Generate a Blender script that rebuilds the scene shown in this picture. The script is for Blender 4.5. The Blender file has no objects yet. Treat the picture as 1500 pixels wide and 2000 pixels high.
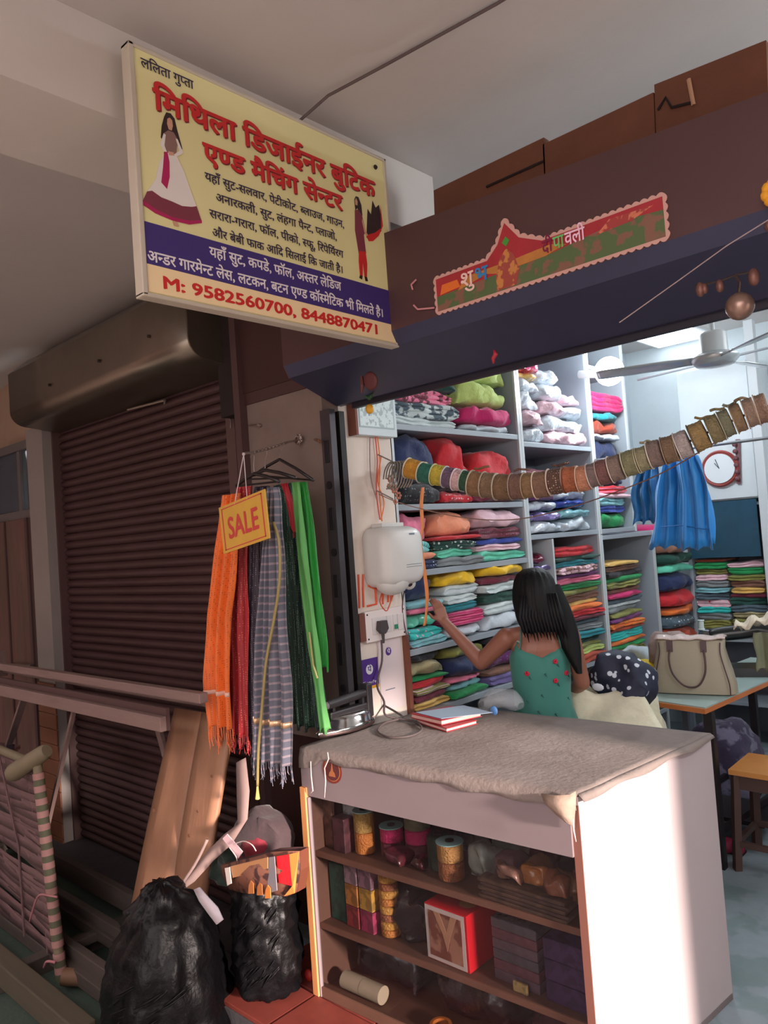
import bpy, bmesh, math, random
from mathutils import Vector, Matrix, noise
random.seed(7)
S = bpy.context.scene
COL = S.collection
PI = math.pi
R = math.radians

# ------------------------------------------------------------------ camera
cam_d = bpy.data.cameras.new('camera'); cam = bpy.data.objects.new('camera', cam_d); COL.objects.link(cam)
cam_d.sensor_fit = 'VERTICAL'; cam_d.sensor_height = 24.0
cam_d.lens = 24.0 * 1488.26 / 2000.0
cam_d.clip_start = 0.05; cam_d.clip_end = 200
CX = Vector((0.72746, 0.68240, -0.07163)); CY = Vector((0.07742, 0.02209, 0.99675)); CZ = Vector((0.68177, -0.73064, -0.03676))
cam.matrix_world = Matrix(((CX.x, CY.x, CZ.x, 0), (CX.y, CY.y, CZ.y, 0), (CX.z, CY.z, CZ.z, 1.6), (0, 0, 0, 1)))
S.camera = cam

# ------------------------------------------------------------------ world, sun, exposure
w = bpy.data.worlds.new('overcast_sky'); S.world = w; w.use_nodes = True
bg = w.node_tree.nodes['Background']
bg.inputs[0].default_value = (1.0, 0.90, 0.90, 1); bg.inputs[1].default_value = 4.6
sun_d = bpy.data.lights.new('sun', 'SUN'); sun_d.energy = 12.0; sun_d.angle = R(4.0); sun_d.color = (1.0, 0.84, 0.77)
sun = bpy.data.objects.new('sun', sun_d); COL.objects.link(sun)
sun.rotation_euler = Vector((-1.0, 0.125, -0.21)).to_track_quat('-Z', 'Y').to_euler()
sun.location = (8, 0, 5)
S.view_settings.view_transform = 'Standard'; S.view_settings.look = 'None'
S.view_settings.gamma = 1.0; S.view_settings.use_curve_mapping = False
S.view_settings.exposure = 0.0

# ------------------------------------------------------------------ materials
def lin(c):
    c = c / 255.0
    return c / 12.92 if c <= 0.04045 else ((c + 0.055) / 1.055) ** 2.4
def rgb(c): return (lin(c[0]), lin(c[1]), lin(c[2]), 1)
MATS = {}
def mat(name, col, rough=0.8, metal=0.0, var=0.0, vs=6.0, bump=0.0, bs=60.0, emit=0.0, alpha=None, coat=0.0,
        col2=None, pat=None, ps=20.0, stretch=(1, 1, 1), spec=0.5, trans=0.0, sheen=0.0):
    key = name
    if key in MATS: return MATS[key]
    m = bpy.data.materials.new(name); m.use_nodes = True
    nt = m.node_tree; b = nt.nodes['Principled BSDF']
    b.inputs['Base Color'].default_value = rgb(col)
    b.inputs['Roughness'].default_value = rough; b.inputs['Metallic'].default_value = metal
    b.inputs['Specular IOR Level'].default_value = spec
    if coat: b.inputs['Coat Weight'].default_value = coat; b.inputs['Coat Roughness'].default_value = 0.15
    if sheen: b.inputs['Sheen Weight'].default_value = sheen
    if trans: b.inputs['Transmission Weight'].default_value = trans
    if emit:
        b.inputs['Emission Color'].default_value = rgb(col); b.inputs['Emission Strength'].default_value = emit
    if alpha is not None: b.inputs['Alpha'].default_value = alpha
    tc = nt.nodes.new('ShaderNodeTexCoord'); mp = nt.nodes.new('ShaderNodeMapping')
    nt.links.new(tc.outputs['Object'], mp.inputs[0]); mp.inputs['Scale'].default_value = stretch
    last = None
    if var or pat:
        base = nt.nodes.new('ShaderNodeRGB'); base.outputs[0].default_value = rgb(col); last = base.outputs[0]
    if pat:
        c2 = rgb(col2)
        if pat == 'dots' or pat == 'flowers':
            t = nt.nodes.new('ShaderNodeTexVoronoi'); t.inputs['Scale'].default_value = ps
            if pat == 'dots': t.inputs['Randomness'].default_value = 0.25
            nt.links.new(mp.outputs[0], t.inputs['Vector'])
            r = nt.nodes.new('ShaderNodeMapRange'); r.inputs[1].default_value = 0.22 if pat == 'dots' else 0.25
            r.inputs[2].default_value = r.inputs[1].default_value + 0.04; r.inputs[3].default_value = 1; r.inputs[4].default_value = 0
            nt.links.new(t.outputs['Distance'], r.inputs[0]); fac = r.outputs[0]
        elif pat == 'blotch':
            t = nt.nodes.new('ShaderNodeTexNoise'); t.inputs['Scale'].default_value = ps; t.inputs['Detail'].default_value = 3
            nt.links.new(mp.outputs[0], t.inputs['Vector'])
            r = nt.nodes.new('ShaderNodeMapRange'); r.inputs[1].default_value = 0.5; r.inputs[2].default_value = 0.56
            nt.links.new(t.outputs[0], r.inputs[0]); fac = r.outputs[0]
        elif pat in ('stripesZ', 'stripesX', 'stripesY'):
            t = nt.nodes.new('ShaderNodeTexWave'); t.wave_type = 'BANDS'; t.bands_direction = pat[-1]
            t.inputs['Scale'].default_value = ps; t.inputs['Distortion'].default_value = 0.6
            nt.links.new(mp.outputs[0], t.inputs['Vector'])
            r = nt.nodes.new('ShaderNodeMapRange'); r.inputs[1].default_value = 0.78; r.inputs[2].default_value = 0.86
            nt.links.new(t.outputs[0], r.inputs[0]); fac = r.outputs[0]
        mx = nt.nodes.new('ShaderNodeMix'); mx.data_type = 'RGBA'
        nt.links.new(fac, mx.inputs[0]); nt.links.new(last, mx.inputs[6]); mx.inputs[7].default_value = c2
        last = mx.outputs[2]
    if var:
        t = nt.nodes.new('ShaderNodeTexNoise'); t.inputs['Scale'].default_value = vs; t.inputs['Detail'].default_value = 6
        t.inputs['Roughness'].default_value = 0.65
        nt.links.new(mp.outputs[0], t.inputs['Vector'])
        r = nt.nodes.new('ShaderNodeMapRange'); r.inputs[1].default_value = 0.25; r.inputs[2].default_value = 0.75
        r.inputs[3].default_value = 1 - var; r.inputs[4].default_value = 1 + var
        nt.links.new(t.outputs[0], r.inputs[0])
        mx = nt.nodes.new('ShaderNodeVectorMath'); mx.operation = 'SCALE'
        nt.links.new(last, mx.inputs[0]); nt.links.new(r.outputs[0], mx.inputs['Scale'])
        last = mx.outputs[0]
    if last is not None: nt.links.new(last, b.inputs['Base Color'])
    if bump:
        t = nt.nodes.new('ShaderNodeTexNoise'); t.inputs['Scale'].default_value = bs; t.inputs['Detail'].default_value = 4
        nt.links.new(mp.outputs[0], t.inputs['Vector'])
        bp = nt.nodes.new('ShaderNodeBump'); bp.inputs['Strength'].default_value = bump; bp.inputs['Distance'].default_value = 0.01
        nt.links.new(t.outputs[0], bp.inputs['Height']); nt.links.new(bp.outputs[0], b.inputs['Normal'])
    MATS[key] = m
    return m
def cloth(col, pat=None, col2=None, ps=25.0):
    return mat('cloth_%d_%d_%d_%s' % (tuple(col) + (pat or 'plain',)), col, 0.85, var=0.16, vs=12, bump=0.45, bs=36, sheen=0.15,
               pat=pat, col2=col2, ps=ps)
def plastic_wrap(col):
    return mat('wrap_%d_%d_%d' % tuple(col), col, 0.22, var=0.3, vs=22, bump=0.9, bs=28, coat=0.6)

# ------------------------------------------------------------------ mesh collector
class MB:
    def __init__(s): s.v = []; s.f = []
    def add(s, vs, fs):
        n = len(s.v); s.v += [tuple(v) for v in vs]; s.f += [tuple(i + n for i in f) for f in fs]; return s
    def box(s, a, b):
        x0, y0, z0 = [min(p, q) for p, q in zip(a, b)]; x1, y1, z1 = [max(p, q) for p, q in zip(a, b)]
        return s.add([(x0,y0,z0),(x1,y0,z0),(x1,y1,z0),(x0,y1,z0),(x0,y0,z1),(x1,y0,z1),(x1,y1,z1),(x0,y1,z1)],
                     [(0,3,2,1),(4,5,6,7),(0,1,5,4),(1,2,6,5),(2,3,7,6),(3,0,4,7)])
    def bbox(s, a, b, r=0.004):       # box with chamfered edges
        bm = bmesh.new(); bmesh.ops.create_cube(bm, size=1)
        c = [(p + q) / 2 for p, q in zip(a, b)]; d = [abs(p - q) for p, q in zip(a, b)]
        for v in bm.verts: v.co = Vector([c[i] + v.co[i] * d[i] for i in range(3)])
        bmesh.ops.bevel(bm, geom=bm.edges[:], offset=min(r, min(d) * 0.45), segments=2, affect='EDGES', profile=0.5)
        bm.verts.index_update(); s.add([v.co for v in bm.verts], [[v.index for v in f.verts] for f in bm.faces]); bm.free(); return s
    def beam(s, p, q, w, h, up=(0, 0, 1)):   # rectangular bar from p to q
        p, q = Vector(p), Vector(q); d = (q - p).normalized(); u = Vector(up)
        a = d.cross(u)
        if a.length < 1e-4: a = d.cross(Vector((0, 1, 0)))
        a.normalize(); c = a.cross(d).normalized(); a *= w / 2; c *= h / 2
        vs = [p-a-c, p+a-c, p+a+c, p-a+c, q-a-c, q+a-c, q+a+c, q-a+c]
        return s.add(vs, [(0,3,2,1),(4,5,6,7),(0,1,5,4),(1,2,6,5),(2,3,7,6),(3,0,4,7)])
    def tube(s, pts, r, n=8, cap=True):
        pts = [Vector(p) for p in pts]; rs = r if isinstance(r, (list, tuple)) else [r] * len(pts)
        rings = []; prev = None
        for i, p in enumerate(pts):
            d = (pts[min(i+1, len(pts)-1)] - pts[max(i-1, 0)])
            d = d.normalized() if d.length > 1e-9 else Vector((0, 0, 1))
            if prev is None:
                a = d.cross(Vector((0, 0, 1)))
                if a.length < 1e-3: a = d.cross(Vector((0, 1, 0)))
            else: a = prev - d * prev.dot(d)
            a.normalize(); prev = a; c = d.cross(a)
            rings.append([p + (a * math.cos(2*PI*k/n) + c * math.sin(2*PI*k/n)) * rs[i] for k in range(n)])
        vs = [v for rg in rings for v in rg]; fs = []
        for i in range(len(pts) - 1):
            for k in range(n):
                k2 = (k + 1) % n; fs.append((i*n+k, i*n+k2, (i+1)*n+k2, (i+1)*n+k))
        if cap: fs += [tuple(range(n))[::-1], tuple((len(pts)-1)*n + k for k in range(n))]
        return s.add(vs, fs)
    def cyl(s, p, q, r, n=16, r2=None): return s.tube([p, q], [r, r if r2 is None else r2], n)
    def lathe(s, prof, origin, axis=(0, 0, 1), n=20):   # prof: (radius, height along axis)
        ax = Vector(axis).normalized(); a = ax.cross(Vector((0, 0, 1)))
        if a.length < 1e-3: a = Vector((1, 0, 0))
        a.normalize(); c = ax.cross(a); o = Vector(origin); vs = []; fs = []
        for r, h in prof:
            for k in range(n): vs.append(o + ax*h + (a*math.cos(2*PI*k/n) + c*math.sin(2*PI*k/n)) * max(r, 1e-4))
        for i in range(len(prof) - 1):
            for k in range(n):
                k2 = (k+1) % n; fs.append((i*n+k, i*n+k2, (i+1)*n+k2, (i+1)*n+k))
        fs += [tuple(range(n))[::-1], tuple((len(prof)-1)*n+k for k in range(n))]
        return s.add(vs, fs)
    def sphere(s, c, r, n=12, sc=(1, 1, 1)):
        m = max(4, n // 2 + 1); vs = []; fs = []
        for i in range(m + 1):
            t = PI * i / m
            for k in range(n):
                vs.append((c[0] + r*sc[0]*max(math.sin(t), 1e-3)*math.cos(2*PI*k/n), c[1] + r*sc[1]*max(math.sin(t), 1e-3)*math.sin(2*PI*k/n), c[2] + r*sc[2]*math.cos(t)))
        for i in range(m):
            for k in range(n): k2 = (k+1) % n; fs.append((i*n+k, (i+1)*n+k, (i+1)*n+k2, i*n+k2))
        fs += [tuple(range(n)), tuple(m*n + k for k in range(n))[::-1]]
        return s.add(vs, fs)
    def prism(s, poly, d):          # planar polygon of 3-D points extruded by vector d
        n = len(poly); d = Vector(d); a = [Vector(p) for p in poly]; b = [p + d for p in a]
        return s.add(a + b, [tuple(range(n))[::-1], tuple(range(n, 2*n))] + [(i, (i+1) % n, n + (i+1) % n, n + i) for i in range(n)])
    def grid(s, rows, closed=False):
        m = len(rows); n = len(rows[0]); vs = [p for r in rows for p in r]; fs = []
        for i in range(m-1):
            for k in range(n if closed else n-1):
                k2 = (k+1) % n; fs.append((i*n+k, i*n+k2, (i+1)*n+k2, (i+1)*n+k))
        return s.add(vs, fs)
def chain_loc(p):
    v = Vector((0, 0, 0))
    while p is not None: v += p.location; p = p.parent
    return v
def obj(name, mb, m, parent=None, smooth=False, label=None, cat=None, group=None, kind=None, solid=0.0, sub=0, autosmooth=None):
    vs = [Vector(v) for v in mb.v]
    if parent is None:
        lo = [min(v[i] for v in vs) for i in range(3)]; hi = [max(v[i] for v in vs) for i in range(3)]
        org = Vector(((lo[0]+hi[0])/2, (lo[1]+hi[1])/2, lo[2]))
    else: org = chain_loc(parent)
    me = bpy.data.meshes.new(name); me.from_pydata([v - org for v in vs], [], mb.f)
    bm = bmesh.new(); bm.from_mesh(me); bmesh.ops.recalc_face_normals(bm, faces=bm.faces[:]); bm.to_mesh(me); bm.free()
    if smooth:
        me.polygons.foreach_set('use_smooth', [True] * len(me.polygons))
    me.materials.append(m)
    o = bpy.data.objects.new(name, me); COL.objects.link(o)
    if parent is None: o.location = org
    else: o.parent = parent
    if smooth and autosmooth: 
        me.set_sharp_from_angle(angle=R(autosmooth))
    if solid:
        md = o.modifiers.new('thickness', 'SOLIDIFY'); md.thickness = solid; md.offset = 0
    if sub:
        md = o.modifiers.new('smooth', 'SUBSURF'); md.levels = sub; md.render_levels = sub
    tag(o, label, cat, group, kind)
    return o
def tag(o, label=None, cat=None, group=None, kind=None):
    if label: o['label'] = label
    if cat: o['category'] = cat
    if group: o['group'] = group
    if kind: o['kind'] = kind
    return o
def thing(name, label, cat, loc, group=None):
    o = bpy.data.objects.new(name, None); COL.objects.link(o); o.location = loc; o.empty_display_size = 0.05
    return tag(o, label, cat, group)
def struct(name, mb, m, parent=None, **k): return obj(name, mb, m, parent, kind='structure' if parent is None else None, **k)
def nz(p, s=1.0, seed=0): return noise.noise(Vector((p[0]*s + seed*7.31, p[1]*s - seed*3.17, p[2]*s + seed*1.93)))

# ------------------------------------------------------------------ lettering (flat print as thin meshes)
_adv = {}
def _textmesh(s, bold=0.0, res=3):
    c = bpy.data.curves.new('print', 'FONT'); c.body = s; c.size = 1; c.offset = bold; c.resolution_u = res
    o = bpy.data.objects.new('print', c); COL.objects.link(o)
    bpy.context.view_layer.update()
    me = bpy.data.meshes.new_from_object(o.evaluated_get(bpy.context.evaluated_depsgraph_get()))
    vs = [(v.co.x, v.co.y) for v in me.vertices]; fs = [tuple(p.vertices) for p in me.polygons]
    bpy.data.objects.remove(o); bpy.data.curves.remove(c)
    return vs, fs, me
def _advance(s):
    if s not in _adv:
        vs, fs, me = _textmesh(s + 'l', 0, 1); bpy.data.meshes.remove(me)
        _adv[s] = max(v[0] for v in vs) - 0.154
    return _adv[s]
def lettering(s, bold=0.0):
    """2-D verts and faces of a line; {x} marks a Devanagari half letter (its stem is cut away)"""
    import re
    V = []; F = []; x = 0.0
    for tok in re.findall(r'\{.\}|[^{}]+', s):
        half = tok[0] == '{'; t = tok[1:-1] if half else tok
        vs, fs, me = _textmesh(t, bold); a = _advance(t)
        if half:
            cut = a - 0.235
            bm = bmesh.new(); bm.from_mesh(me)
            bmesh.ops.bisect_plane(bm, geom=bm.verts[:] + bm.edges[:] + bm.faces[:], plane_co=(cut, 0, 0), plane_no=(1, 0, 0), clear_outer=True)
            bm.verts.index_update(); vs = [(v.co.x, v.co.y) for v in bm.verts]; fs = [tuple(v.index for v in f.verts) for f in bm.faces]; bm.free()
            a = cut
        bpy.data.meshes.remove(me)
        n = len(V); V += [(v[0] + x, v[1]) for v in vs]; F += [tuple(i + n for i in f) for f in fs]; x += a
    return V, F
def letters_on(name, s, m, parent, o, ux, uy, width, height=None, bold=0.0, thick=0.0008, center=False):
    """place lettering with its left baseline at o, width along unit ux, capital height along unit uy"""
    V, F = lettering(s, 0.0)
    if bold:                                   # heavier strokes: the same print laid down again a hair to each side
        V0, F0 = list(V), list(F)
        V = [(a, b_, 0.0) for a, b_ in V]
        for q, (dx, dy) in enumerate(((bold, 0), (0, bold), (0, -bold), (bold * .7, bold * .7), (bold * 2, 0))):
            n0 = len(V); V += [(v[0] + dx, v[1] + dy, .00008 * (q + 1)) for v in V0]; F += [tuple(i + n0 for i in f) for f in F0]
    x0 = min(v[0] for v in V); x1 = max(v[0] for v in V)
    sx = width / (x1 - x0); sy = (height / 0.66) if height else sx
    ux = Vector(ux); uy = Vector(uy); n = ux.cross(uy).normalized(); o = Vector(o)
    mb = MB(); mb.add([o + ux*((v[0]-x0)*sx) + uy*(v[1]*sy) + n*(thick + (v[2] if len(v) > 2 else 0)) for v in V], F)
    ob = obj(name, mb, m, parent)
    return ob
def flat_poly(name, pts, m, parent, o, ux, uy, lift=0.0008):
    ux = Vector(ux); uy = Vector(uy); n = ux.cross(uy).normalized(); o = Vector(o)
    mb = MB(); P = [o + ux*a + uy*b + n*lift*0.2 for a, b in pts]; mb.prism(P, n*lift*0.8)
    return obj(name, mb, m, parent)


# ================================================================== THE SETTING
M_plaster = mat('ceiling_plaster', (196, 190, 186), 0.95, var=0.05, vs=1.5, bump=0.15, bs=14)
M_beam = mat('beam_plaster', (205, 198, 192), 0.95, var=0.05, vs=2.0, bump=0.15, bs=14)
M_wallpale = mat('pale_plaster', (128, 112, 104), 0.93, var=0.14, vs=2.2, bump=0.2, bs=22)
M_wallcream = mat('cream_plaster', (222, 208, 196), 0.9, var=0.07, vs=5, bump=0.15, bs=30)
M_dado = mat('brown_dado', (78, 48, 38), 0.6, var=0.22, vs=8, bump=0.2, bs=25)
M_dark = mat('dark_grime', (38, 27, 27), 0.9, var=0.25, vs=4)
M_brownpaint = mat('brown_paint', (72, 46, 46), 0.62, var=0.12, vs=5, bump=0.12, bs=30)
M_street = mat('street_concrete', (176, 168, 158), 0.92, var=0.18, vs=3.5, bump=0.4, bs=30)
M_shopfloor = mat('shop_floor_stone', (128, 140, 146), 0.55, var=0.16, vs=4.5, bump=0.15, bs=18, pat='blotch', col2=(112, 128, 130), ps=6)
M_redtile = mat('red_tile', (122, 52, 42), 0.6, var=0.2, vs=12)
M_step = mat('step_cement', (70, 66, 68), 0.85, var=0.2, vs=6, bump=0.3, bs=30)

struct('ceiling', MB().box((-7.5, -0.6, 2.98), (3.2, 6.3, 3.12)), M_plaster)
struct('trim_1', MB().box((-2.12, -0.6, 2.735), (-1.765, 2.3, 2.98)), M_beam)                 # ceiling beam running to the facade
struct('floor', MB().box((-3.0, 2.02, -0.06), (2.2, 6.3, 0.0)), M_shopfloor)
struct('trim_2', MB().box((-30, -30, -0.40), (30, 8, -0.25)), M_street)                        # street
pl = struct('trim_3', MB().box((-2.46, 1.56, -0.25), (2.2, 2.02, -0.02)), M_step)              # raised threshold before the shop
for i in range(16):                                                                            # red tiles of the threshold
    for j in range(2):
        x = -2.455 + i * 0.29; y = 1.565 + j * 0.228
        obj('tile', MB().bbox((x, y, -0.02), (x + 0.282, y + 0.22, -0.002 + 0.002 * ((i + j) % 2)), 0.003), M_redtile, pl)
struct('trim_4', MB().box((-7.4, 1.95, -0.25), (-2.46, 2.45, -0.17)), M_step)                  # step before the shutter
obj('painted_strip', MB().box((-9, -0.4, -0.25), (-2.75, 1.95, -0.246)), mat('street_green_paint', (58, 72, 62), 0.9, var=0.2, vs=3.5, bump=0.4, bs=30), S.objects['trim_2'])
# facade
struct('wall_front', MB().box((-7.4, 2.32, 2.50), (-2.26, 2.45, 2.98)), mat('facade_upper', (92, 72, 66), 0.9, var=0.15, vs=3))
struct('wall_front_left', MB().box((-7.4, 2.30, 2.47), (-5.17, 2.32, 2.98)), mat('beige_plaster', (176, 152, 132), 0.92, var=0.08, vs=3))
struct('wall_front_behind', MB().box((-5.2, 2.30, -0.25), (-2.76, 2.45, 2.5)), M_dark)
p = struct('trim_5', MB().box((-5.18, 2.10, -0.25), (-4.93, 2.45, 2.50)), mat('pillar_plaster', (146, 138, 134), 0.92, var=0.08, vs=4, bump=0.15, bs=20))
for i in range(11):                                                                            # brown tiles of the pillar's foot
    z = -0.24 + i * 0.098
    obj('tile', MB().bbox((-5.185, 2.088, z), (-4.925, 2.10, z + 0.094), 0.003), mat('brown_tile', (128, 82, 58), 0.6, var=0.15, vs=8), p)
p = struct('trim_6', MB().box((-2.76, 2.10, 0.80), (-2.29, 2.45, 2.30)), M_wallpale)           # pillar between the shops
obj('front_return', MB().box((-2.29, 2.10, -0.25), (-2.262, 2.19, 2.30)), M_wallpale, p)
obj('dado', MB().box((-2.765, 2.095, -0.25), (-2.29, 2.45, 0.80)), mat('dark_dado', (58, 34, 30), 0.6, var=0.2, vs=8), p)
obj('lintel_strip', MB().box((-2.765, 2.09, 2.25), (-2.29, 2.12, 2.34)), M_brownpaint, p)
obj('upper_panel', MB().box((-2.765, 2.085, 2.30), (-2.29, 2.32, 2.98)), mat('dark_brown_panel', (62, 34, 32), 0.8, var=0.15, vs=4), p)
obj('edge_strip', MB().box((-2.80, 2.06, -0.2), (-2.757, 2.12, 2.86)), mat('edge_brown', (80, 56, 56), 0.7), p)
# shop interior shell
struct('wall_left', MB().box((-2.84, 2.45, 0), (-2.72, 6.2, 2.98)), mat('shop_wall', (186, 196, 204), 0.85, var=0.05))
struct('wall_left_jamb', MB().box((-2.72, 2.20, 0), (-2.285, 2.53, 2.98)), M_wallcream)
struct('wall_back', MB().box((-2.84, 5.95, 0), (1.6, 6.1, 2.98)), mat('shop_wall_back', (200, 210, 214), 0.85, var=0.05))
struct('wall_right', MB().box((1.3, 2.3, 0), (1.45, 6.1, 2.98)), mat('shop_wall_right', (196, 200, 200), 0.85, var=0.05))
struct('trim_7', MB().box((0.80, 2.1, -0.25), (1.4, 2.45, 2.98)), M_wallpale)
struct('trim_8', MB().box((1.4, 2.1, -0.25), (3.2, 2.45, 2.98)), M_wallpale)
struct('wall_street_left', MB().box((-7.55, -0.6, -0.25), (-7.4, 2.45, 2.98)), M_wallpale)
# unseen opposite wall cutting the sky, and boards added to shape the sun
struct('trim_9', MB().box((-14, -3.4, -0.25), (-1.0, -3.0, 4.5)), mat('opposite_wall', (120, 96, 90), 0.9, var=0.1, vs=1))
struct('trim_10', MB().box((3.2, -5.6, 2.02), (3.3, 3.0, 2.98)).box((3.2, -5.6, -0.25), (3.3, 0.75, 2.02)).box((3.2, 1.85, -0.25), (3.3, 3.0, 2.02)), mat('light_blocker', (120, 96, 90), 0.9))  # unseen boards added to block sun and sky, with a slot left open

# glass transom and door at the far left
M_frame = mat('grey_frame_paint', (110, 104, 104), 0.5, var=0.08)
M_glassdim = mat('old_glass', (150, 160, 166), 0.12, trans=0.85, var=0.05)
wn = struct('window_1', MB().box((-5.98, 2.18, 2.415), (-5.185, 2.24, 2.475)).box((-5.225, 2.18, 1.99), (-5.185, 2.24, 2.42)).box((-5.58, 2.19, 1.99), (-5.53, 2.24, 2.42)).box((-7.2, 2.18, 1.93), (-5.185, 2.24, 1.99)), M_frame)
obj('pane', MB().box((-5.53, 2.205, 1.99), (-5.225, 2.212, 2.415)), M_glassdim, wn)
obj('pane', MB().box((-7.2, 2.205, 1.99), (-5.58, 2.212, 2.415)), mat('blue_grey_glass', (84, 92, 104), 0.2, var=0.1), wn)
dr = struct('door_1', MB().bbox((-6.6, 2.16, -0.16), (-5.36, 2.20, 1.93)), mat('worn_door_wood', (112, 82, 76), 0.75, var=0.25, vs=4, stretch=(3, 3, 0.5), pat='blotch', col2=(104, 84, 74), ps=3))
obj('stile', MB().box((-5.40, 2.145, -0.16), (-5.36, 2.16, 1.93)), mat('door_stile', (84, 62, 60), 0.7), dr)
obj('stile', MB().box((-5.78, 2.148, -0.16), (-5.76, 2.16, 1.93)), mat('door_stile', (84, 62, 60), 0.7), dr)
obj('bolt', MB().cyl((-5.661,2.130,0.910), (-5.361,2.130,0.917), 0.012), mat('bolt_metal', (150, 140, 130), 0.4, 0.8), dr)
struct('trim_11', MB().box((-5.36, 2.24, -0.2), (-5.18, 2.30, 1.93)), mat('door_gap_glass', (96, 112, 108), 0.4))
struct('trim_12', MB().box((-5.25, 2.16, -0.2), (-5.18, 2.24, 1.95)), M_dark)
struct('trim_13', MB().box((-7.4, 2.6, -0.2), (-5.0, 2.7, 2.5)), mat('room_beyond', (120, 128, 130), 0.9))
lp = thing('tube_lamp', 'bright white lamp seen through the glass transom above the far left door', 'lamp', (-5.42, 2.42, 2.10))
obj('tube', MB().cyl((-5.55, 2.45, 2.12), (-5.27, 2.45, 2.10), 0.035), mat('lamp_glow', (235, 248, 255), 0.4, emit=14), lp)
obj('holder', MB().box((-5.56, 2.48, 2.09), (-5.26, 2.60, 2.14)), M_frame, lp)

# ------------------------------------------------------------------ closed roller shutter of the left shop
M_shut = mat('shutter_brown', (74, 50, 50), 0.5, metal=0.15, var=0.22, vs=2.5, bump=0.1, bs=40, stretch=(1, 1, 3))
M_shutdark = mat('shutter_dark_metal', (70, 58, 54), 0.42, metal=0.55, var=0.2, vs=3)
sh = thing('roller_shutter', 'closed dark brown ribbed roller shutter of the shop on the left', 'shutter', (-3.95, 2.2, -0.17))
zz = -0.16; k = 0
while zz < 2.50:                                       # every lath curls over the next one
    prof = []
    for t in range(7):
        a = t / 6; prof.append((2.215 - 0.016 * math.sin(a * PI) ** 0.7, zz + a * 0.046))
    rows = [[(x, y, z) for y, z in prof] for x in (-4.93, -2.96)]
    mb = MB().grid(rows); mb.box((-4.93, 2.222, zz), (-2.96, 2.228, zz + 0.050))
    obj('lath', mb, M_shut, sh, smooth=True); zz += 0.050; k += 1
for x in (-4.95, -2.98):
    obj('guide_rail', MB().box((x - 0.03, 2.16, -0.17), (x + 0.04, 2.25, 2.50)), mat('guide_metal', (86, 62, 60), 0.55, var=0.15), sh)
obj('end_bracket', MB().box((-2.93, 2.08, 2.22), (-2.80, 2.30, 2.94)), M_dark, sh)
obj('lock_bar', MB().tube([(-3.940,2.170,2.438), (-3.550,2.170,2.421), (-3.553,2.170,2.399)], 0.008), mat('bolt_metal', (150, 140, 130), 0.4, 0.8), sh)
obj('loose_wire', MB().tube([(-3.007,2.150,2.438), (-2.994,2.150,2.325), (-2.991,2.150,2.275), (-2.952,2.150,2.214), (-2.960,2.150,2.181)], 0.003, 6), mat('wire_grey', (130, 120, 116), 0.6), sh)
prof = [(2.30, 2.93), (2.02, 2.90), (1.90, 2.80)]
for t in range(8):
    a = t / 7 * PI / 2
    prof.append((1.90 + 0.10 * (1 - math.cos(a)), 2.56 - 0.085 * math.sin(a)))
prof += [(2.20, 2.45), (2.30, 2.45)]
M_hood = mat('hood_metal', (126, 116, 104), 0.30, metal=0.8, var=0.18, vs=2, bump=0.05, bs=6)
obj('hood', MB().grid([[(x, y, z) for y, z in prof] for x in (-4.90, -4.4, -3.9, -3.4, -2.89)]), M_hood, sh, smooth=True, autosmooth=35, solid=0.004)
for x in (-4.90, -2.89):
    obj('hood_cap', MB().prism([(x, y, z) for y, z in prof], (0.006, 0, 0)), M_hood, sh)
for i, x in enumerate((-4.3, -3.7, -3.2)):
    obj('hood_bolt', MB().cyl((x, 1.885, 2.62 + 0.01 * i), (x, 1.90, 2.62 + 0.01 * i), 0.008, 8), M_shutdark, sh)

# ------------------------------------------------------------------ open shutter housing over the boutique
M_housing = mat('housing_brown', (80, 54, 55), 0.5, metal=0.1, var=0.10, vs=3, bump=0.05, bs=25)
M_housing_low = mat('housing_blue_lit', (58, 60, 86), 0.42, metal=0.3, var=0.12, vs=4)  # bluish reflection of the shop light painted into the lower sheet's colour
hs = thing('shutter_housing', 'long brown shutter housing across the boutique front', 'shutter', (-0.8, 2.05, 2.15))
x0, x1 = -2.25, 1.4
fs = MB().prism([(x0, 1.905, 2.30), (x0, 1.905, 2.645), (x0, 2.16, 2.68), (x0, 2.16, 2.67), (x0, 1.92, 2.63), (x0, 1.92, 2.31)], (x1 - x0, 0, 0))
fs.v = [(v[0], v[1], v[2] - (0.058 * (v[0] + 1.85) if v[2] > 2.5 else 0)) for v in fs.v]        # the top edge sags towards the right
obj('front_sheet', fs, M_housing, hs)
obj('lower_sheet', MB().prism([(x0, 1.905, 2.30), (x0, 1.93, 2.255), (x0, 2.17, 2.165), (x0, 2.20, 2.165), (x0, 2.20, 2.18), (x0, 1.94, 2.27), (x0, 1.92, 2.31)], (x1 - x0, 0, 0)), M_housing_low, hs)
obj('end_plate', MB().prism([(x0, 1.905, 2.30), (x0, 1.905, 2.66), (x0, 2.16, 2.69), (x0, 2.20, 2.60), (x0, 2.20, 2.165), (x0, 1.93, 2.255)], (-0.006, 0, 0)), M_housing, hs)
obj('curtain_edge', MB().box((x0 + 0.07, 2.19, 2.145), (x1 - 0.6, 2.215, 2.20)), mat('curtain_edge_dark', (42, 40, 52), 0.5, metal=0.3), hs)
obj('drum', MB().cyl((x0, 2.06, 2.46), (x1, 2.06, 2.46), 0.12, 20), M_shutdark, hs)
gd = thing('door_guide_channel', 'dark metal guide channel with slots beside the pillar', 'rail', (-2.23, 2.16, 0))
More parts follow.
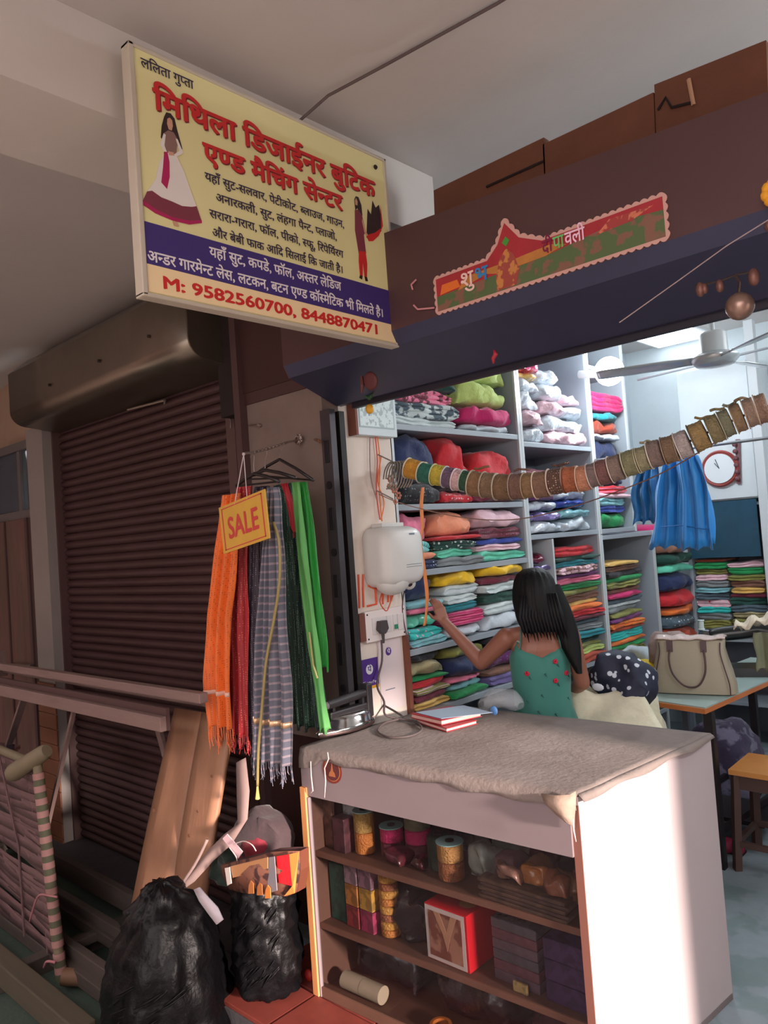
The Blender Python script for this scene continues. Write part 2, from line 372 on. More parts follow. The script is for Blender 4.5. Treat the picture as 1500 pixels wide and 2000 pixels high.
mb = MB().box((-2.262, 2.085, 0), (-2.205, 2.10, 2.14)).box((-2.262, 2.10, 0), (-2.25, 2.18, 2.14)).box((-2.215, 2.10, 0), (-2.205, 2.115, 2.14))
obj('channel', mb, mat('channel_metal', (70, 66, 70), 0.45, metal=0.5, var=0.2, vs=8), gd)
obj('edge', MB().box((-2.25, 2.16, 0), (-2.228, 2.19, 2.14)), mat('channel_edge_dark', (30, 22, 22), 0.6), gd)
for i in range(11):
    z = 0.62 + i * 0.135
    obj('slot', MB().lathe([(0.017, 0), (0.017, 0.004), (0.008, 0.005)], (-2.234, 2.086, z), (0, -1, 0), 12) if i % 2 else
        MB().bbox((-2.247, 2.081, z - 0.045), (-2.221, 2.086, z + 0.045), 0.004), mat('slot_dark', (34, 32, 38), 0.5, metal=0.4), gd)

# cardboard lying on the housing
M_card = mat('old_cardboard', (104, 64, 46), 0.85, var=0.18, vs=6, bump=0.1)
cb = [((-1.611,2.100,2.812), (-1.166,2.100,2.815), (-1.173,2.100,2.737), (-1.618,2.100,2.741), 'flat cardboard sheet at the left end of the shutter housing top'),
      ((-1.172,2.100,2.795), (-0.815,2.100,2.796), (-0.823,2.100,2.705), (-1.177,2.100,2.732), 'middle brown cardboard sheet on top of the shutter housing'),
      ((-0.811,2.100,2.816), (-0.520,2.100,2.795), (-0.530,2.100,2.684), (-0.820,2.100,2.710), 'right brown cardboard sheet with dark markings on the shutter housing')]
for i, (a, b, c, d, lb) in enumerate(cb):
    t = thing('cardboard_sheet', lb, 'cardboard', (a[0], 2.1, 2.69), 'cardboard on the shutter housing')
    c2 = (c[0], c[1], 2.68 - 0.058 * (c[0] + 1.85)); d2 = (d[0], d[1], 2.68 - 0.058 * (d[0] + 1.85))
    obj('sheet', MB().prism([a, b, c2, d2], (0, 0.03, 0)), M_card, t)
    if i == 2:
        obj('marking', MB().tube([(-0.805,2.095,2.739), (-0.781,2.095,2.764), (-0.767,2.095,2.729), (-0.714,2.095,2.719)], 0.004, 5), M_dark, t)
        obj('torn_edge', MB().tube([(-0.715,2.095,2.784), (-0.708,2.095,2.709)], 0.006, 5), mat('torn_paper', (190, 150, 120), 0.9), t)
    if i == 0:
        obj('fold', MB().tube([(-1.388,2.095,2.740), (-1.174,2.095,2.740)], 0.004, 5), M_dark, t)

# rope along the ceiling
obj('ceiling_rope', MB().tube([(-1.71, 1.56, 2.90), (-1.60, 1.60, 2.955), (-1.4, 1.64, 2.968), (-1.036, 1.678, 2.97), (-0.2, 1.70, 2.97), (1.2, 1.72, 2.97)], 0.0045, 6),
    mat('rope_grey', (96, 84, 84), 0.9), label='thin twisted grey rope running along the ceiling from the signboard', cat='rope')


# ================================================================== THE SIGNBOARD
sb = thing('signboard', 'yellow boutique signboard with red Hindi headline hanging beside the ceiling beam', 'sign', (-1.70, 1.46, 2.255))
U = Vector((0, 1, 0)); Z = Vector((0, 0, 1)); SO = Vector((-1.684, 0.995, 2.258))      # board origin, lower near corner
SW, SH = 0.935, 0.634
M_yel = mat('sign_yellow', (232, 226, 166), 0.45, var=0.03, vs=3)
obj('panel', MB().bbox((-1.712, 0.995, 2.258), (-1.685, 0.995 + SW, 2.258 + SH), 0.003), M_yel, sb)
fr = MB().bbox((-1.718, 0.985, 2.250), (-1.680, 1.001, 2.900), 0.003).bbox((-1.718, 1.925, 2.250), (-1.680, 1.937, 2.900), 0.003)
fr.bbox((-1.718, 0.985, 2.248), (-1.680, 1.937, 2.259), 0.003).bbox((-1.718, 0.985, 2.889), (-1.680, 1.937, 2.900), 0.003)
obj('frame', fr, mat('sign_frame', (196, 186, 170), 0.4, var=0.05), sb)
obj('bracket', MB().box((-1.765, 1.2, 2.80), (-1.712, 1.24, 2.84)).box((-1.765, 1.75, 2.80), (-1.712, 1.79, 2.84)), M_shutdark, sb)
obj('screw', MB().sphere(SO + U*0.889 + Z*0.598, 0.008, 8), M_dark, sb)
M_red = mat('print_red', (206, 44, 44), 0.5); M_navy = mat('print_navy', (64, 48, 118), 0.5); M_ink = mat('print_ink', (52, 44, 72), 0.5)
M_white = mat('print_white', (236, 230, 232), 0.5); M_shadow = mat('print_dark_red', (120, 30, 40), 0.5); M_cream = mat('print_peach', (246, 220, 172), 0.5)
flat_poly('bottom_band', [(0.006, 0.004), (0.929, 0.004), (0.929, 0.064), (0.006, 0.075)], M_cream, sb, SO, U, Z, 0.0005)
flat_poly('navy_band', [(0.006, 0.075), (0.929, 0.064), (0.929, 0.180), (0.006, 0.183)], M_navy, sb, SO, U, Z, 0.0006)
def L(s, u, v, wd, h, m, bold=0.0, th=0.0009): letters_on('lettering', s, m, sb, SO + U*u + Z*v, U, Z, wd, h, bold, th)
L('लिलता गु{प}ता', 0.024, 0.588, 0.156, 0.024, M_ink, 0.012)
for dx, m, th in ((0.003, M_shadow, 0.0009), (0.0, M_red, 0.0014)):
    L('िमिथला िडजाईनर बुिटक', 0.052 + dx, 0.490 - dx, 0.828, 0.055, m, 0.028, th)
    L('ए{ण}ड मैिचंग से{न}टर', 0.195 + dx, 0.402 - dx, 0.524, 0.049, m, 0.028, th)
L('यहाँ सुट-सलवार, पेटीकोट, {ब}लाउज, गाउन,', 0.197, 0.345, 0.521, 0.023, M_ink, 0.014)
L('अनारकली, सुट, लंहगा पै{न}ट, {प}लाजो,', 0.229, 0.296, 0.452, 0.023, M_ink, 0.014)
L('सरारा-गरारा, फॉल, पीको, {स}फू, िरपेियंरग', 0.204, 0.245, 0.502, 0.023, M_ink, 0.014)
L('और बेबी फाक आिद िसलाई िक जाती है।', 0.210, 0.194, 0.487, 0.023, M_ink, 0.014)
L('यहाँ सुट, कपडे, फॉल, अ{स}तर लेिडज', 0.196, 0.136, 0.490, 0.027, M_white, 0.018)
L('अ{न}डर गारमे{न}ट लेस, लटकन, बटन ए{ण}ड कॉ{स}मेिटक भी िमलते है।', 0.010, 0.083, 0.862, 0.027, M_white, 0.018)
L('M: 9582560700, 8448870471', 0.050, 0.020, 0.79, 0.030, M_red, 0.03)
# printed women
M_skin_p = mat('print_skin', (206, 158, 132), 0.5); M_hair_p = mat('print_hair', (52, 34, 34), 0.5); M_gown = mat('print_gown', (232, 226, 220), 0.5)
M_mag = mat('print_magenta', (178, 32, 92), 0.5); M_bord = mat('print_border', (128, 56, 72), 0.5); M_bod = mat('print_bodice', (140, 108, 100), 0.5)
def Fp(n, pts, m, l): flat_poly(n, pts, m, sb, SO, U, Z, l)
hair = [(0.083, 0.478), (0.090, 0.492), (0.103, 0.494), (0.114, 0.484), (0.120, 0.455), (0.128, 0.425), (0.132, 0.408), (0.118, 0.412), (0.108, 0.44), (0.098, 0.43), (0.080, 0.41), (0.069, 0.418), (0.074, 0.45)]
Fp('printed_figure', hair, M_hair_p, 0.0008)
Fp('printed_figure', [(0.046, 0.30), (0.060, 0.35), (0.080, 0.385), (0.112, 0.385), (0.132, 0.35), (0.150, 0.30), (0.165, 0.262), (0.13, 0.245), (0.08, 0.245), (0.020, 0.262)], M_gown, 0.0009)
Fp('printed_figure', [(0.020, 0.262), (0.034, 0.268), (0.060, 0.258), (0.09, 0.256), (0.12, 0.252), (0.15, 0.258), (0.165, 0.264), (0.178, 0.226), (0.14, 0.214), (0.09, 0.21), (0.04, 0.218), (-0.002 + 0.008, 0.232)], M_bord, 0.0010)
Fp('printed_figure', [(0.006, 0.236), (0.04, 0.222), (0.09, 0.214), (0.14, 0.218), (0.178, 0.230), (0.178, 0.222), (0.14, 0.208), (0.09, 0.205), (0.04, 0.211), (0.006, 0.224)], M_mag, 0.0011)
Fp('printed_figure', [(0.078, 0.432), (0.092, 0.445), (0.108, 0.445), (0.119, 0.43), (0.112, 0.384), (0.080, 0.384)], M_bod, 0.0011)
Fp('printed_figure', [(0.078, 0.432), (0.084, 0.43), (0.078, 0.40), (0.085, 0.382), (0.078, 0.378), (0.066, 0.40)], M_gown, 0.0012)
Fp('printed_figure', [(0.119, 0.43), (0.113, 0.43), (0.122, 0.40), (0.104, 0.384), (0.108, 0.378), (0.134, 0.398)], M_gown, 0.0012)
Fp('printed_figure', [(0.076, 0.383), (0.086, 0.385), (0.090, 0.36), (0.088, 0.32), (0.078, 0.285), (0.062, 0.298), (0.070, 0.34)], M_mag, 0.0013)
Fp('printed_figure', [(0.094, 0.448), (0.090, 0.462), (0.092, 0.476), (0.099, 0.481), (0.106, 0.476), (0.107, 0.462), (0.103, 0.448)], M_skin_p, 0.0013)
Fp('printed_figure', [(0.088, 0.388), (0.104, 0.390), (0.106, 0.382), (0.090, 0.378)], M_skin_p, 0.0014)
Fp('printed_figure', [(0.088, 0.205), (0.102, 0.205), (0.106, 0.194), (0.092, 0.192)], M_skin_p, 0.0012)
Fp('printed_figure', [(0.775, 0.455), (0.783, 0.468), (0.795, 0.468), (0.806, 0.445), (0.808, 0.41), (0.795, 0.40), (0.788, 0.43), (0.776, 0.42)], M_hair_p, 0.0008)
Fp('printed_figure', [(0.774, 0.42), (0.790, 0.425), (0.806, 0.41), (0.818, 0.36), (0.808, 0.345), (0.812, 0.285), (0.778, 0.275), (0.768, 0.35)], M_bord, 0.0009)
Fp('printed_figure', [(0.779, 0.285), (0.810, 0.29), (0.814, 0.25), (0.808, 0.205), (0.797, 0.205), (0.794, 0.255), (0.788, 0.205), (0.776, 0.205), (0.775, 0.25)], M_red, 0.0010)
Fp('printed_figure', [(0.820, 0.34), (0.835, 0.44), (0.85, 0.425), (0.862, 0.475), (0.875, 0.455), (0.893, 0.47), (0.900, 0.42), (0.895, 0.38), (0.86, 0.35), (0.835, 0.335)], M_hair_p, 0.0009)
Fp('printed_figure', [(0.820, 0.345), (0.836, 0.355), (0.86, 0.365), (0.895, 0.39), (0.900, 0.47), (0.905, 0.40), (0.88, 0.36), (0.85, 0.335), (0.83, 0.33)], M_red, 0.0011)
Fp('printed_figure', [(0.778, 0.438), (0.777, 0.452), (0.783, 0.462), (0.789, 0.452), (0.787, 0.438)], M_skin_p, 0.0011)
Fp('printed_figure', [(0.806, 0.40), (0.818, 0.36), (0.828, 0.35), (0.822, 0.345), (0.811, 0.355), (0.803, 0.39)], M_skin_p, 0.0012)
Fp('printed_figure', [(0.776, 0.205), (0.788, 0.205), (0.784, 0.192), (0.772, 0.196)], M_hair_p, 0.0011)
Fp('printed_figure', [(0.797, 0.205), (0.808, 0.205), (0.812, 0.192), (0.800, 0.190)], M_hair_p, 0.0011)

# ------------------------------------------------------------------ festival banner on the housing
bn = thing('festival_banner', 'long scalloped red and green Diwali banner on the brown housing', 'banner', (-1.1, 1.90, 2.30))
BO = Vector((-1.482, 1.9035, 2.305)); BU = Vector((1, 0, 0))
W, H = 0.75, 0.115
def scallop(pts, r=0.006, step=0.021):
    out = []
    for i in range(len(pts)):
        a = Vector((pts[i][0], pts[i][1], 0)); b = Vector((pts[(i+1) % len(pts)][0], pts[(i+1) % len(pts)][1], 0)); d = b - a; n = max(1, int(d.length / step)); nn = Vector((d.y, -d.x, 0)).normalized()
        for k in range(n):
            for t in (0, 0.25, 0.5, 0.75):
                q = a + d * ((k + t) / n) + nn * r * math.sin(t * PI); out.append((q.x, q.y))
    return out
outline = [(0, 0), (W, 0), (W, H), (0.40, H), (0.325, H + 0.035), (0.275, H + 0.10), (0.24, H + 0.035), (0.20, H), (0, H)]
flat_poly('border', scallop(outline), mat('banner_border', (206, 160, 150), 0.5), bn, BO, BU, Z, 0.003)
def Bp(pts, m, l=0.004): flat_poly('print', pts, m, bn, BO, BU, Z, l)
Bp([(0.006, 0.006), (W-0.006, 0.006), (W-0.006, H-0.006), (0.395, H-0.006), (0.32, H+0.028), (0.275, H+0.086), (0.246, H+0.03), (0.205, H-0.006), (0.006, H-0.006)], mat('banner_red', (166, 44, 54), 0.45, var=0.15, vs=14), 0.0034)
Bp([(0.006, 0.006), (W-0.006, 0.006), (W-0.006, 0.075), (0.62, 0.085), (0.40, 0.062), (0.2, 0.058), (0.006, 0.052)], mat('banner_green', (84, 104, 66), 0.45, pat='blotch', col2=(130, 92, 76), ps=26), 0.0038)
Bp([(0.09, 0.05), (0.20, 0.07), (0.24, 0.06), (0.40, 0.062), (0.47, 0.075), (0.42, 0.09), (0.30, 0.085), (0.12, 0.085)], mat('banner_orange', (186, 122, 60), 0.45, var=0.2, vs=20), 0.0042)
Bp([(0.235, 0.01), (0.30, 0.01), (0.315, 0.05), (0.30, 0.10), (0.275, 0.125), (0.25, 0.10), (0.232, 0.05)], mat('banner_figure', (158, 70, 60), 0.5, pat='blotch', col2=(196, 130, 70), ps=40), 0.0046)
Bp([(0.262, H+0.03), (0.276, H+0.045), (0.288, H+0.03), (0.276, H+0.015)], mat('banner_leaf', (70, 150, 60), 0.5), 0.0044)
Bp([(0.02, 0.055), (0.10, 0.06), (0.09, 0.085), (0.03, 0.085)], mat('banner_orange2', (224, 112, 44), 0.5), 0.0044)
Bp([(0.56, 0.07), (0.66, 0.075), (0.72, 0.095), (0.60, 0.10)], mat('banner_figure2', (160, 60, 58), 0.5, pat='blotch', col2=(206, 120, 90), ps=40), 0.0044)
for s, c, u, wd in (('शु', (236, 200, 190), 0.105, 0.05), ('भ', (40, 130, 190), 0.160, 0.048)):
    letters_on('lettering', s, mat('banner_letter_%d' % c[0], c, 0.5), bn, BO + BU*u + Z*0.054, BU, Z, wd, 0.044, 0.015, 0.0062)
for s, c, u, wd in (('दी', (120, 20, 60), 0.395, 0.034), ('पा', (110, 190, 110), 0.430, 0.036), ('वली', (240, 200, 220), 0.467, 0.062)):
    letters_on('lettering', s, mat('banner_letter_%d' % c[0], c, 0.5), bn, BO + BU*u + Z*0.070, BU, Z, wd, 0.036, 0.015, 0.0066)

# charms and bells
ch = thing('lemon_chilli_charm', 'lemon with green chillies hanging on a thread under the housing', 'charm', (-2.053,2.160,2.116))
obj('thread', MB().tube([(-2.056,2.160,2.228), (-2.058,2.160,2.092)], 0.0015, 5), M_dark, ch)
obj('lemon', MB().sphere((-2.053,2.160,2.118), 0.017, 12, (1, 1, 1.15)), mat('lemon_skin', (232, 170, 48), 0.5), ch, smooth=True)
for i, (a, b) in enumerate(((702, 786), (744, 788), (706, 776), (738, 775), (712, 768), (733, 768))):
    e = Vector((-2.049,2.160,2.156)); t = None
    ang = -0.5 + i * 1.05
    tip = e + Vector((0.045 * math.cos(ang), 0.02 * math.sin(ang * 2), 0.018 + 0.012 * math.sin(ang)))
    obj('chilli', MB().tube([e, (e + tip) / 2 + Vector((0, 0, 0.008)), tip], [0.005, 0.004, 0.001], 6), mat('chilli_green', (46, 84, 48), 0.5), ch)
oc = thing('dark_talisman', 'small dark red round talisman hanging on the housing left end', 'charm', (-1.867,1.970,2.171))
obj('ring', MB().lathe([(0.010, -0.004), (0.028, -0.006), (0.034, 0), (0.028, 0.006), (0.010, 0.004)], (-1.857,1.970,2.171), (0, 1, 0.2), 14), mat('talisman_red', (92, 44, 44), 0.6), oc, smooth=True)
obj('tassel', MB().tube([(-1.901,1.970,2.197), (-1.899,1.970,2.164), (-1.907,1.970,2.136)], [0.006, 0.009, 0.003], 6), mat('talisman_red', (92, 44, 44), 0.6), oc)
oc = thing('red_hanging_charm', 'tiny red figure charm under the housing right of the lemon', 'charm', (-1.357,2.020,2.157))
obj('body', MB().tube([(-1.357,2.020,2.177), (-1.352,2.020,2.162), (-1.363,2.020,2.152), (-1.363,2.020,2.135)], [0.004, 0.008, 0.007, 0.003], 8), mat('charm_red', (170, 42, 56), 0.6), oc, smooth=True)
bl = thing('brass_bell_cluster', 'round tarnished metal bell hanging under the housing at right', 'bell', (-0.566,1.860,2.078))
c = Vector((-0.566,1.860,2.080))
obj('bell_ball', MB().sphere(c, 0.032, 18), mat('bell_brass', (150, 124, 112), 0.35, metal=0.7, var=0.25, vs=20), bl, smooth=True)
obj('ring', MB().tube([c + Vector((0, 0, 0.03)), c + Vector((0.005, 0, 0.055)), c + Vector((-0.005, 0, 0.075))], 0.004, 6), M_shutdark, bl)
for dx, r in ((-0.085, 0.014), (-0.04, 0.012), (0.035, 0.016), (-0.075, 0.010)):
    obj('small_bell', MB().sphere(c + Vector((dx, 0.0, 0.055 + abs(dx) * 0.1)), r, 12, (0.8, 0.8, 1.3)), mat('bell_copper', (120, 84, 76), 0.45, metal=0.5), bl, smooth=True)
obj('bell_cord', MB().tube([c + Vector((-.095, 0, .075)), c + Vector((-.04, 0, .07)), c + Vector((0, 0, .075)), c + Vector((.045, 0, .07))], .0025, 6), M_shutdark, bl)
obj('thread', MB().tube([(-0.869,1.880,2.121), (-0.702,1.880,2.188), (-0.582,1.860,2.228), (-0.490,1.860,2.257)], 0.0015, 5), mat('pale_thread', (170, 150, 150), 0.7), bl)
hg = thing('marigold_ornament', 'orange marigold ornament at the right edge of the housing', 'ornament', (-0.487,1.860,2.291))
mb = MB()
for k in range(16): mb.sphere(Vector((-0.475,1.870,2.319)) + Vector((0.018*math.cos(k*0.8), 0, 0.018*math.sin(k*0.8)*1.2)), 0.012, 8)
obj('flower', mb, mat('marigold', (230, 160, 40), 0.7), hg, smooth=True)
obj('flower', MB().sphere((-0.489,1.870,2.247), 0.014, 10), mat('bell_copper', (120, 84, 76), 0.45, metal=0.5), hg)
for i, (a, b, c_, d) in enumerate(((813, 546, 806, 566), (808, 597, 848, 602))):
    obj('ribbon_scrap', MB().tube([(-1.553,1.897,2.436), (-1.576,1.897,2.426), (-1.571,1.897,2.408)] if i == 0 else [(-1.572,1.897,2.357), (-1.556,1.897,2.339), (-1.488,1.897,2.326)], 0.003, 6),
        mat('ribbon_pink', (206, 140, 146), 0.7), label=('short pink ribbon scrap taped left of the banner' if i == 0 else 'pink tape loop at the lower left corner of the banner'), cat='ribbon')


# ================================================================== SHOP LIGHTS
M_glow = mat('bulb_glow', (235, 245, 255), 0.4, emit=40)
bb = thing('led_bulb', 'glaring white bulb above the middle shelves of the shop', 'lamp', (-2.100,4.347,2.527))
c = Vector((-2.100,4.347,2.527))
obj('globe', MB().sphere(c, 0.088, 20), M_glow, bb, smooth=True)  # globe made oversized to take in part of the bulb's glare
obj('socket', MB().cyl(c + Vector((-0.07, 0, 0.0)), c + Vector((-0.20, 0, 0.02)), 0.025, 14), mat('socket_white', (210, 212, 214), 0.5), bb)
ld = bpy.data.lights.new('bulb_light', 'POINT'); ld.energy = 34; ld.shadow_soft_size = 0.08; ld.color = (0.86, 0.95, 1.0)
lo = bpy.data.objects.new('bulb_light', ld); COL.objects.link(lo); lo.location = c + Vector((0.12, -0.02, -0.02))
cp = thing('ceiling_glow_panel', 'bright rectangular white glowing panel in the shop ceiling', 'lamp', (-2.2, 5.5, 2.97))  # bright ceiling rectangle made as a glowing panel
obj('glow_sheet', MB().box((-2.42, 5.1, 2.955), (-2.02, 5.9, 2.962)), mat('panel_glow', (240, 248, 255), 0.4, emit=4), cp)
obj('rim', MB().box((-2.45, 5.07, 2.962), (-1.99, 5.93, 2.98)), mat('socket_white', (210, 212, 214), 0.5), cp)
# added fill lights, unseen at the right, to brighten the shop inside
for nm, p, e in (('front_fill', (0.7, 2.6, 2.4), 26), ('rear_fill', (0.2, 5.0, 2.75), 22)):
    la = bpy.data.lights.new(nm, 'AREA'); la.shape = 'RECTANGLE'; la.size = 1.1; la.size_y = 0.08; la.energy = e; la.color = (0.9, 0.96, 1.0)
    o = bpy.data.objects.new(nm, la); COL.objects.link(o); o.location = p
    o.rotation_euler = (Vector((-1.9, 3.3, 1.4)) - Vector(p)).to_track_quat('-Z', 'Y').to_euler()

# ================================================================== SHELVES ALONG THE LEFT WALL
M_lam = mat('grey_laminate', (150, 158, 166), 0.45, var=0.05, vs=3)
M_lamedge = mat('pale_edge_band', (190, 196, 198), 0.4)
M_lamdark = mat('grey_blue_back', (112, 118, 130), 0.6, var=0.08)
XF, XB = -2.285, -2.715
def shelf_unit(label, y0, y1, levels, ztop, sides=(True, True), zbot=0.0):
    t = thing('shelf_unit', label, 'shelf', (-2.5, (y0 + y1) / 2, zbot), None)
    obj('back_panel', MB().box((XB, y0, zbot), (XB + 0.012, y1, ztop)), M_lamdark, t)
    for i, y in enumerate((y0, y1)):
        if sides[i]:
            obj('side_panel', MB().bbox((XB, y - 0.011, zbot), (XF - 0.012, y + 0.011, ztop), 0.001), M_lam, t)
            obj('edge_band', MB().box((XF - 0.012, y - 0.011, zbot), (XF, y + 0.011, ztop)), M_lamedge, t)
    for z in levels:
        obj('shelf', MB().bbox((XB + 0.012, y0 + 0.011, z - 0.028), (XF - 0.003, y1 - 0.011, z), 0.002), M_lam, t)
    return t
shelf_unit('grey open shelf unit nearest the shop door, full of folded cloth', 2.535, 3.585, (0.30, 0.815, 1.10, 1.45, 1.755, 2.125), 2.95)
shelf_unit('grey shelf unit with plastic wrapped garments, second from the door', 3.61, 4.41, (0.30, 0.78, 1.57, 2.09, 2.72), 2.95)
shelf_unit('narrow upper grey shelf unit under the glaring bulb', 4.435, 4.935, (1.57, 2.62), 2.95, zbot=1.54)
shelf_unit('low grey shelf unit with many thin folded cloths in two stacks', 4.435, 5.20, (0.30, 0.72, 1.53), 1.535)
t = thing('shelf_divider', 'thin pale upright dividing the wrapped garments from the folded stacks', 'divider', (-2.4, 3.83, 0))
obj('divider_panel', MB().box((XB + 0.015, 3.835, 0.785), (XF, 3.853, 1.538)), M_lamedge, t)

# ------------------------------------------------------------------ cloth pieces
ORD = ['bottom', 'second', 'third', 'fourth', 'fifth', 'sixth', 'seventh', 'eighth', 'ninth', 'tenth', 'eleventh', 'twelfth', 'thirteenth', 'fourteenth', 'fifteenth', 'sixteenth', 'seventeenth', 'eighteenth', 'nineteenth', 'twentieth', 'twenty-first', 'twenty-second']
_seed = [0]
def soft(x1, depth, y0, y1, z0, z1, style, along='Y'):
    """closed soft body; local frame: front at x1, depth behind it, y0..y1 wide"""
    _seed[0] += 1; sd = _seed[0]; rnd = random.Random(sd)
    h = z1 - z0; w = y1 - y0; mb = MB(); yaw = rnd.uniform(-.016, .016); skew = rnd.uniform(-.01, .01)
    ring = []
    if style == 'fold':
        n = max(1, min(4, round(h / 0.022)))
        for k in range(n):                              # front edge: one bulge per layer
            zc0 = k / n; zc1 = (k + 1) / n; ring += [(-0.010, zc0 + 0.02), (0.0, zc0 + 0.3 / n), (0.0, zc0 + 0.7 / n)]
        ring += [(-0.012, 1.0), (-depth * 0.5, 1.0), (-depth + 0.015, 0.97), (-depth, 0.5), (-depth + 0.015, 0.0), (-depth * 0.5, 0.0)]
        m = 15
    else:
        for k in range(24):
            a = 2 * PI * k / 24 - PI / 2; ca = math.cos(a); sa = math.sin(a)
            e = 0.55
            ring.append((-depth / 2 + depth / 2 * math.copysign(abs(ca) ** e, ca), 0.5 + 0.5 * math.copysign(abs(sa) ** 0.7, sa)))
        m = 19
    rows = []
    for i in range(m):
        t = i / (m - 1); v = 2 * t - 1
        if style == 'fold': e = (1 - abs(v) ** 9) ** 0.5 if abs(v) < 1 else 0.0; e = 0.55 + 0.45 * e; yy = y0 + t * w
        else: e = max(0.12, (1 - abs(v) ** 2.6)) ** 0.5; yy = y0 + w * (0.5 + 0.5 * math.sin(v * PI / 2) ** 1 * (1 if True else 1))
        row = []
        for (dx, zz) in ring:
            if style == 'fold':
                p = Vector((x1 + dx, yy, z0 + h * (0.5 + (zz - 0.5) * e)))
                a = nz(p, 6, sd); b = nz(p, 15, sd + 3)
                p.x += a * 0.022 + b * 0.012 + yaw * v
                if zz > 0.1: p.z += nz(p, 8, sd + 9) * min(0.014, h * 0.30) + nz(p, 22, sd + 1) * min(0.005, h * 0.12)
                p.y += nz((p.x * .3, p.y, p.z), 12, sd + 5) * 0.016 + skew * (zz - .5)
            else:
                cx = -depth / 2
                p = Vector((x1 + cx + (dx - cx) * (0.5 + 0.5 * e), yy, z0 + h * (0.5 + (zz - 0.5) * e) - h * (1 - e) * 0.35))
                k = 0.9 if style == 'lump' else 1.2
                a = nz(p, 10, sd) ; b = nz(p, 26, sd + 3)
                f = min(1, h / 0.09)
                p.x += (a * 0.045 + b * 0.024) * k
                p.z += (nz(p, 10, sd + 9) * 0.034 + nz(p, 26, sd) * 0.014) * k * f * (0.2 if zz < 0.15 else 1)
                p.y += nz(p, 14, sd + 5) * 0.024
            p.z = max(p.z, z0); p.x = max(p.x, XB + 0.02) if along == 'Y' else p.x
            row.append(p)
        rows.append(row)
    mb.grid(rows, closed=True)
    r = len(ring); mb.f += [tuple(range(r))[::-1], tuple((m - 1) * r + k for k in range(r))]
    return mb
NAMES = dict(f=('folded_cloth', 'folded cloth', 'fold'), l=('cloth_bundle', 'crumpled cloth', 'lump'), p=('wrapped_garment', 'wrapped garment', 'lump'))
CC = dict(white=(196, 206, 206), cream=(206, 200, 176), grey=(120, 126, 128), black=(30, 30, 36), navy=(30, 42, 82), blue=(38, 62, 150), teal=(22, 122, 132),
          mint=(92, 190, 160), turquoise=(40, 182, 176), dkgreen=(20, 66, 56), green=(26, 138, 76), olive=(128, 128, 62), lime=(178, 196, 110), yellow=(226, 180, 30), gold=(212, 170, 90),
          orange=(222, 112, 44), peach=(232, 146, 112), red=(190, 34, 44), maroon=(104, 28, 50), magenta=(190, 30, 98), pink=(226, 120, 150), palepink=(214, 176, 186), purple=(104, 44, 104),
          brown=(120, 82, 66), slate=(74, 92, 104), aqua=(120, 176, 184), violet=(110, 96, 150), beige=(168, 158, 120), cloudy=(188, 196, 204), rust=(160, 62, 40))
CN = dict(dkgreen='dark green', palepink='pale pink', cloudy='milky white', lime='pale yellow-green')
def stack(where, group, y0, y1, zb, items, xf=-2.30, depth=0.30, wall='left'):
    z = zb + 0.001
    for k, it in enumerate(items):
        colk, st, h = it[0], it[1], it[2]; col = CC[colk]
        pat = it[3] if len(it) > 3 else None
        nm, noun, style = NAMES[st]
        rnd = random.Random(len(where) * 31 + k)
        j = (rnd.random() - 0.5) * 1.8
        hh = h - 0.001
        if wall == 'left': mb = soft(xf + j * 0.02, depth, y0 + 0.025 * rnd.random(), y1 - 0.035 * rnd.random() * (1 if k else 0), z, z + hh, style)
        else:                                            # stacks that face the street: swap the axes
            mb = soft(0, depth, y0, y1, z, z + hh, style, 'X')
            mb.v = [(v[1], xf - v[0], v[2]) for v in mb.v]
        m = plastic_wrap(col) if st == 'p' else cloth(col, pat, CC[it[4]] if len(it) > 4 else None, it[5] if len(it) > 5 else 30)
        pt = {'dots': ' dotted', 'flowers': ' flowered', 'blotch': ' patterned', 'stripesZ': ' striped', 'stripesY': ' striped'}.get(pat, '')
        top = k == len(items) - 1 and k > 0
        o_ = 'topmost' if top else (ORD[k] + (' from the bottom' if k else ' piece') if len(where) < 48 or not k else ORD[k] + ' from bottom')
        obj(nm, mb, m, None, smooth=True, autosmooth=60, label=f"{CN.get(colk, colk)}{pt} {noun}, {o_}, {where}", cat='clothing' if st == 'p' else 'cloth', group=group)
        z += h
G = 'folded cloths on the shop shelves'
# nearest unit, top shelf
stack('left half of the nearest top shelf', G, 2.56, 3.08, 2.126, [('white', 'f', .04), ('slate', 'f', .075, 'blotch', 'white', 22), ('pink', 'f', .07, 'blotch', 'maroon', 22), ('dkgreen', 'l', .06)])
stack('right half of the nearest top shelf', G, 3.09, 3.56, 2.126, [('cloudy', 'l', .04), ('magenta', 'l', .10), ('lime', 'l', .13), ('lime', 'l', .10)])
# second row
stack('left end of the nearest second shelf', G, 2.56, 2.88, 1.756, [('black', 'l', .10, 'dots', 'grey', 60), ('navy', 'l', .22)])
stack('middle of the nearest second shelf', G, 2.89, 3.16, 1.756, [('red', 'l', .06, 'dots', 'palepink', 50), ('black', 'l', .06), ('red', 'l', .22)])
stack('right end of the nearest second shelf', G, 3.17, 3.56, 1.756, [('maroon', 'l', .07), ('red', 'l', .20)])
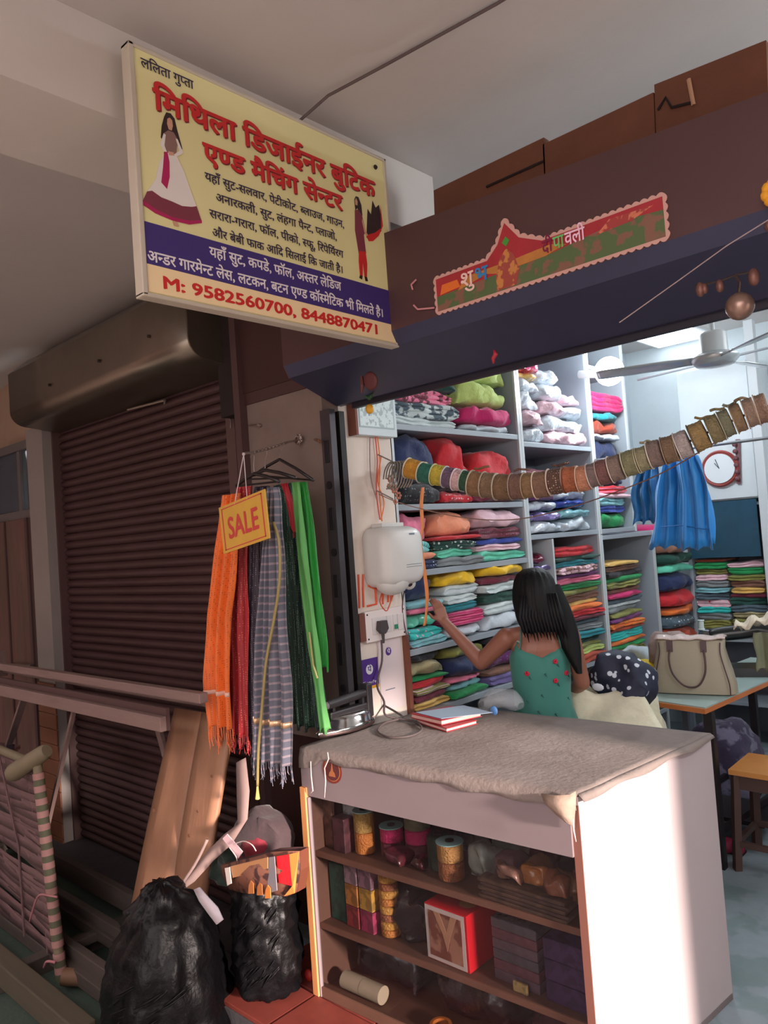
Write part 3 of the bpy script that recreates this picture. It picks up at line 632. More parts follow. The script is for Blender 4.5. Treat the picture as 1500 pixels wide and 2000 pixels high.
# third row
stack('left stack of the nearest third shelf', G, 2.56, 2.80, 1.451, [('navy', 'f', .045, 'dots', 'white', 70), ('peach', 'f', .03), ('turquoise', 'f', .05, 'stripesY', 'white', 18), ('pink', 'l', .14)])
stack('middle stack of the nearest third shelf', G, 2.81, 3.13, 1.451, [('grey', 'f', .04), ('mint', 'f', .04), ('dkgreen', 'f', .045, 'flowers', 'white', 40), ('red', 'f', .02), ('peach', 'l', .12)])
stack('right stack of the nearest third shelf', G, 3.14, 3.56, 1.451, [('mint', 'f', .05), ('palepink', 'f', .035), ('blue', 'f', .03), ('maroon', 'f', .055, 'dots', 'grey', 60), ('palepink', 'l', .10)])
# fourth row
stack('left stack of the nearest fourth shelf', G, 2.56, 2.83, 1.101, [('aqua', 'f', .035), ('turquoise', 'f', .05, 'flowers', 'palepink', 36), ('mint', 'p', .065), ('pink', 'f', .025), ('aqua', 'f', .03), ('navy', 'l', .12)])
stack('middle stack of the nearest fourth shelf', G, 2.84, 3.14, 1.101, [('cloudy', 'l', .055), ('magenta', 'f', .07, 'stripesZ', 'pink', 26), ('teal', 'f', .04), ('white', 'f', .04), ('white', 'f', .045, 'stripesY', 'cloudy', 60), ('yellow', 'l', .075)])
stack('right stack of the nearest fourth shelf', G, 3.15, 3.56, 1.101, [('cloudy', 'l', .075), ('white', 'f', .055), ('dkgreen', 'f', .055), ('white', 'f', .045), ('maroon', 'l', .04), ('yellow', 'l', .055)])
# fifth row
stack('left stack of the nearest fifth shelf', G, 2.56, 2.84, 0.816, [('gold', 'f', .035), ('maroon', 'f', .03), ('olive', 'f', .03, 'stripesZ', 'palepink', 30), ('red', 'f', .03), ('green', 'f', .02), ('beige', 'l', .07), ('black', 'l', .055)])
stack('middle stack of the nearest fifth shelf', G, 2.85, 3.14, 0.816, [('green', 'f', .03), ('aqua', 'l', .035), ('pink', 'l', .03), ('navy', 'l', .09), ('olive', 'l', .06)])
stack('right stack of the nearest fifth shelf', G, 3.15, 3.56, 0.816, [('violet', 'f', .05), ('brown', 'f', .03), ('purple', 'l', .08, 'dots', 'grey', 60), ('navy', 'l', .05), ('black', 'l', .04)])
# second unit
GW = 'plastic wrapped garments on the shelves'
stack('left heap of the upper wrapped rows', GW, 3.64, 3.89, 2.091, [('cloudy', 'p', .10), ('palepink', 'p', .09), ('cloudy', 'p', .10), ('cloudy', 'p', .08), ('gold', 'p', .04), ('magenta', 'p', .10)])
stack('middle heap of the upper wrapped rows', GW, 3.90, 4.15, 2.091, [('palepink', 'p', .08), ('cloudy', 'p', .10), ('palepink', 'p', .09), ('cloudy', 'p', .10), ('cloudy', 'p', .08)])
stack('right heap of the upper wrapped rows', GW, 4.16, 4.40, 2.091, [('palepink', 'p', .08), ('cloudy', 'p', .09), ('cloudy', 'p', .09), ('palepink', 'p', .07)])
stack('left heap of the lower wrapped rows', GW, 3.64, 3.98, 1.571, [('cloudy', 'p', .07), ('violet', 'p', .06), ('cloudy', 'p', .06), ('purple', 'l', .09), ('maroon', 'l', .10)])
stack('right heap of the lower wrapped rows', GW, 3.99, 4.39, 1.571, [('cloudy', 'p', .08), ('aqua', 'p', .06), ('blue', 'p', .05), ('cloudy', 'p', .08), ('maroon', 'l', .08)])
stack('narrow stack behind the girl', GW, 3.63, 3.825, 0.781, [('brown', 'p', .07), ('grey', 'p', .07), ('palepink', 'p', .08), ('maroon', 'p', .07), ('palepink', 'p', .09), ('pink', 'p', .07), ('grey', 'p', .05), ('cloudy', 'p', .07), ('violet', 'p', .05), ('maroon', 'p', .06)])
stack('narrow unit under the glaring bulb', G, 4.46, 4.91, 1.571, [('green', 'l', .10), ('blue', 'f', .045), ('aqua', 'f', .05), ('palepink', 'f', .03), ('red', 'f', .05, 'stripesZ', 'pink', 14), ('navy', 'l', .16), ('navy', 'l', .14), ('cloudy', 'p', .05), ('rust', 'l', .08), ('teal', 'l', .06), ('magenta', 'f', .13)])
d1 = [('rust', 'f', .04), ('lime', 'f', .03), ('olive', 'f', .02), ('dkgreen', 'f', .03), ('teal', 'f', .035), ('grey', 'f', .03), ('slate', 'f', .025), ('maroon', 'f', .02), ('red', 'f', .03), ('orange', 'f', .025), ('gold', 'f', .02), ('brown', 'f', .035), ('olive', 'f', .025), ('green', 'f', .03), ('pink', 'f', .03), ('purple', 'f', .02), ('palepink', 'f', .035, 'blotch', 'brown', 30), ('teal', 'f', .03), ('dkgreen', 'f', .02), ('red', 'f', .045)]
stack('left stack beside the girl', G, 3.87, 4.40, 0.781, [(a[0], a[1], a[2] * 1.21) + tuple(a[3:]) for a in d1])
d2 = [('olive', 'f', .06), ('green', 'f', .025), ('orange', 'f', .025), ('turquoise', 'f', .05), ('rust', 'f', .02), ('orange', 'f', .035, 'dots', 'yellow', 40), ('purple', 'f', .025), ('olive', 'f', .03), ('grey', 'f', .03), ('white', 'f', .02), ('slate', 'f', .03), ('magenta', 'f', .028), ('brown', 'f', .03), ('olive', 'f', .035), ('green', 'f', .03), ('black', 'f', .03), ('brown', 'f', .035), ('gold', 'f', .025)]
stack('right stack beside the girl', G, 4.47, 4.98, 0.721, [(a[0], a[1], a[2] * 1.12) + tuple(a[3:]) for a in d2])
# loose heap beyond the low unit
hp = [('maroon', 'l', .10), ('rust', 'l', .10), ('slate', 'l', .09, 'dots', 'white', 40), ('orange', 'l', .06), ('red', 'l', .11), ('navy', 'l', .13), ('mint', 'l', .06), ('dkgreen', 'l', .08), ('brown', 'l', .07), ('magenta', 'l', .14)]
tb = thing('side_rack', 'dark low rack carrying a loose heap of clothes in the corner', 'rack', (-2.4, 5.4, 0))
obj('board', MB().box((-2.7, 5.22, 0.60), (-2.12, 5.60, 0.63)), M_lamdark, tb)
for x, y in ((-2.69, 5.23), (-2.14, 5.23), (-2.69, 5.58), (-2.14, 5.58)): obj('leg', MB().box((x - .01, y - .01, 0), (x + .02, y + .02, 0.60)), M_lamdark, tb)
stack('loose heap in the far corner', 'clothes heaped in the far corner', 5.23, 5.58, 0.631, hp, xf=-2.16, depth=0.40)

# ------------------------------------------------------------------ back wall: shelf with stacks, cabinet with the clock
bu = thing('back_shelf_unit', 'grey shelf unit on the back wall below the white cabinet', 'shelf', (-1.6, 5.7, 0))
for x in (-2.17, -1.66, -1.12):
    obj('side_panel', MB().bbox((x - 0.012, 5.52, 0), (x + 0.012, 5.94, 1.70), 0.001), M_lamedge if x > -2 and x < -1.3 else M_lam, bu)
for z in (0.30, 0.74, 1.68): obj('shelf', MB().box((-2.158, 5.52, z - 0.02), (-1.132, 5.94, z)), M_lam, bu)
obj('back_panel', MB().box((-2.17, 5.94, 0), (-1.12, 5.948, 1.70)), M_lamdark, bu)
stack('left stack on the back wall', G, -2.15, -1.93, 0.741, [('slate', 'f', .06), ('olive', 'f', .06), ('grey', 'f', .05), ('turquoise', 'f', .045), ('palepink', 'f', .05, 'dots', 'red', 30), ('slate', 'f', .05), ('aqua', 'f', .04), ('grey', 'f', .05), ('palepink', 'f', .04), ('olive', 'f', .04), ('green', 'f', .05), ('rust', 'f', .02)], xf=5.54, depth=0.30, wall='back')
stack('right stack on the back wall', G, -1.915, -1.685, 0.741, [('maroon', 'f', .06), ('red', 'f', .03), ('olive', 'f', .05), ('beige', 'f', .04), ('slate', 'f', .05), ('dkgreen', 'f', .05), ('maroon', 'f', .03), ('gold', 'f', .04), ('brown', 'f', .05), ('olive', 'f', .04), ('green', 'f', .05), ('palepink', 'f', .04)], xf=5.54, depth=0.30, wall='back')
stack('stack right of the pale post', G, -1.64, -1.15, 0.741, [('maroon', 'f', .06), ('purple', 'f', .05), ('cloudy', 'p', .06), ('orange', 'l', .07), ('grey', 'p', .07), ('maroon', 'f', .05), ('cloudy', 'p', .06), ('palepink', 'f', .05)], xf=5.54, depth=0.30, wall='back')
cb_ = thing('wall_cabinet', 'tall white wall cabinet carrying the clock on its door', 'cabinet', (-1.87, 5.6, 1.705))
obj('body', MB().bbox((-2.16, 5.53, 1.705), (-1.66, 5.94, 2.66), 0.003), mat('cabinet_white', (205, 214, 218), 0.5, var=0.04), cb_)
obj('door', MB().bbox((-2.15, 5.505, 1.715), (-1.67, 5.529, 2.65), 0.003), mat('cabinet_white', (205, 214, 218), 0.5, var=0.04), cb_)
gl = thing('glass_case_door', 'bluish reflecting glass front under the clock cabinet', 'glass', (-1.85, 5.5, 1.30))
obj('pane', MB().box((-2.15, 5.495, 1.31), (-1.68, 5.501, 1.70)), mat('bluish_glass', (46, 86, 108), 0.15, var=0.25, vs=3, trans=0.25), gl)
po = thing('pale_post', 'pale square post right of the clock cabinet', 'post', (-1.60, 5.48, 0))
obj('post_body', MB().bbox((-1.645, 5.43, 0), (-1.585, 5.49, 2.9), 0.004), mat('post_paint', (190, 196, 200), 0.5), po)
ck = thing('wall_clock', 'round white wall clock with a red-brown rim', 'clock', (-1.893,5.470,1.929))
cc = Vector((-1.893,5.470,1.929)); 
obj('rim', MB().lathe([(0.10, -0.028), (0.125, -0.028), (0.128, -0.01), (0.118, 0.002), (0.10, -0.012)], cc, (0, -1, 0), 32), mat('clock_rim', (150, 66, 62), 0.35), ck, smooth=True, autosmooth=40)
obj('dial', MB().cyl(cc + Vector((0, 0.03, 0)), cc + Vector((0, -0.001, 0)), 0.103, 32), mat('clock_dial', (215, 222, 226), 0.4), ck)
for k in range(12):
    a = k * PI / 6
    obj('hour_mark', MB().box((-0.003, 0, -0.008), (0.003, 0.002, 0.008)), M_dark, ck).matrix_local = Matrix.Translation(Vector((0.082*math.sin(a), -0.004, 0.082*math.cos(a)))) @ Matrix.Rotation(a, 4, 'Y')
for nm, a, l in (('hour_hand', R(-35), 0.05), ('minute_hand', R(-18), 0.07)):
    e = cc + Vector((math.sin(a) * l, -0.004, math.cos(a) * l)); obj(nm, MB().beam(cc + Vector((0, -0.004, 0)), e, 0.007, 0.003), mat('clock_hand', (40, 44, 60), 0.5), ck)
ob = thing('brown_wall_strip', 'narrow brown scalloped strip hanging right of the clock', 'ornament', (-1.767,5.490,1.968))
obj('strip', MB().beam((-1.761,5.490,2.116), (-1.780,5.490,1.811), 0.028, 0.01, (0, 1, 0)), mat('strip_brown', (112, 70, 76), 0.6), ob)
for k in range(6): obj('bead', MB().sphere(Vector((-1.781,5.470,2.082)) + Vector((0.0, 0, -0.047 * k)), 0.016, 8), mat('strip_brown', (112, 70, 76), 0.6), ob)
# curtain rod with the blue dresses
rd = thing('hanging_rod', 'thin steel rod stretched across the shop above the blue dress', 'rod', (-1.6, 4.4, 2.0))
obj('tube', MB().cyl((-2.28, 4.42, 2.005), (1.3, 4.36, 1.985), 0.009, 8), mat('steel', (170, 176, 182), 0.3, metal=0.8), rd)
rd2 = thing('upper_rod', 'thin steel rod under the shop ceiling behind the fan', 'rod', (-1.686,5.000,2.599))
obj('tube', MB().cyl((-2.217,5.000,2.566), (-1.296,5.000,2.601), 0.008, 8), mat('steel', (170, 176, 182), 0.3, metal=0.8), rd2)

def hang(rows, n, pleats, amp, dirv, seed=0, taper=1.0, m=None, uv=None, ripple=0.0):
    """rows: (centre xyz, half width); pleats run down; returns MB grid. dirv = width direction"""
    d = Vector(dirv).normalized(); nn = Vector((d.y, -d.x, 0)); out = []
    for i, (c, hw) in enumerate(rows):
        c = Vector(c); t = i / (len(rows) - 1); row = []
        for k in range(n):
            u = -1 + 2 * k / (n - 1)
            ph = u * pleats * PI + seed * 1.3 + 0.5 * nz((u * 2, t * 1.6, seed), 1, seed)
            a = amp * (math.sin(ph) + 0.35 * math.sin(2.3 * ph + seed)) + ripple * nz((u * 3, t * 4, seed), 1, seed)
            sidew = hw * 0.06 * math.sin(t * 9 + seed) * (abs(u) ** 3)
            row.append(c + d * (u * hw + sidew) + nn * a + Vector((0, 0, (-0.012 * math.cos(ph) if i == len(rows) - 1 else 0))))
        out.append(row)
    return MB().grid(out)
def interp(keys, n):
    """keys: list of (centre, hw) -> n smoothly interpolated rows"""
    out = []
    for i in range(n):
        t = i / (n - 1) * (len(keys) - 1); a = min(int(t), len(keys) - 2); f = t - a
        c = Vector(keys[a][0]).lerp(Vector(keys[a + 1][0]), f); out.append((c, keys[a][1] * (1 - f) + keys[a + 1][1] * f))
    return out
M_bluecloth = mat('bright_blue_satin', (32, 132, 206), 0.5, var=0.08, vs=5, sheen=0.3, bump=0.12, bs=30)
bd = thing('blue_dress', 'bright blue dress hanging from the rod in front of the clock', 'clothing', (-1.695,4.330,1.709))
mb = hang(interp([((-1.718,4.330,1.951), 0.10), ((-1.720,4.330,1.755), 0.15), ((-1.748,4.330,1.440), 0.19)], 14), 41, 5, 0.022, (1, 0.05, 0), 1, ripple=0.02)
obj('skirt_panel', mb, M_bluecloth, bd, smooth=True, solid=0.004)
mb = hang(interp([((-1.658,4.290,1.957), 0.06), ((-1.642,4.290,1.747), 0.085), ((-1.655,4.290,1.427), 0.10)], 12), 25, 2.5, 0.018, (1, 0.05, 0), 4, ripple=0.02)
obj('front_panel', mb, M_bluecloth, bd, smooth=True, solid=0.004)
obj('hem_band', MB().tube([(-1.831,4.270,1.562), (-1.713,4.270,1.563), (-1.560,4.270,1.528)], 0.003, 5), mat('blue_seam', (20, 90, 160), 0.6), bd)
obj('hanger_hook', MB().tube([(-1.659,4.330,1.958), (-1.667,4.360,2.007), (-1.649,4.370,2.017)], 0.003, 6), mat('steel', (170, 176, 182), 0.3, metal=0.8), bd)
bd = thing('blue_dress', 'darker blue garment hanging left of the bright blue dress', 'clothing', (-1.947,4.380,1.776))
mb = hang(interp([((-1.923,4.380,1.942), 0.05), ((-1.953,4.380,1.777), 0.085), ((-1.950,4.380,1.593), 0.09)], 12), 25, 3, 0.02, (1, 0.05, 0), 7, ripple=0.03)
obj('drape', mb, mat('mid_blue_satin', (28, 104, 160), 0.45, var=0.2, vs=8, sheen=0.2, bump=0.3, bs=30), bd, smooth=True, solid=0.004)

# ceiling fan
fn = thing('ceiling_fan', 'white ceiling fan with silver blades inside the shop', 'fan', (-1.359,4.000,2.428))
fc = Vector((-1.359,4.000,2.401)); M_fan = mat('fan_grey', (176, 182, 184), 0.4, var=0.04); M_fan2 = mat('fan_silver', (196, 204, 208), 0.25, metal=0.5)
obj('rod', MB().cyl(fc + Vector((0, 0, 0.08)), (fc.x, fc.y, 2.975), 0.013, 10), M_fan, fn)
obj('canopy', MB().lathe([(0.02, 0), (0.055, 0.03), (0.06, 0.08)], (fc.x, fc.y, 2.90), (0, 0, 1), 16), M_fan, fn, smooth=True)
obj('motor_cup', MB().lathe([(0.058, 0.02), (0.068, 0.03), (0.066, 0.125), (0.055, 0.135)], fc, (0, 0, 1), 24), M_fan, fn, smooth=True, autosmooth=40)
obj('motor', MB().lathe([(0.03, -0.045), (0.09, -0.035), (0.115, -0.008), (0.115, 0.008), (0.085, 0.025), (0.05, 0.03)], fc, (0, 0, 1), 28), M_fan2, fn, smooth=True, autosmooth=50)
for k in range(3):
    a = R(200 + 120 * k); d = Vector((math.cos(a), math.sin(a), 0)); s = Vector((-d.y, d.x, 0)); rows = []
    for r_, wv in ((0.10, 0.03), (0.16, 0.035), (0.22, 0.055), (0.40, 0.062), (0.56, 0.058), (0.585, 0.04)):
        rows.append([fc + d * r_ + s * (wv * q) + Vector((0, 0, 0.012 * q)) for q in (-1, -0.4, 0.4, 1)])
    obj('blade', MB().grid(rows), M_fan2, fn, smooth=True, solid=0.004)


# ================================================================== THE DISPLAY COUNTER
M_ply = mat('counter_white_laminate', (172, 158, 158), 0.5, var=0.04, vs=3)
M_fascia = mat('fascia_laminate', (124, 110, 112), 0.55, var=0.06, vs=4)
M_wood = mat('counter_wood', (206, 138, 84), 0.55, var=0.18, vs=5, stretch=(3, 3, 0.4))
M_shelfwood = mat('counter_shelf_wood', (100, 68, 54), 0.6, var=0.15, vs=6)
M_cglass = mat('counter_glass', (30, 22, 24), 0.06, alpha=0.27, spec=0.4)  # glass tinted dark so the stock behind it looks shaded
FL, FR, BR, BL = (-2.170, 1.800), (-1.086, 1.850), (-1.005, 2.600), (-2.130, 2.560)
dc = thing('display_counter', 'tall glass-fronted display counter with white end panel and pale fascia', 'counter', (-1.6, 2.2, 0.0))
def quad(a, b, c, d, z0, z1): return MB().prism([(p[0], p[1], z0) for p in (a, b, c, d)], (0, 0, z1 - z0))
def lerp2(a, b, t): return (a[0] + (b[0] - a[0]) * t, a[1] + (b[1] - a[1]) * t)
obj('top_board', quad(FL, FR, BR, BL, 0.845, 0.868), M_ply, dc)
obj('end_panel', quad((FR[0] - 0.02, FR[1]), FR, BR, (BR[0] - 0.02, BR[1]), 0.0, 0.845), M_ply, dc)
obj('end_panel_edge', quad((FR[0] - 0.022, FR[1] - 0.004), (FR[0] + 0.001, FR[1] - 0.003), (FR[0] + 0.001, FR[1]), (FR[0] - 0.022, FR[1]), 0.0, 0.845), mat('edge_brown_wood', (124, 78, 66), 0.6), dc)
obj('left_panel', quad(FL, (FL[0] + 0.018, FL[1]), (BL[0] + 0.018, BL[1]), BL, 0.0, 0.845), M_shelfwood, dc)
obj('rear_panel', quad((BL[0], BL[1] - 0.015), (BR[0] - 0.02, BR[1] - 0.015), (BR[0] - 0.02, BR[1]), BL, 0.0, 0.845), mat('counter_back_dark', (62, 44, 44), 0.7), dc)
fa, fb = (FL[0], FL[1] - 0.012), (FR[0] - 0.022, FR[1] - 0.012)
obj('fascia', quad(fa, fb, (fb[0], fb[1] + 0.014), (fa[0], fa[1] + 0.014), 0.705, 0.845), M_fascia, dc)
obj('front_post', MB().bbox((FL[0] - 0.004, FL[1] - 0.022, 0.0), (FL[0] + 0.026, FL[1] + 0.006, 0.735), 0.003), M_wood, dc)
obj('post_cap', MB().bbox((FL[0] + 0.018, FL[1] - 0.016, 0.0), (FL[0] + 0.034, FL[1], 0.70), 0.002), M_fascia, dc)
obj('bottom_rail', quad((FL[0], FL[1] - 0.014), (FR[0], FR[1] - 0.014), (FR[0], FR[1] + 0.012), (FL[0], FL[1] + 0.012), 0.0, 0.035), M_shelfwood, dc)
obj('floor_board', quad(lerp2(FL, BL, .02), lerp2(FR, BR, .02), BR, BL, 0.0, 0.022), M_shelfwood, dc)
for z in (0.50, 0.245):
    a = (FL[0] + 0.02, FL[1] + 0.02); b = (FR[0] - 0.024, FR[1] + 0.02)
    obj('shelf', quad(a, b, (b[0] + 0.06, b[1] + 0.60), (a[0], a[1] + 0.60), z - 0.018, z), M_shelfwood, dc)
    obj('shelf_front', quad((a[0], a[1] - 0.006), (b[0], b[1] - 0.006), b, a, z - 0.019, z + 0.001), mat('shelf_lip', (130, 88, 72), 0.55, var=0.1), dc)
obj('glass_pane', quad((FL[0] + 0.03, FL[1] - 0.006), (FR[0] - 0.022, FR[1] - 0.006), (FR[0] - 0.022, FR[1] - 0.002), (FL[0] + 0.03, FL[1] - 0.002), 0.035, 0.705), M_cglass, dc)
# round sticker of a lamp on the fascia
fx = Vector((FR[0] - FL[0], FR[1] - FL[1], 0)).normalized(); so = Vector((-2.009,1.788,0.815)); so.y = FL[1] - 0.0125 + (so.x - FL[0]) * fx.y
def disc(r1, sx=1.0): return [(r1 * sx * math.cos(2*PI*k/28), r1 * math.sin(2*PI*k/28)) for k in range(28)]
flat_poly('round_sticker', disc(0.046), mat('sticker_brown', (112, 40, 30), 0.5), dc, so, fx, Z, 0.001)
flat_poly('sticker_ring', disc(0.039), mat('sticker_gold', (160, 96, 58), 0.5), dc, so, fx, Z, 0.0016)
flat_poly('sticker_ring', disc(0.036), mat('sticker_maroon', (84, 34, 34), 0.5), dc, so, fx, Z, 0.0022)
flat_poly('sticker_flame', [(-0.016, -0.022), (0.016, -0.022), (0.012, -0.008), (0.006, -0.004), (0.002, 0.024), (-0.006, -0.004), (-0.012, -0.008)], mat('sticker_gold', (160, 96, 58), 0.5), dc, so, fx, Z, 0.0028)
# cloth over the counter
ct = thing('counter_cloth', 'worn grey-beige cloth covering the counter top with frayed corner threads', 'cloth', (-1.6, 2.2, 0.869))
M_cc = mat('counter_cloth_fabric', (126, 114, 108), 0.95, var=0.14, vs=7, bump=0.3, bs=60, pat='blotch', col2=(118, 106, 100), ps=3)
def topz(u, v): return 0.874 + 0.004 * nz((u * 5, v * 5, 1), 1, 3)
rows = []
nu, nv = 40, 22
for j in range(nv + 1):
    v = j / nv; row = []
    for i in range(nu + 1):
        u = i / nu
        a = lerp2(FL, FR, u); b = lerp2(BL, BR, u); p = lerp2(a, b, v); row.append(Vector((p[0], p[1], topz(u, v))))
    rows.append(row)
def skirt(row, out, drops, seed):
    res = []
    for i, p in enumerate(row):
        t = i / (len(row) - 1); dr = drops(t); res.append((p, out, dr))
    l1 = [p + o_ * 0.010 + Vector((0, 0, -0.006)) for p, o_, d in res]
    l2 = [p + o_ * (0.016 + 0.003 * math.sin(9 * i + seed)) + Vector((0, 0, -0.006 - d * 0.5)) for i, (p, o_, d) in enumerate(res)]
    l3 = [p + o_ * (0.017 + 0.004 * math.sin(7 * i + seed)) + Vector((0, 0, -0.006 - d)) for i, (p, o_, d) in enumerate(res)]
    return l1, l2, l3
fo = Vector((fx.y, -fx.x, 0))
l1, l2, l3 = skirt(rows[0], fo, lambda t: 0.030 + 0.035 * max(0, 1 - t / 0.10) ** 0.5 + 0.004 * math.sin(t * 40), 1)
mb = MB().grid([l3, l2, l1] + rows)
ro = Vector((1, -0.1, 0)).normalized()
rr = [r[-1] for r in rows]; m1, m2, m3 = skirt(rr, ro, lambda t: 0.010 + 0.004 * math.sin(t * 17), 2)
mb.grid([rr, m1, m3])
lr = [r[0] for r in rows]; k1, k2, k3 = skirt(lr, Vector((-1, 0, 0)), lambda t: 0.02 + 0.045 * max(0, 1 - t / 0.2), 3)
mb.grid([lr, k1, k3])
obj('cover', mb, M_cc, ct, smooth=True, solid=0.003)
# hanging twisted corner at the right, threads at the left
mb = MB().grid([[(-1.185,1.828,0.867), (-1.123,1.800,0.881), (-1.093,1.820,0.882), (-1.079,1.830,0.891)],
                [(-1.172,1.820,0.846), (-1.112,1.790,0.861), (-1.093,1.810,0.853), (-1.082,1.830,0.857)],
                [(-1.144,1.825,0.822), (-1.108,1.800,0.834), (-1.095,1.815,0.823), (-1.089,1.830,0.820)],
                [(-1.114,1.828,0.802), (-1.097,1.810,0.808), (-1.094,1.820,0.800), (-1.092,1.830,0.790)]])
obj('corner_flap', mb, mat('flap_fabric', (156, 134, 118), 0.95, var=0.12, vs=20, bump=0.2), ct, smooth=True, solid=0.004)
for i, pts in enumerate(([(-2.106,1.783,0.834), (-2.103,1.778,0.786), (-2.096,1.775,0.734), (-2.112,1.778,0.723)],
                         [(-2.013,1.783,0.878), (-2.001,1.775,0.860), (-2.022,1.772,0.826), (-2.021,1.772,0.782), (-2.036,1.775,0.721)],
                         [(-1.067,1.783,0.834), (-1.069,1.788,0.802), (-1.066,1.790,0.773)])):
    obj('loose_thread', MB().tube(pts, [0.0022] * (len(pts) - 1) + [0.001], 5), mat('thread_white', (206, 190, 184), 0.9), ct)

# ------------------------------------------------------------------ stock behind the glass
def at(px_, dy, z):           # x along the counter by fraction, dy behind the glass
    x = -2.15 + px_ * 1.05; return (x, 1.80 + (x + 2.17) * 0.046 + dy, z)
def roll(label, u, dy, z, r, h, cols, group='lace rolls in the counter', flange=None):
    t = thing('lace_roll', label, 'lace roll', at(u, dy, z), group)
    c = Vector(at(u, dy, z)); n = len(cols)
    for i, cl in enumerate(cols):
        hh = h / n; o = c + Vector((0, 0, hh * i))
        prof = [(r * 0.9, 0.001), (r, 0.004)] + [(r * (1 + 0.02 * (k % 2)), 0.004 + (hh - 0.009) * k / 6) for k in range(7)] + [(r * 0.9, hh - 0.001)]
        obj('lace', MB().lathe(prof, o, (0, 0, 1), 20), mat('lace_%d_%d_%d' % cl, cl, 0.5, var=0.25, vs=40, bump=0.8, bs=160, metal=0.15), t, smooth=True, autosmooth=50)
    if flange: obj('flange', MB().cyl(c + Vector((0, 0, h)), c + Vector((0, 0, h + 0.003)), r * 1.08, 20), mat('flange_%d' % flange[0], flange, 0.4), t)
    obj('core', MB().cyl(c + Vector((0, 0, h)), c + Vector((0, 0, h + 0.006)), r * 0.35, 12), M_dark, t)
Zs = 0.501
roll('gold lace roll stacked on an orange one on the upper counter shelf', .155, .10, Zs, .036, .145, [(196, 120, 54), (176, 140, 74)], flange=(150, 190, 190))
roll('bright pink lace roll beside the gold one on the upper counter shelf', .25, .13, Zs, .040, .100, [(110, 44, 60), (196, 40, 100)], flange=(140, 184, 180))
roll('second pink lace roll under a striped one on the upper counter shelf', .33, .17, Zs, .045, .145, [(100, 40, 50), (206, 44, 104), (120, 116, 90)], flange=(80, 96, 96))
roll('dark green lace roll in the middle of the upper counter shelf', .445, .13, Zs, .038, .11, [(44, 62, 50)])
roll('ochre lace roll with pale green disc on the upper counter shelf', .52, .09, Zs, .042, .115, [(150, 92, 54), (190, 140, 80)], flange=(150, 184, 170))
roll('small turquoise trimmed roll near the back of the upper counter shelf', .42, .32, Zs, .045, .15, [(70, 80, 84), (40, 150, 180)])
def pack(nm, label, cat, u, dy, z, sz, col, glossy=False, group=None, rot=0.0, rough=0.25, lump=False):
    c = at(u, dy, z); 
    if lump:
        mb = soft(0, sz[1], -sz[0] / 2, sz[0] / 2, 0, sz[2], 'lump', 'X'); mb.v = [(c[0] + v[1], c[1] - v[0] - sz[1] * .2, c[2] + v[2]) for v in mb.v]
    else:
        mb = MB().bbox((c[0] - sz[0]/2, c[1], c[2]), (c[0] + sz[0]/2, c[1] + sz[1], c[2] + sz[2]), 0.003)
    return obj(nm, mb, plastic_wrap(col) if glossy else mat('box_%d_%d_%d' % tuple(col), col, 0.45, var=0.2, vs=18, pat='blotch', col2=[int(q * .75) for q in col], ps=30), None, smooth=lump, label=label, cat=cat, group=group)
pack('button_card', 'pink and brown card strip at the left end of the upper counter shelf', 'packet', .02, .06, Zs, (.045, .02, .17), (120, 84, 72))
pack('white_carton', 'small white carton behind the card strip on the upper counter shelf', 'box', .085, .10, Zs + 0.0, (.06, .05, .175), (186, 190, 190))
pack('trinket_tray', 'dark patterned tray of trinkets before the white carton', 'box', .085, .045, Zs, (.06, .05, .12), (96, 58, 64))
for i, (u, dy, cl, sz, lb) in enumerate(((.40, .08, (72, 24, 30), (.05, .06, .05), 'dark maroon bangle pouch below the green roll'),
        (.62, .10, (150, 158, 150), (.10, .09, .12), 'clear bag of silver beads right of the ochre roll'),
        (.60, .28, (170, 190, 180), (.11, .08, .17), 'pale crumpled bead bag behind the silver beads'),
        (.70, .12, (120, 84, 92), (.09, .09, .10), 'mauve bag of beads on the upper counter shelf'),
        (.73, .28, (150, 40, 84), (.08, .07, .15), 'magenta trim bundle behind the mauve beads'),
        (.79, .10, (150, 100, 72), (.10, .09, .11), 'bronze sequin bag on the upper counter shelf'),
        (.84, .26, (54, 50, 60), (.10, .08, .17), 'black trim bag behind the bronze sequins'),
        (.88, .10, (168, 116, 78), (.09, .09, .09), 'light copper sequin bag near the right end of the counter'),
        (.96, .12, (140, 74, 52), (.09, .10, .15), 'orange-brown trim bag at the right end of the upper counter shelf'),
        (.30, .07, (84, 36, 44), (.08, .06, .045), 'dark red elastic bundle under the pink rolls'))):
    pack('trim_bag', lb, 'bag', u, dy, Zs, sz, cl, True, 'bags of trimmings in the counter', lump=True)
for i, (u, dy, z, cl, sz, lb) in enumerate(((.68, .30, 0, (160, 150, 140), (.12, .10, .15), 'tall pale bead bag at the back of the upper counter shelf'),
        (.93, .28, 0, (120, 60, 50), (.12, .10, .17), 'rust trim bag at the back right of the upper counter shelf'),
        (.75, .05, .062, (150, 110, 96), (.10, .05, .055), 'pinkish bead bag lying on the flat packets at left'),
        (.83, .05, .062, (176, 110, 60), (.09, .05, .06), 'golden sequin bag lying on the flat packets'),
        (.90, .05, .062, (140, 84, 60), (.09, .05, .055), 'bronze sequin bag lying on the flat packets at right'),
        (.22, .30, 0, (60, 56, 66), (.14, .10, .16), 'dark navy trim bag behind the gold lace roll'),
        (.47, .30, 0, (90, 96, 84), (.10, .08, .16), 'olive trim bag behind the ochre lace roll'))):
    pack('trim_bag', lb, 'bag', u, dy, Zs + z, sz, cl, True, 'bags of trimmings in the counter', lump=True)
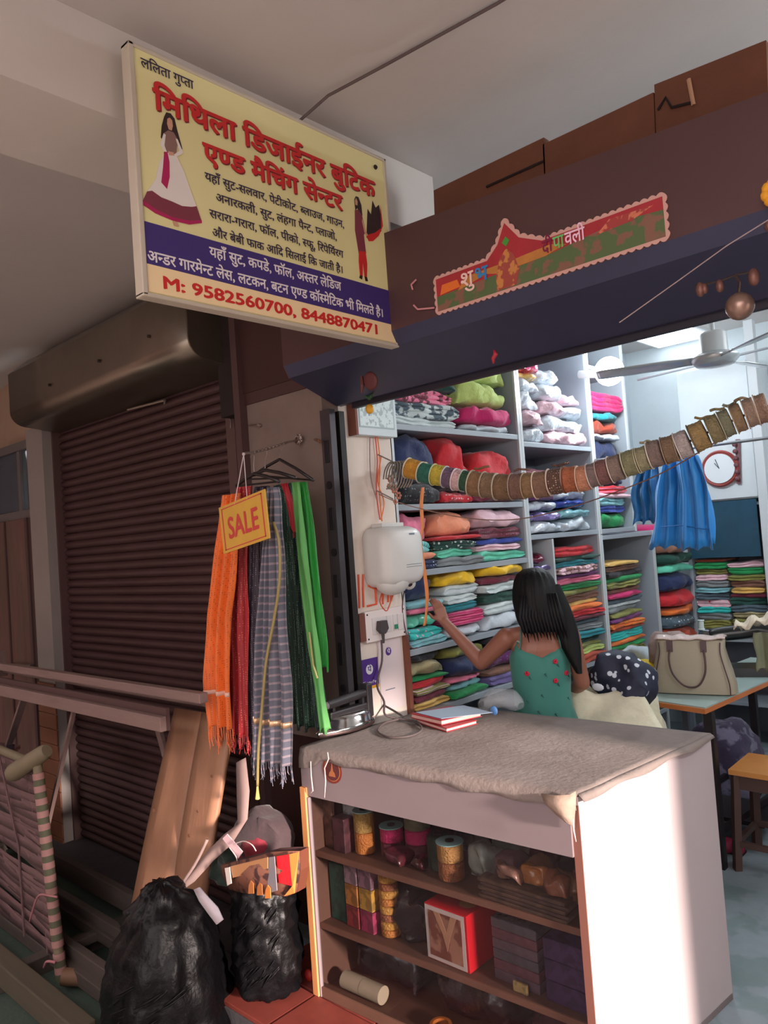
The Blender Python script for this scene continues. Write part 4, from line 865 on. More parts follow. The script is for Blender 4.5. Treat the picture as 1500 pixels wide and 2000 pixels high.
for i in range(5):
    pack('flat_packet', ('bottom', 'second', 'third', 'fourth', 'topmost')[i] + ' flat packet of the pile at the right of the upper counter shelf', 'packet', .80 + .01 * (i % 2), .02, Zs + 0.012 * i, (.30, .05, .011), ((96, 72, 60), (84, 62, 56))[i % 2], group='flat packets in the counter')
Zm = 0.246
pack('green_box', 'dark green box at the left end of the middle counter shelf', 'box', .045, .06, Zm, (.075, .10, .20), (34, 84, 72))
for i, (u, z, c1) in enumerate(((.12, 0, (150, 60, 60)), (.12, .075, (182, 120, 60)), (.12, .15, (150, 120, 130)), (.185, 0, (170, 60, 96)), (.185, .075, (196, 150, 70)), (.185, .15, (140, 104, 118)))):
    pack('bangle_box', ('red', 'ochre', 'mauve')[i % 3] + ' printed bangle box, ' + ('left' if u < .15 else 'right') + ' pile on the middle counter shelf', 'box', u, .05, Zm + z, (.062, .08, .073), c1, group='bangle boxes in the counter')
for i in range(4):
    roll(('lowest', 'second', 'third', 'topmost')[i] + ' bangle tube of the gold and brown pile in the counter', .255, .09, Zm + .052 * i, .034, .05, [((190, 120, 56), (150, 90, 60))[i % 2], (206, 150, 70)], 'bangle tubes in the counter')
pack('trim_bag', 'black bag between bangle tubes and the red box', 'bag', .35, .10, Zm, (.15, .12, .16), (40, 30, 36), True, 'bags of trimmings in the counter', lump=True)
# red gift box with a picture
rb = thing('red_box', 'red box with white-bordered picture on the middle counter shelf', 'box', at(.53, .12, Zm))
c = at(.53, .04, Zm); M_rb = mat('box_red', (206, 26, 40), 0.4, var=0.08)
obj('body', MB().bbox((c[0] - .095, c[1], Zm), (c[0] + .075, c[1] + .18, Zm + .175), 0.002), M_rb, rb)
BO2 = Vector((c[0] - .093, c[1], Zm + .003)); BU2 = Vector((1, 0, 0))
flat_poly('white_border', [(0, 0), (.158, 0), (.158, .168), (0, .168)], mat('box_border', (214, 196, 190), 0.4), rb, BO2, BU2, Z, 0.001)
flat_poly('picture', [(.012, .012), (.146, .012), (.146, .154), (.012, .154)], mat('box_picture', (130, 74, 60), 0.4, pat='blotch', col2=(170, 120, 100), ps=16, var=0.2), rb, BO2, BU2, Z, 0.0018)
flat_poly('picture_figure', [(.035, .154), (.07, .09), (.085, .04), (.10, .09), (.13, .154), (.105, .154), (.085, .10), (.06, .154)], mat('box_figure', (190, 140, 110), 0.4), rb, BO2, BU2, Z, 0.0026)
flat_poly('gold_seal', disc(0.028), mat('seal_gold', (190, 130, 70), 0.4), rb, Vector((c[0] + .03, c[1] + .07, Zm + .1752)), BU2, Vector((0, 1, 0)), 0.001)
for i in range(6):
    pack('clear_case', ('bottom', 'second', 'third', 'fourth', 'fifth', 'topmost')[i] + ' clear jewellery case of the pile right of the red box', 'box', .745, .06, Zm + .031 * i, (.16, .12, .030), ((104, 84, 96), (112, 70, 80), (92, 84, 92))[i % 3], True, group='clear cases in the counter')
for i in range(3):
    pack('purple_box', ('bottom', 'middle', 'top')[i] + ' purple box at the right end of the middle counter shelf', 'box', .905, .05, Zm + .06 * i, (.13, .13, .058), (74, 48, 92), group='purple boxes in the counter')
pack('label_tag', 'yellowish price card standing before the clear cases', 'card', .77, .035, Zm, (.05, .01, .03), (170, 144, 96))
Zb = 0.023
pack('trim_bag', 'large black bag on the floor of the counter at left', 'bag', .17, .16, Zb, (.28, .20, .16), (44, 32, 38), True, 'bags of trimmings in the counter', lump=True)
pack('trim_bag', 'brown black bag in the middle of the counter floor', 'bag', .52, .16, Zb, (.30, .22, .16), (58, 36, 38), True, 'bags of trimmings in the counter', lump=True)
pack('trim_bag', 'maroon bag at the right of the counter floor', 'bag', .84, .16, Zb, (.26, .22, .15), (76, 34, 44), True, 'bags of trimmings in the counter', lump=True)
rl = thing('paper_roll', 'two pale cylinders lying end to end on the counter floor', 'roll', at(.17, .05, Zb))
a, b = Vector(at(.07, .045, Zb + .032)), Vector(at(.155, .045, Zb + .032)); e = Vector(at(.24, .045, Zb + .032))
obj('cylinder', MB().cyl(a, b - Vector((.003, 0, 0)), .030, 18), mat('roll_paper', (176, 160, 136), 0.7, var=0.06), rl, smooth=True, autosmooth=40)
obj('cylinder', MB().cyl(b, e, .030, 18), mat('roll_paper', (176, 160, 136), 0.7, var=0.06), rl, smooth=True, autosmooth=40)
tr = obj('tape_ring', MB().lathe([(.026, 0), (.036, 0), (.036, .022), (.026, .022), (.026, 0)], at(.47, .045, Zb + .001), (0, 0, 1), 20), mat('tape_ochre', (176, 100, 44), 0.4), label='small ochre tape ring on the counter floor', cat='tape')

# ------------------------------------------------------------------ things on the counter
ir = thing('clothes_iron', 'old chrome electric iron with dark handle at the left end of the counter', 'iron', (-2.167,2.059,0.876))
M_chrome = mat('chrome', (206, 200, 196), 0.12, metal=1.0); M_bake = mat('bakelite', (46, 42, 44), 0.4)
A = Vector((-2.133,1.895,0.895)); B = Vector((-2.128,2.171,0.895)); d = (B - A); d.z = 0; ln = d.length; d.normalize(); s = Vector((-d.y, d.x, 0)); o = Vector((A.x, A.y, 0.876)) + s * 0.05
def sole(l0, l1, hw, z, n=20):
    out = []
    for k in range(n):
        t = 2 * PI * k / n; cx = math.cos(t); sx = math.sin(t)
        along = l0 + (l1 - l0) * (0.5 - 0.5 * cx); wd = hw * sx * (1.0 if cx < 0.2 else (1 - 0.45 * (cx - 0.2) / 0.8))
        out.append(o + d * along + s * wd + Vector((0, 0, z)))
    return out
obj('soleplate', MB().grid([sole(-.005, ln + .01, .058, 0.006), sole(-.008, ln + .012, .060, .018), sole(0, ln, .05, .022)], True), mat('sole_dark', (70, 52, 50), 0.4, metal=0.6), ir, smooth=True)
mb = MB().grid([sole(-.012, ln + .01, .060, .016), sole(-.012, ln + .01, .061, .024), sole(.0, ln, .052, .030), sole(.02, ln - .01, .048, .055), sole(.05, ln - .03, .035, .068), sole(.07, ln - .05, .015, .070)], True)
obj('body', mb, M_chrome, ir, smooth=True)
obj('handle', MB().tube([o + d * .05 + Vector((0, 0, .115)), o + d * (ln - .03) + Vector((0, 0, .125))], .018, 12), M_bake, ir, smooth=True, autosmooth=50)
obj('handle_tip', MB().cyl(o + d * .035 + Vector((0, 0, .1145)), o + d * .055 + Vector((0, 0, .115)), .0155, 12), mat('handle_tip_grey', (120, 112, 116), 0.4), ir)
for q in (.075, ln - .045): obj('handle_bracket', MB().beam(o + d * q + Vector((0, 0, .055)), o + d * q + Vector((0, 0, .118)), .02, .012, (0, 1, 0)), M_bake, ir)
obj('dark_deck', MB().bbox(o + d * .05 - s * .018 + Vector((0, 0, .062)), o + d * (ln - .02) + s * .018 + Vector((0, 0, .088)), .006), M_bake, ir)
obj('rear_box', MB().bbox(o + d * (ln - .03) + s * -.02 + Vector((0, 0, .03)), o + d * (ln + .0) + s * .02 + Vector((0, 0, .16)), .004), M_bake, ir)
cd = thing('iron_cord', 'brown power cord coiling from the socket to the iron', 'cord', (-1.956,2.108,0.880))
pts = [(-2.262,2.351,1.177), (-2.255,2.338,1.092), (-2.250,2.300,1.024), (-2.220,2.265,0.990), (-2.180,2.255,0.944), (-2.124,2.197,0.910), (-2.092,2.230,0.890), (-2.000,2.239,0.884), (-1.906,2.162,0.881), (-1.888,2.074,0.881), (-1.947,2.028,0.881), (-2.047,2.073,0.881), (-2.101,2.171,0.884), (-2.085,2.252,0.888), (-2.152,2.297,0.892), (-2.300,2.363,0.900)]
def smooth_path(pts, n=6):
    P = [Vector(p) for p in pts]; out = []
    for i in range(len(P) - 1):
        p0 = P[max(i-1, 0)]; p1 = P[i]; p2 = P[i+1]; p3 = P[min(i+2, len(P)-1)]
        for k in range(n):
            t = k / n; out.append(0.5 * ((2*p1) + (p2-p0)*t + (2*p0-5*p1+4*p2-p3)*t*t + (3*p1-p0-3*p2+p3)*t**3))
    out.append(P[-1]); return out
obj('cable', MB().tube(smooth_path(pts), .0045, 8), mat('cord_brown', (86, 74, 72), 0.7), cd, smooth=True)
nb = thing('notebook', 'thick red-edged notebook, lower of the two on the counter', 'book', (-1.869,2.291,0.877))
def book(t, corners, z0, z1, cov, pages):
    a, b, c_, d_ = [Vector((p[0], p[1], 0)) for p in corners]; cen = (a + b + c_ + d_) / 4
    def ring(k, z): return [cen + (p - cen) * k + Vector((0, 0, z)) for p in (a, b, c_, d_)]
    obj('page_block', MB().prism(ring(.97, z0 + .003), (0, 0, z1 - z0 - .006)), pages, t)
    obj('cover', MB().prism(ring(1, z0), (0, 0, .003)), cov, t); obj('cover', MB().prism(ring(1, z1 - .003), (0, 0, .003)), cov, t)
M_redcov = mat('book_red', (150, 34, 44), 0.5); M_pages = mat('pages_pinkish', (214, 170, 160), 0.7, var=0.08, vs=80); M_bluecov = mat('book_blue_grey', (150, 168, 186), 0.45)
book(nb, ((-2.011,2.252,0.890), (-1.807,2.189,0.890), (-1.778,2.339,0.890), (-1.964,2.386,0.890)), 0.878, 0.893, M_redcov, M_pages)
nb = thing('notebook', 'pale blue topped notebook lying on the red one', 'book', (-1.898,2.329,0.895))
book(nb, ((-2.028,2.243,0.912), (-1.844,2.207,0.912), (-1.789,2.385,0.912), (-1.960,2.410,0.912)), 0.895, 0.914, M_redcov, M_pages)
obj('loose_sheet', MB().prism([(-2.012,2.256,0.915), (-1.856,2.222,0.915), (-1.737,2.386,0.915), (-1.914,2.436,0.915)], (0, 0, .0015)), M_bluecov, label='loose pale blue sheet on top of the notebooks', cat='paper')
bg_ = thing('clear_plastic_bag', 'crumpled clear plastic bag with a blue print beside the notebooks', 'bag', (-1.851,2.565,0.880))
rows = []
cc2 = Vector((-1.826,2.508,0.880))
for i in range(9):
    t = i / 8; row = []
    for k in range(14):
        a = 2 * PI * k / 14; rr_ = (0.018 + 0.040 * math.sin(t * PI) ** 0.6) * (1 + 0.35 * nz((math.cos(a) * 2, math.sin(a) * 2, t * 3), 1, 5))
        row.append(cc2 + Vector((-.07 + .17 * t, 0.02 + .04 * t, .022 + 0.03 * math.sin(t * 3))) + Vector((0.2 * rr_ * math.cos(a), rr_ * math.cos(a), max(-.018 - .03 * math.sin(t * 3), rr_ * .7 * math.sin(a)))))
    rows.append(row)
obj('bag_film', MB().grid(rows, True), mat('clear_film', (206, 212, 216), 0.15, var=0.2, vs=30, bump=0.8, bs=40, alpha=0.3), bg_, smooth=True)
obj('blue_print', MB().sphere(Vector((-1.765,2.444,0.900)) + Vector((0, -.01, .01)), .018, 10, (1, .4, 1)), mat('print_blue_bag', (90, 140, 200), 0.4, alpha=0.8), bg_, smooth=True)

# ------------------------------------------------------------------ wall left of the shelves: frame, meter box, sockets, posters
XW = -2.283
cal = thing('meter_board', 'white framed board with grey print high on the cream wall', 'board', (-2.250,2.406,2.141))
obj('side_board', MB().box((XW, 2.262, 2.05), (-2.235, 2.275, 2.215)), mat('board_brown', (120, 70, 56), 0.7), cal)
obj('panel', MB().bbox((XW, 2.275, 2.052), (-2.245, 2.53, 2.235), .003), mat('board_white', (205, 216, 220), 0.5), cal)
obj('inner_frame', MB().box((-2.245, 2.292, 2.085), (-2.243, 2.512, 2.225)), mat('board_line', (160, 176, 180), 0.5), cal)
obj('inner_sheet', MB().box((-2.243, 2.298, 2.091), (-2.2425, 2.506, 2.225)), mat('board_sheet', (214, 228, 228), 0.5, pat='blotch', col2=(168, 182, 184), ps=50), cal)
mb_ = thing('stabilizer_box', 'large rounded white voltage box on the cream wall', 'electrical box', (-2.250,2.441,1.542))
def rrect(y0, y1, z0, z1, r, taper=0.0):
    out = []
    for cy, cz, a0 in ((y1 - r, z1 - r, 0), (y0 + r, z1 - r, 90), (y0 + r, z0 + r, 180), (y1 - r, z0 + r, 270)):
        for k in range(5):
            a = R(a0 + k * 22.5); out.append((cy + r * math.cos(a), cz + r * math.sin(a)))
    return out
def slab(y0, y1, z0, z1, r, xs):
    rows = []
    for x, ins in xs: rows.append([(x, y, z) for y, z in rrect(y0 + ins, y1 - ins, z0 + ins, z1 - ins, r)])
    mb = MB().grid(rows, True); n = len(rows[0]); m_ = len(rows); mb.f += [tuple(range(n))[::-1], tuple((m_-1)*n + k for k in range(n))]; return mb
M_abs = mat('abs_white', (206, 204, 200), 0.4, var=0.03)
obj('housing', slab(2.30, 2.56, 1.40, 1.655, .05, [(XW, 0), (-2.21, 0), (-2.165, .012), (-2.15, .035)]), M_abs, mb_, smooth=True, autosmooth=45)
obj('top_plate', MB().bbox((XW, 2.36, 1.655), (-2.22, 2.50, 1.672), .003), M_abs, mb_)
obj('lower_belly', MB().sphere((-2.22, 2.40, 1.425), .07, 16, (.9, 1.3, .9)), M_abs, mb_, smooth=True)
obj('cable_gland', MB().lathe([(.03, 0), (.028, .03), (.016, .034)], (-2.235, 2.52, 1.41), (.6, -.5, -.2), 14), M_abs, mb_, smooth=True)
obj('gland_hole', MB().lathe([(.013, 0.034), (.012, .037)], (-2.235, 2.52, 1.41), (.6, -.5, -.2), 12), M_dark, mb_)
for z in (1.478, 1.488): obj('label_line', MB().box((-2.1495, 2.42, z), (-2.1485, 2.52, z + .002)), mat('label_grey', (110, 120, 130), 0.5), mb_)
obj('maker_mark', MB().box((-2.1495, 2.45, 1.615), (-2.1485, 2.485, 1.622)), mat('label_grey', (110, 120, 130), 0.5), mb_)
sw = thing('switch_board', 'white switchboard with a dark plug and green switch', 'switchboard', (-2.250,2.371,1.185))
obj('side_box', MB().box((XW, 2.228, 1.185), (-2.262, 2.262, 1.30)), mat('board_brown', (120, 70, 56), 0.7), sw)
obj('plate', MB().bbox((XW, 2.262, 1.175), (-2.262, 2.515, 1.305), .003), mat('plate_white', (226, 214, 210), 0.4), sw)
for y0, y1 in ((2.30, 2.385), (2.39, 2.42), (2.43, 2.455), (2.46, 2.495)): obj('module', MB().bbox((-2.262, y0, 1.205), (-2.258, y1, 1.275), .001), mat('module_white', (214, 206, 204), 0.4), sw)
obj('green_switch', MB().bbox((-2.258, 2.433, 1.212), (-2.253, 2.453, 1.232), .001), mat('switch_green', (50, 130, 96), 0.4), sw)
for y in (2.275, 2.50):
    for z in (1.19, 1.292): obj('screw', MB().cyl((-2.262, y, z), (-2.260, y, z), .004, 8), M_dark, sw)
pg = thing('power_plug', 'dark grey three-pin plug in the switchboard', 'plug', (-2.25, 2.345, 1.22))
obj('plug_body', MB().prism([(-2.257, 2.325, 1.26), (-2.257, 2.365, 1.26), (-2.257, 2.372, 1.225), (-2.257, 2.352, 1.205), (-2.257, 2.338, 1.205), (-2.257, 2.318, 1.225)], (.024, 0, 0)), mat('plug_grey', (66, 58, 60), 0.5), pg)
obj('strain_relief', MB().tube([(-2.245, 2.345, 1.206), (-2.246, 2.346, 1.165)], [.008, .005], 8), mat('plug_grey', (66, 58, 60), 0.5), pg)
WO = Vector((XW, 2.20, 0)); 
def wallp(parent, nm, pts, m, l): return flat_poly(nm, [(a - 2.20, b) for a, b in pts], m, parent, WO, U, Z, l)
ps_ = thing('purple_payment_sticker', 'purple payment sticker with round white emblem at the wall foot', 'sticker', (XW, 2.26, 0.96))
M_pp = mat('sticker_purple', (84, 50, 134), 0.4)
pc = Vector((-2.283,2.289,1.060)); y0 = Vector((-2.283,2.233,1.087)).y; y1 = Vector((-2.283,2.340,1.069)).y; zt = Vector((-2.283,2.293,1.107)).z; zb_ = Vector((-2.283,2.282,0.993)).z
wallp(ps_, 'sheet', [(y0, zb_), (y1, zb_), (y1, zt), (y0, zt)], M_pp, .001)
wallp(ps_, 'yellow_strip', [(y0, zb_ - .012), (y1, zb_ - .012), (y1, zb_), (y0, zb_)], mat('sticker_yellow', (206, 150, 50), 0.4), .001)
flat_poly('emblem', disc(.021), mat('print_white', (236, 230, 232), 0.5), ps_, (XW, (y0 + y1) / 2, (zt + zb_) / 2 + .012), U, Z, .0018)
letters_on('lettering', 'पे', M_pp, ps_, (XW, (y0 + y1) / 2 - .012, (zt + zb_) / 2 + .003), U, Z, .024, .022, .01, .0026)
letters_on('lettering', 'PhonePe', mat('print_white', (236, 230, 232), 0.5), ps_, (XW, y0 + .008, zb_ + .010), U, Z, (y1 - y0) * .75, .012, 0, .0022)
py_ = thing('payment_poster', 'white payment poster with purple emblem under the switchboard', 'poster', (XW, 2.4, 0.9))
q0, q1 = Vector((-2.283,2.346,1.068)).y, Vector((-2.283,2.491,1.043)).y
wallp(py_, 'sheet', [(q0, .87), (q1, .87), (q1, 1.172), (q0, 1.172)], mat('poster_paper', (222, 206, 206), 0.5), .0008)
flat_poly('emblem', disc(.018), M_pp, py_, (XW, Vector((-2.283,2.410,1.123)).y, Vector((-2.283,2.409,1.119)).z), U, Z, .0014)
letters_on('lettering', 'पे', mat('print_white', (236, 230, 232), 0.5), py_, (XW, Vector((-2.283,2.410,1.123)).y - .009, Vector((-2.283,2.409,1.119)).z - .008), U, Z, .019, .017, .01, .0022)
wallp(py_, 'print_line', [(q0 + .03, .955), (q0 + .09, .955), (q0 + .09, .959), (q0 + .03, .959)], mat('label_grey', (110, 120, 130), 0.5), .0014)
pb = obj('brown_batten', MB().box((XW, 2.505, .82), (-2.262, 2.528, 1.175)), mat('batten_brown', (116, 66, 48), 0.7), label='narrow brown batten beside the payment poster', cat='batten')
wr = thing('red_wall_writing', 'orange-red hand-painted Hindi auspicious mark on the cream wall', 'writing', (XW, 2.3, 1.4))
M_sind = mat('vermilion', (226, 96, 62), 0.7)
for path in (((700, 1128), (701, 1185)), ((709, 1126), (711, 1188)), ((722, 1128), (722, 1148), (736, 1152)), ((718, 1148), (720, 1150), (735, 1148), (736, 1178), (716, 1184)), ((745, 1155), (747, 1178)), ((758, 1155), (757, 1176))):
    pass
for pts in (((-2.282,2.261,1.464), (-2.282,2.258,1.404), (-2.282,2.253,1.323)), ((-2.282,2.288,1.462), (-2.282,2.282,1.401), (-2.282,2.277,1.324)),
            ((-2.282,2.322,1.463), (-2.282,2.317,1.409), (-2.282,2.356,1.394), (-2.282,2.385,1.396)), ((-2.282,2.356,1.394), (-2.282,2.356,1.329), (-2.282,2.299,1.326)),
            ((-2.282,2.401,1.390), (-2.282,2.397,1.324)), ((-2.282,2.437,1.387), (-2.282,2.430,1.329)), ((-2.282,2.459,1.385), (-2.282,2.450,1.332))):
    obj('stroke', MB().tube(pts, .0045, 6), M_sind, wr)
wi = thing('wall_wires', 'orange and red wires running down the cream wall to the voltage box', 'wire', (XW, 2.4, 1.7))
for pts, cl in ((((-2.270,2.412,2.059), (-2.270,2.414,1.947), (-2.270,2.393,1.812), (-2.260,2.393,1.689)), (196, 84, 70)), (((-2.270,2.425,2.060), (-2.270,2.430,1.947), (-2.270,2.413,1.812), (-2.260,2.405,1.682)), (214, 120, 60)),
                (((-2.270,2.442,1.970), (-2.270,2.408,1.857), (-2.270,2.437,1.767), (-2.260,2.399,1.689)), (220, 120, 70)), (((-2.270,2.376,2.046), (-2.270,2.365,1.879), (-2.270,2.393,1.779)), (150, 130, 124)),
                (((-2.265,2.385,1.380), (-2.262,2.358,1.339), (-2.262,2.392,1.296), (-2.262,2.422,1.326), (-2.255,2.466,1.406)), (196, 90, 60)), (((-2.250,2.508,1.380), (-2.262,2.497,1.279), (-2.250,2.514,1.131), (-2.250,2.564,1.112)), (90, 60, 64))):
    obj('wire', MB().tube(smooth_path(pts, 5), .003, 6), mat('wire_%d_%d' % cl[:2], cl, 0.6), wi)
for a, b in (((-2.270,2.420,1.974), (-2.180,2.417,1.931)), ((-2.270,2.394,1.817), (-2.180,2.399,1.771))):
    obj('wire_hook', MB().tube([a, b], .003, 6), mat('wire_grey', (130, 120, 116), 0.6), wi)


# ================================================================== THE STRING OF LACE ROLLS
def lace_y(px_): return 0
LR = [  # x px, y px, colour words, colour, rim colour, half width px, radius factor
 (812, 918, 'amber', (196, 140, 48), (214, 200, 170), 15, .92), (836, 925, 'teal green', (40, 104, 88), (212, 206, 190), 13, .92), (859, 929, 'yellow-olive', (190, 170, 60), (200, 196, 150), 11, .94),
 (881, 934, 'purple-grey', (104, 84, 104), (206, 200, 204), 11, .92), (898, 938, 'pale pink', (206, 170, 170), (222, 206, 206), 9, .94), (912, 940, 'dark green', (44, 80, 58), (190, 196, 184), 8, .92),
 (934, 946, 'brown', (132, 100, 70), (196, 180, 156), 13, 1.08), (957, 948, 'greyish brown', (126, 102, 78), (176, 160, 140), 12, 1.08), (985, 951, 'matt brown', (120, 92, 66), (190, 176, 156), 15, 1.08),
 (1013, 950, 'plum-brown', (118, 88, 76), (160, 140, 126), 12, 1.06), (1036, 948, 'dull gold', (140, 112, 80), (170, 150, 120), 11, 1.02), (1060, 946, 'brown with white rim', (130, 100, 80), (222, 200, 180), 13, 1.06),
 (1088, 940, 'dark brown beaded', (96, 70, 58), (214, 190, 176), 14, 1.02), (1116, 936, 'copper beaded', (168, 96, 64), (120, 80, 60), 13, 1.0), (1141, 934, 'copper and white', (190, 130, 100), (200, 170, 150), 11, .98),
 (1160, 928, 'mauve-grey', (128, 110, 108), (206, 196, 190), 9, .92), (1180, 922, 'pinkish brown', (124, 86, 82), (170, 150, 140), 11, .96), (1204, 914, 'taupe', (134, 116, 106), (214, 200, 190), 12, 1.0),
 (1232, 904, 'olive-grey twisted', (128, 128, 96), (190, 186, 160), 13, .98), (1257, 896, 'pale olive', (146, 142, 112), (176, 170, 140), 10, .92), (1281, 886, 'greyish mauve', (128, 112, 104), (210, 200, 186), 13, 1.0),
 (1309, 878, 'bronze brown', (122, 100, 78), (150, 130, 110), 13, 1.0), (1336, 868, 'silver white', (176, 166, 164), (206, 200, 196), 13, 1.0), (1367, 852, 'glinting gold-brown', (150, 128, 84), (110, 90, 66), 16, 1.04),
 (1396, 838, 'olive gold', (132, 122, 88), (120, 110, 80), 12, 1.0), (1420, 826, 'grey-green', (122, 124, 100), (150, 146, 120), 11, .96), (1443, 816, 'muddy gold', (138, 116, 88), (160, 140, 110), 11, .98),
 (1466, 806, 'light taupe', (150, 130, 112), (170, 150, 130), 11, .98), (1489, 798, 'dusty brown', (134, 108, 90), (180, 160, 140), 12, 1.0)]
LRX = [((-2.000,2.350,1.874),0.0408), ((-1.938,2.350,1.852),0.0343), ((-1.878,2.350,1.838),0.0283), ((-1.823,2.350,1.822),0.0276), ((-1.782,2.350,1.809),0.0221), ((-1.748,2.350,1.802),0.0194), ((-1.697,2.350,1.785),0.0307), ((-1.643,2.350,1.775),0.0276), ((-1.580,2.350,1.763),0.0335), ((-1.519,2.350,1.759),0.0260), ((-1.469,2.350,1.758),0.0232), ((-1.419,2.350,1.756),0.0268), ((-1.361,2.350,1.761),0.0280), ((-1.305,2.350,1.762),0.0253), ((-1.257,2.350,1.760),0.0208), ((-1.220,2.350,1.767),0.0167), ((-1.183,2.350,1.773),0.0200), ((-1.138,2.350,1.781),0.0213), ((-1.088,2.350,1.792),0.0225), ((-1.044,2.350,1.800),0.0169), ((-1.003,2.350,1.811),0.0214), ((-0.956,2.350,1.818),0.0209), ((-0.912,2.350,1.828),0.0203), ((-0.862,2.350,1.846),0.0243), ((-0.816,2.350,1.861),0.0178), ((-0.780,2.350,1.873),0.0159), ((-0.746,2.350,1.883),0.0156), ((-0.712,2.350,1.893),0.0153), ((-0.679,2.350,1.899),0.0163)]
for i, (e, wpos) in enumerate(zip(LR, LRX)):
    c = Vector(wpos[0]); hw = wpos[1]
    nxt = Vector(LRX[min(i + 1, len(LRX) - 1)][0]) - Vector(LRX[max(i - 1, 0)][0]); ax = nxt.normalized()
    ax = (ax + Vector((0, 0.25, 0))).normalized()
    r = 0.048 * e[6]
    if i > 16: r *= 0.97
    place = ('leftmost' if i == 0 else ORD[i] + ' from the left') if i < 15 else ('outermost right' if i == 28 else ORD[28 - i] + ' from the right')
    t = thing('lace_roll', f"{e[2]} lace roll on the long string, {place}", 'lace roll', c, 'lace rolls strung across the shop front')
    prof = [(r * .5, -hw * .92)]
    nn_ = 9
    for k in range(nn_):
        q = -1 + 2 * k / (nn_ - 1); prof.append((r * (0.90 + 0.03 * (k % 2) + 0.02 * math.sin(i * 3 + k)), hw * .86 * q))
    prof.append((r * .5, hw * .92))
    obj('lace', MB().lathe(prof, c, ax, 22), mat('lacewound_%d' % i, e[3], 0.65, var=0.3, vs=35, bump=0.9, bs=130, pat='dots' if i in (12, 13, 14) else None, col2=e[4], ps=120), t, smooth=True)
    obj('flange', MB().lathe([(r * .3, -.0015), (r * 1.0, -.0015), (r * 1.0, .0015), (r * .3, .0015)], c - ax * hw * .93, ax, 22), mat('rim_%d_%d_%d' % e[4], e[4], 0.6), t)
    if i % 3 == 0 or i in (1, 2, 3, 4): obj('flange', MB().lathe([(r * .3, -.0015), (r * .95, -.0015), (r * .95, .0015), (r * .3, .0015)], c + ax * hw * .90, ax, 22), mat('rim_%d_%d_%d' % e[4], e[4], 0.6), t)
    if i in (6, 9, 12, 19, 23, 24, 25, 26):    # loose lace end sticking up
        rr_ = random.Random(i); up = Vector((0, 0, r * 0.95)); pts = [c + up + Vector((hw * (q * .8 - .5), 0.006 * rr_.uniform(-1, 1), .006 + .008 * rr_.random())) for q in range(4)]
        obj('loose_end', MB().tube(smooth_path(pts, 4), .0045, 6), mat('lacewound_%d' % i, e[3], 0.65), t, smooth=True)
st = thing('lace_string', 'cord holding the lace rolls, tied from the left wall to the right', 'cord', (-1.4, 2.35, 1.8))
obj('cord', MB().tube([(-2.260,2.505,1.937)] + [p[0] for p in LRX] + [(-0.2, 2.33, 2.02), (0.80, 2.3, 2.15)], .004, 6), mat('cord_dark', (70, 60, 56), 0.8), st)
# beaded bundle and flowers at the left end of the string
bz = thing('bead_strings', 'grey bead strings with small copper flowers at the left end of the string', 'beads', (-2.130,2.400,1.864))
cen = Vector((-2.107,2.380,1.887))
for k in range(9):
    a = -0.9 + k * 0.22; pts = [cen + Vector((0.018 * math.sin(a * 1.3) + 0.006 * k - .03, -.03 + .006 * k, 0.05 * math.cos(t_ * .9) - .012 - (0.02 if t_ > 2 else 0))) + Vector((0.022 * math.sin(t_), .02 * math.cos(t_), 0)) for t_ in (-2.2, -1.4, -.7, 0, .7, 1.4, 2.2, 3.0)]
    obj('bead_string', MB().tube(smooth_path(pts, 4), .0035, 6), mat('bead_grey', (136, 128, 118), 0.4, metal=0.3, var=0.3, vs=90), bz, smooth=True)
for k, (a, b, r_) in enumerate(((765, 937, .012), (772, 958, .014), (780, 970, .012), (763, 950, .009), (774, 978, .008))):
    c = Vector((-2.190,2.423,1.827)); c = {0: Vector((-2.190,2.400,1.860)), 1: Vector((-2.190,2.422,1.816)), 2: Vector((-2.190,2.445,1.787)), 3: Vector((-2.190,2.390,1.827)), 4: Vector((-2.190,2.422,1.760))}[k]
    mb = MB()
    for q in range(6): mb.sphere(c + Vector((0, r_ * math.cos(q * PI / 3), r_ * math.sin(q * PI / 3))), r_ * .55, 6)
    obj('flower', mb, mat('flower_copper', (176, 112, 92), 0.5), bz, smooth=True)
# lower cord with things hooked on
lc = thing('sagging_cord', 'thin brown cord sagging under the lace rolls', 'cord', (-1.6, 2.6, 1.7))
obj('cord', MB().tube(smooth_path([(-2.260,2.398,1.800), (-2.200,2.492,1.749), (-1.981,2.600,1.674), (-1.724,2.600,1.645), (-1.489,2.600,1.668), (-1.251,2.550,1.710), (-1.039,2.500,1.762), (-0.816,2.450,1.847)], 6), .0022, 6), mat('cord_brown2', (130, 98, 84), 0.7), lc)
mt = thing('measuring_tape', 'orange measuring tape hanging before the girl’s raised hand', 'tape', (-2.160,2.557,1.520))
pts = [(-2.170,2.589,1.821), (-2.170,2.570,1.746), (-2.170,2.566,1.644), (-2.170,2.548,1.577), (-2.170,2.556,1.464), (-2.170,2.564,1.351), (-2.170,2.553,1.285), (-2.170,2.531,1.216)]
rows = []
for k, p in enumerate(smooth_path(pts, 5)):
    a = 0.4 * math.sin(k * .35); w_ = Vector((math.sin(a) * .5, math.cos(a), 0)) * .0105; rows.append([p - w_, p, p + w_])
obj('strip', MB().grid(rows), mat('tape_orange', (214, 124, 62), 0.6, var=0.08), mt, smooth=True, solid=.0012)

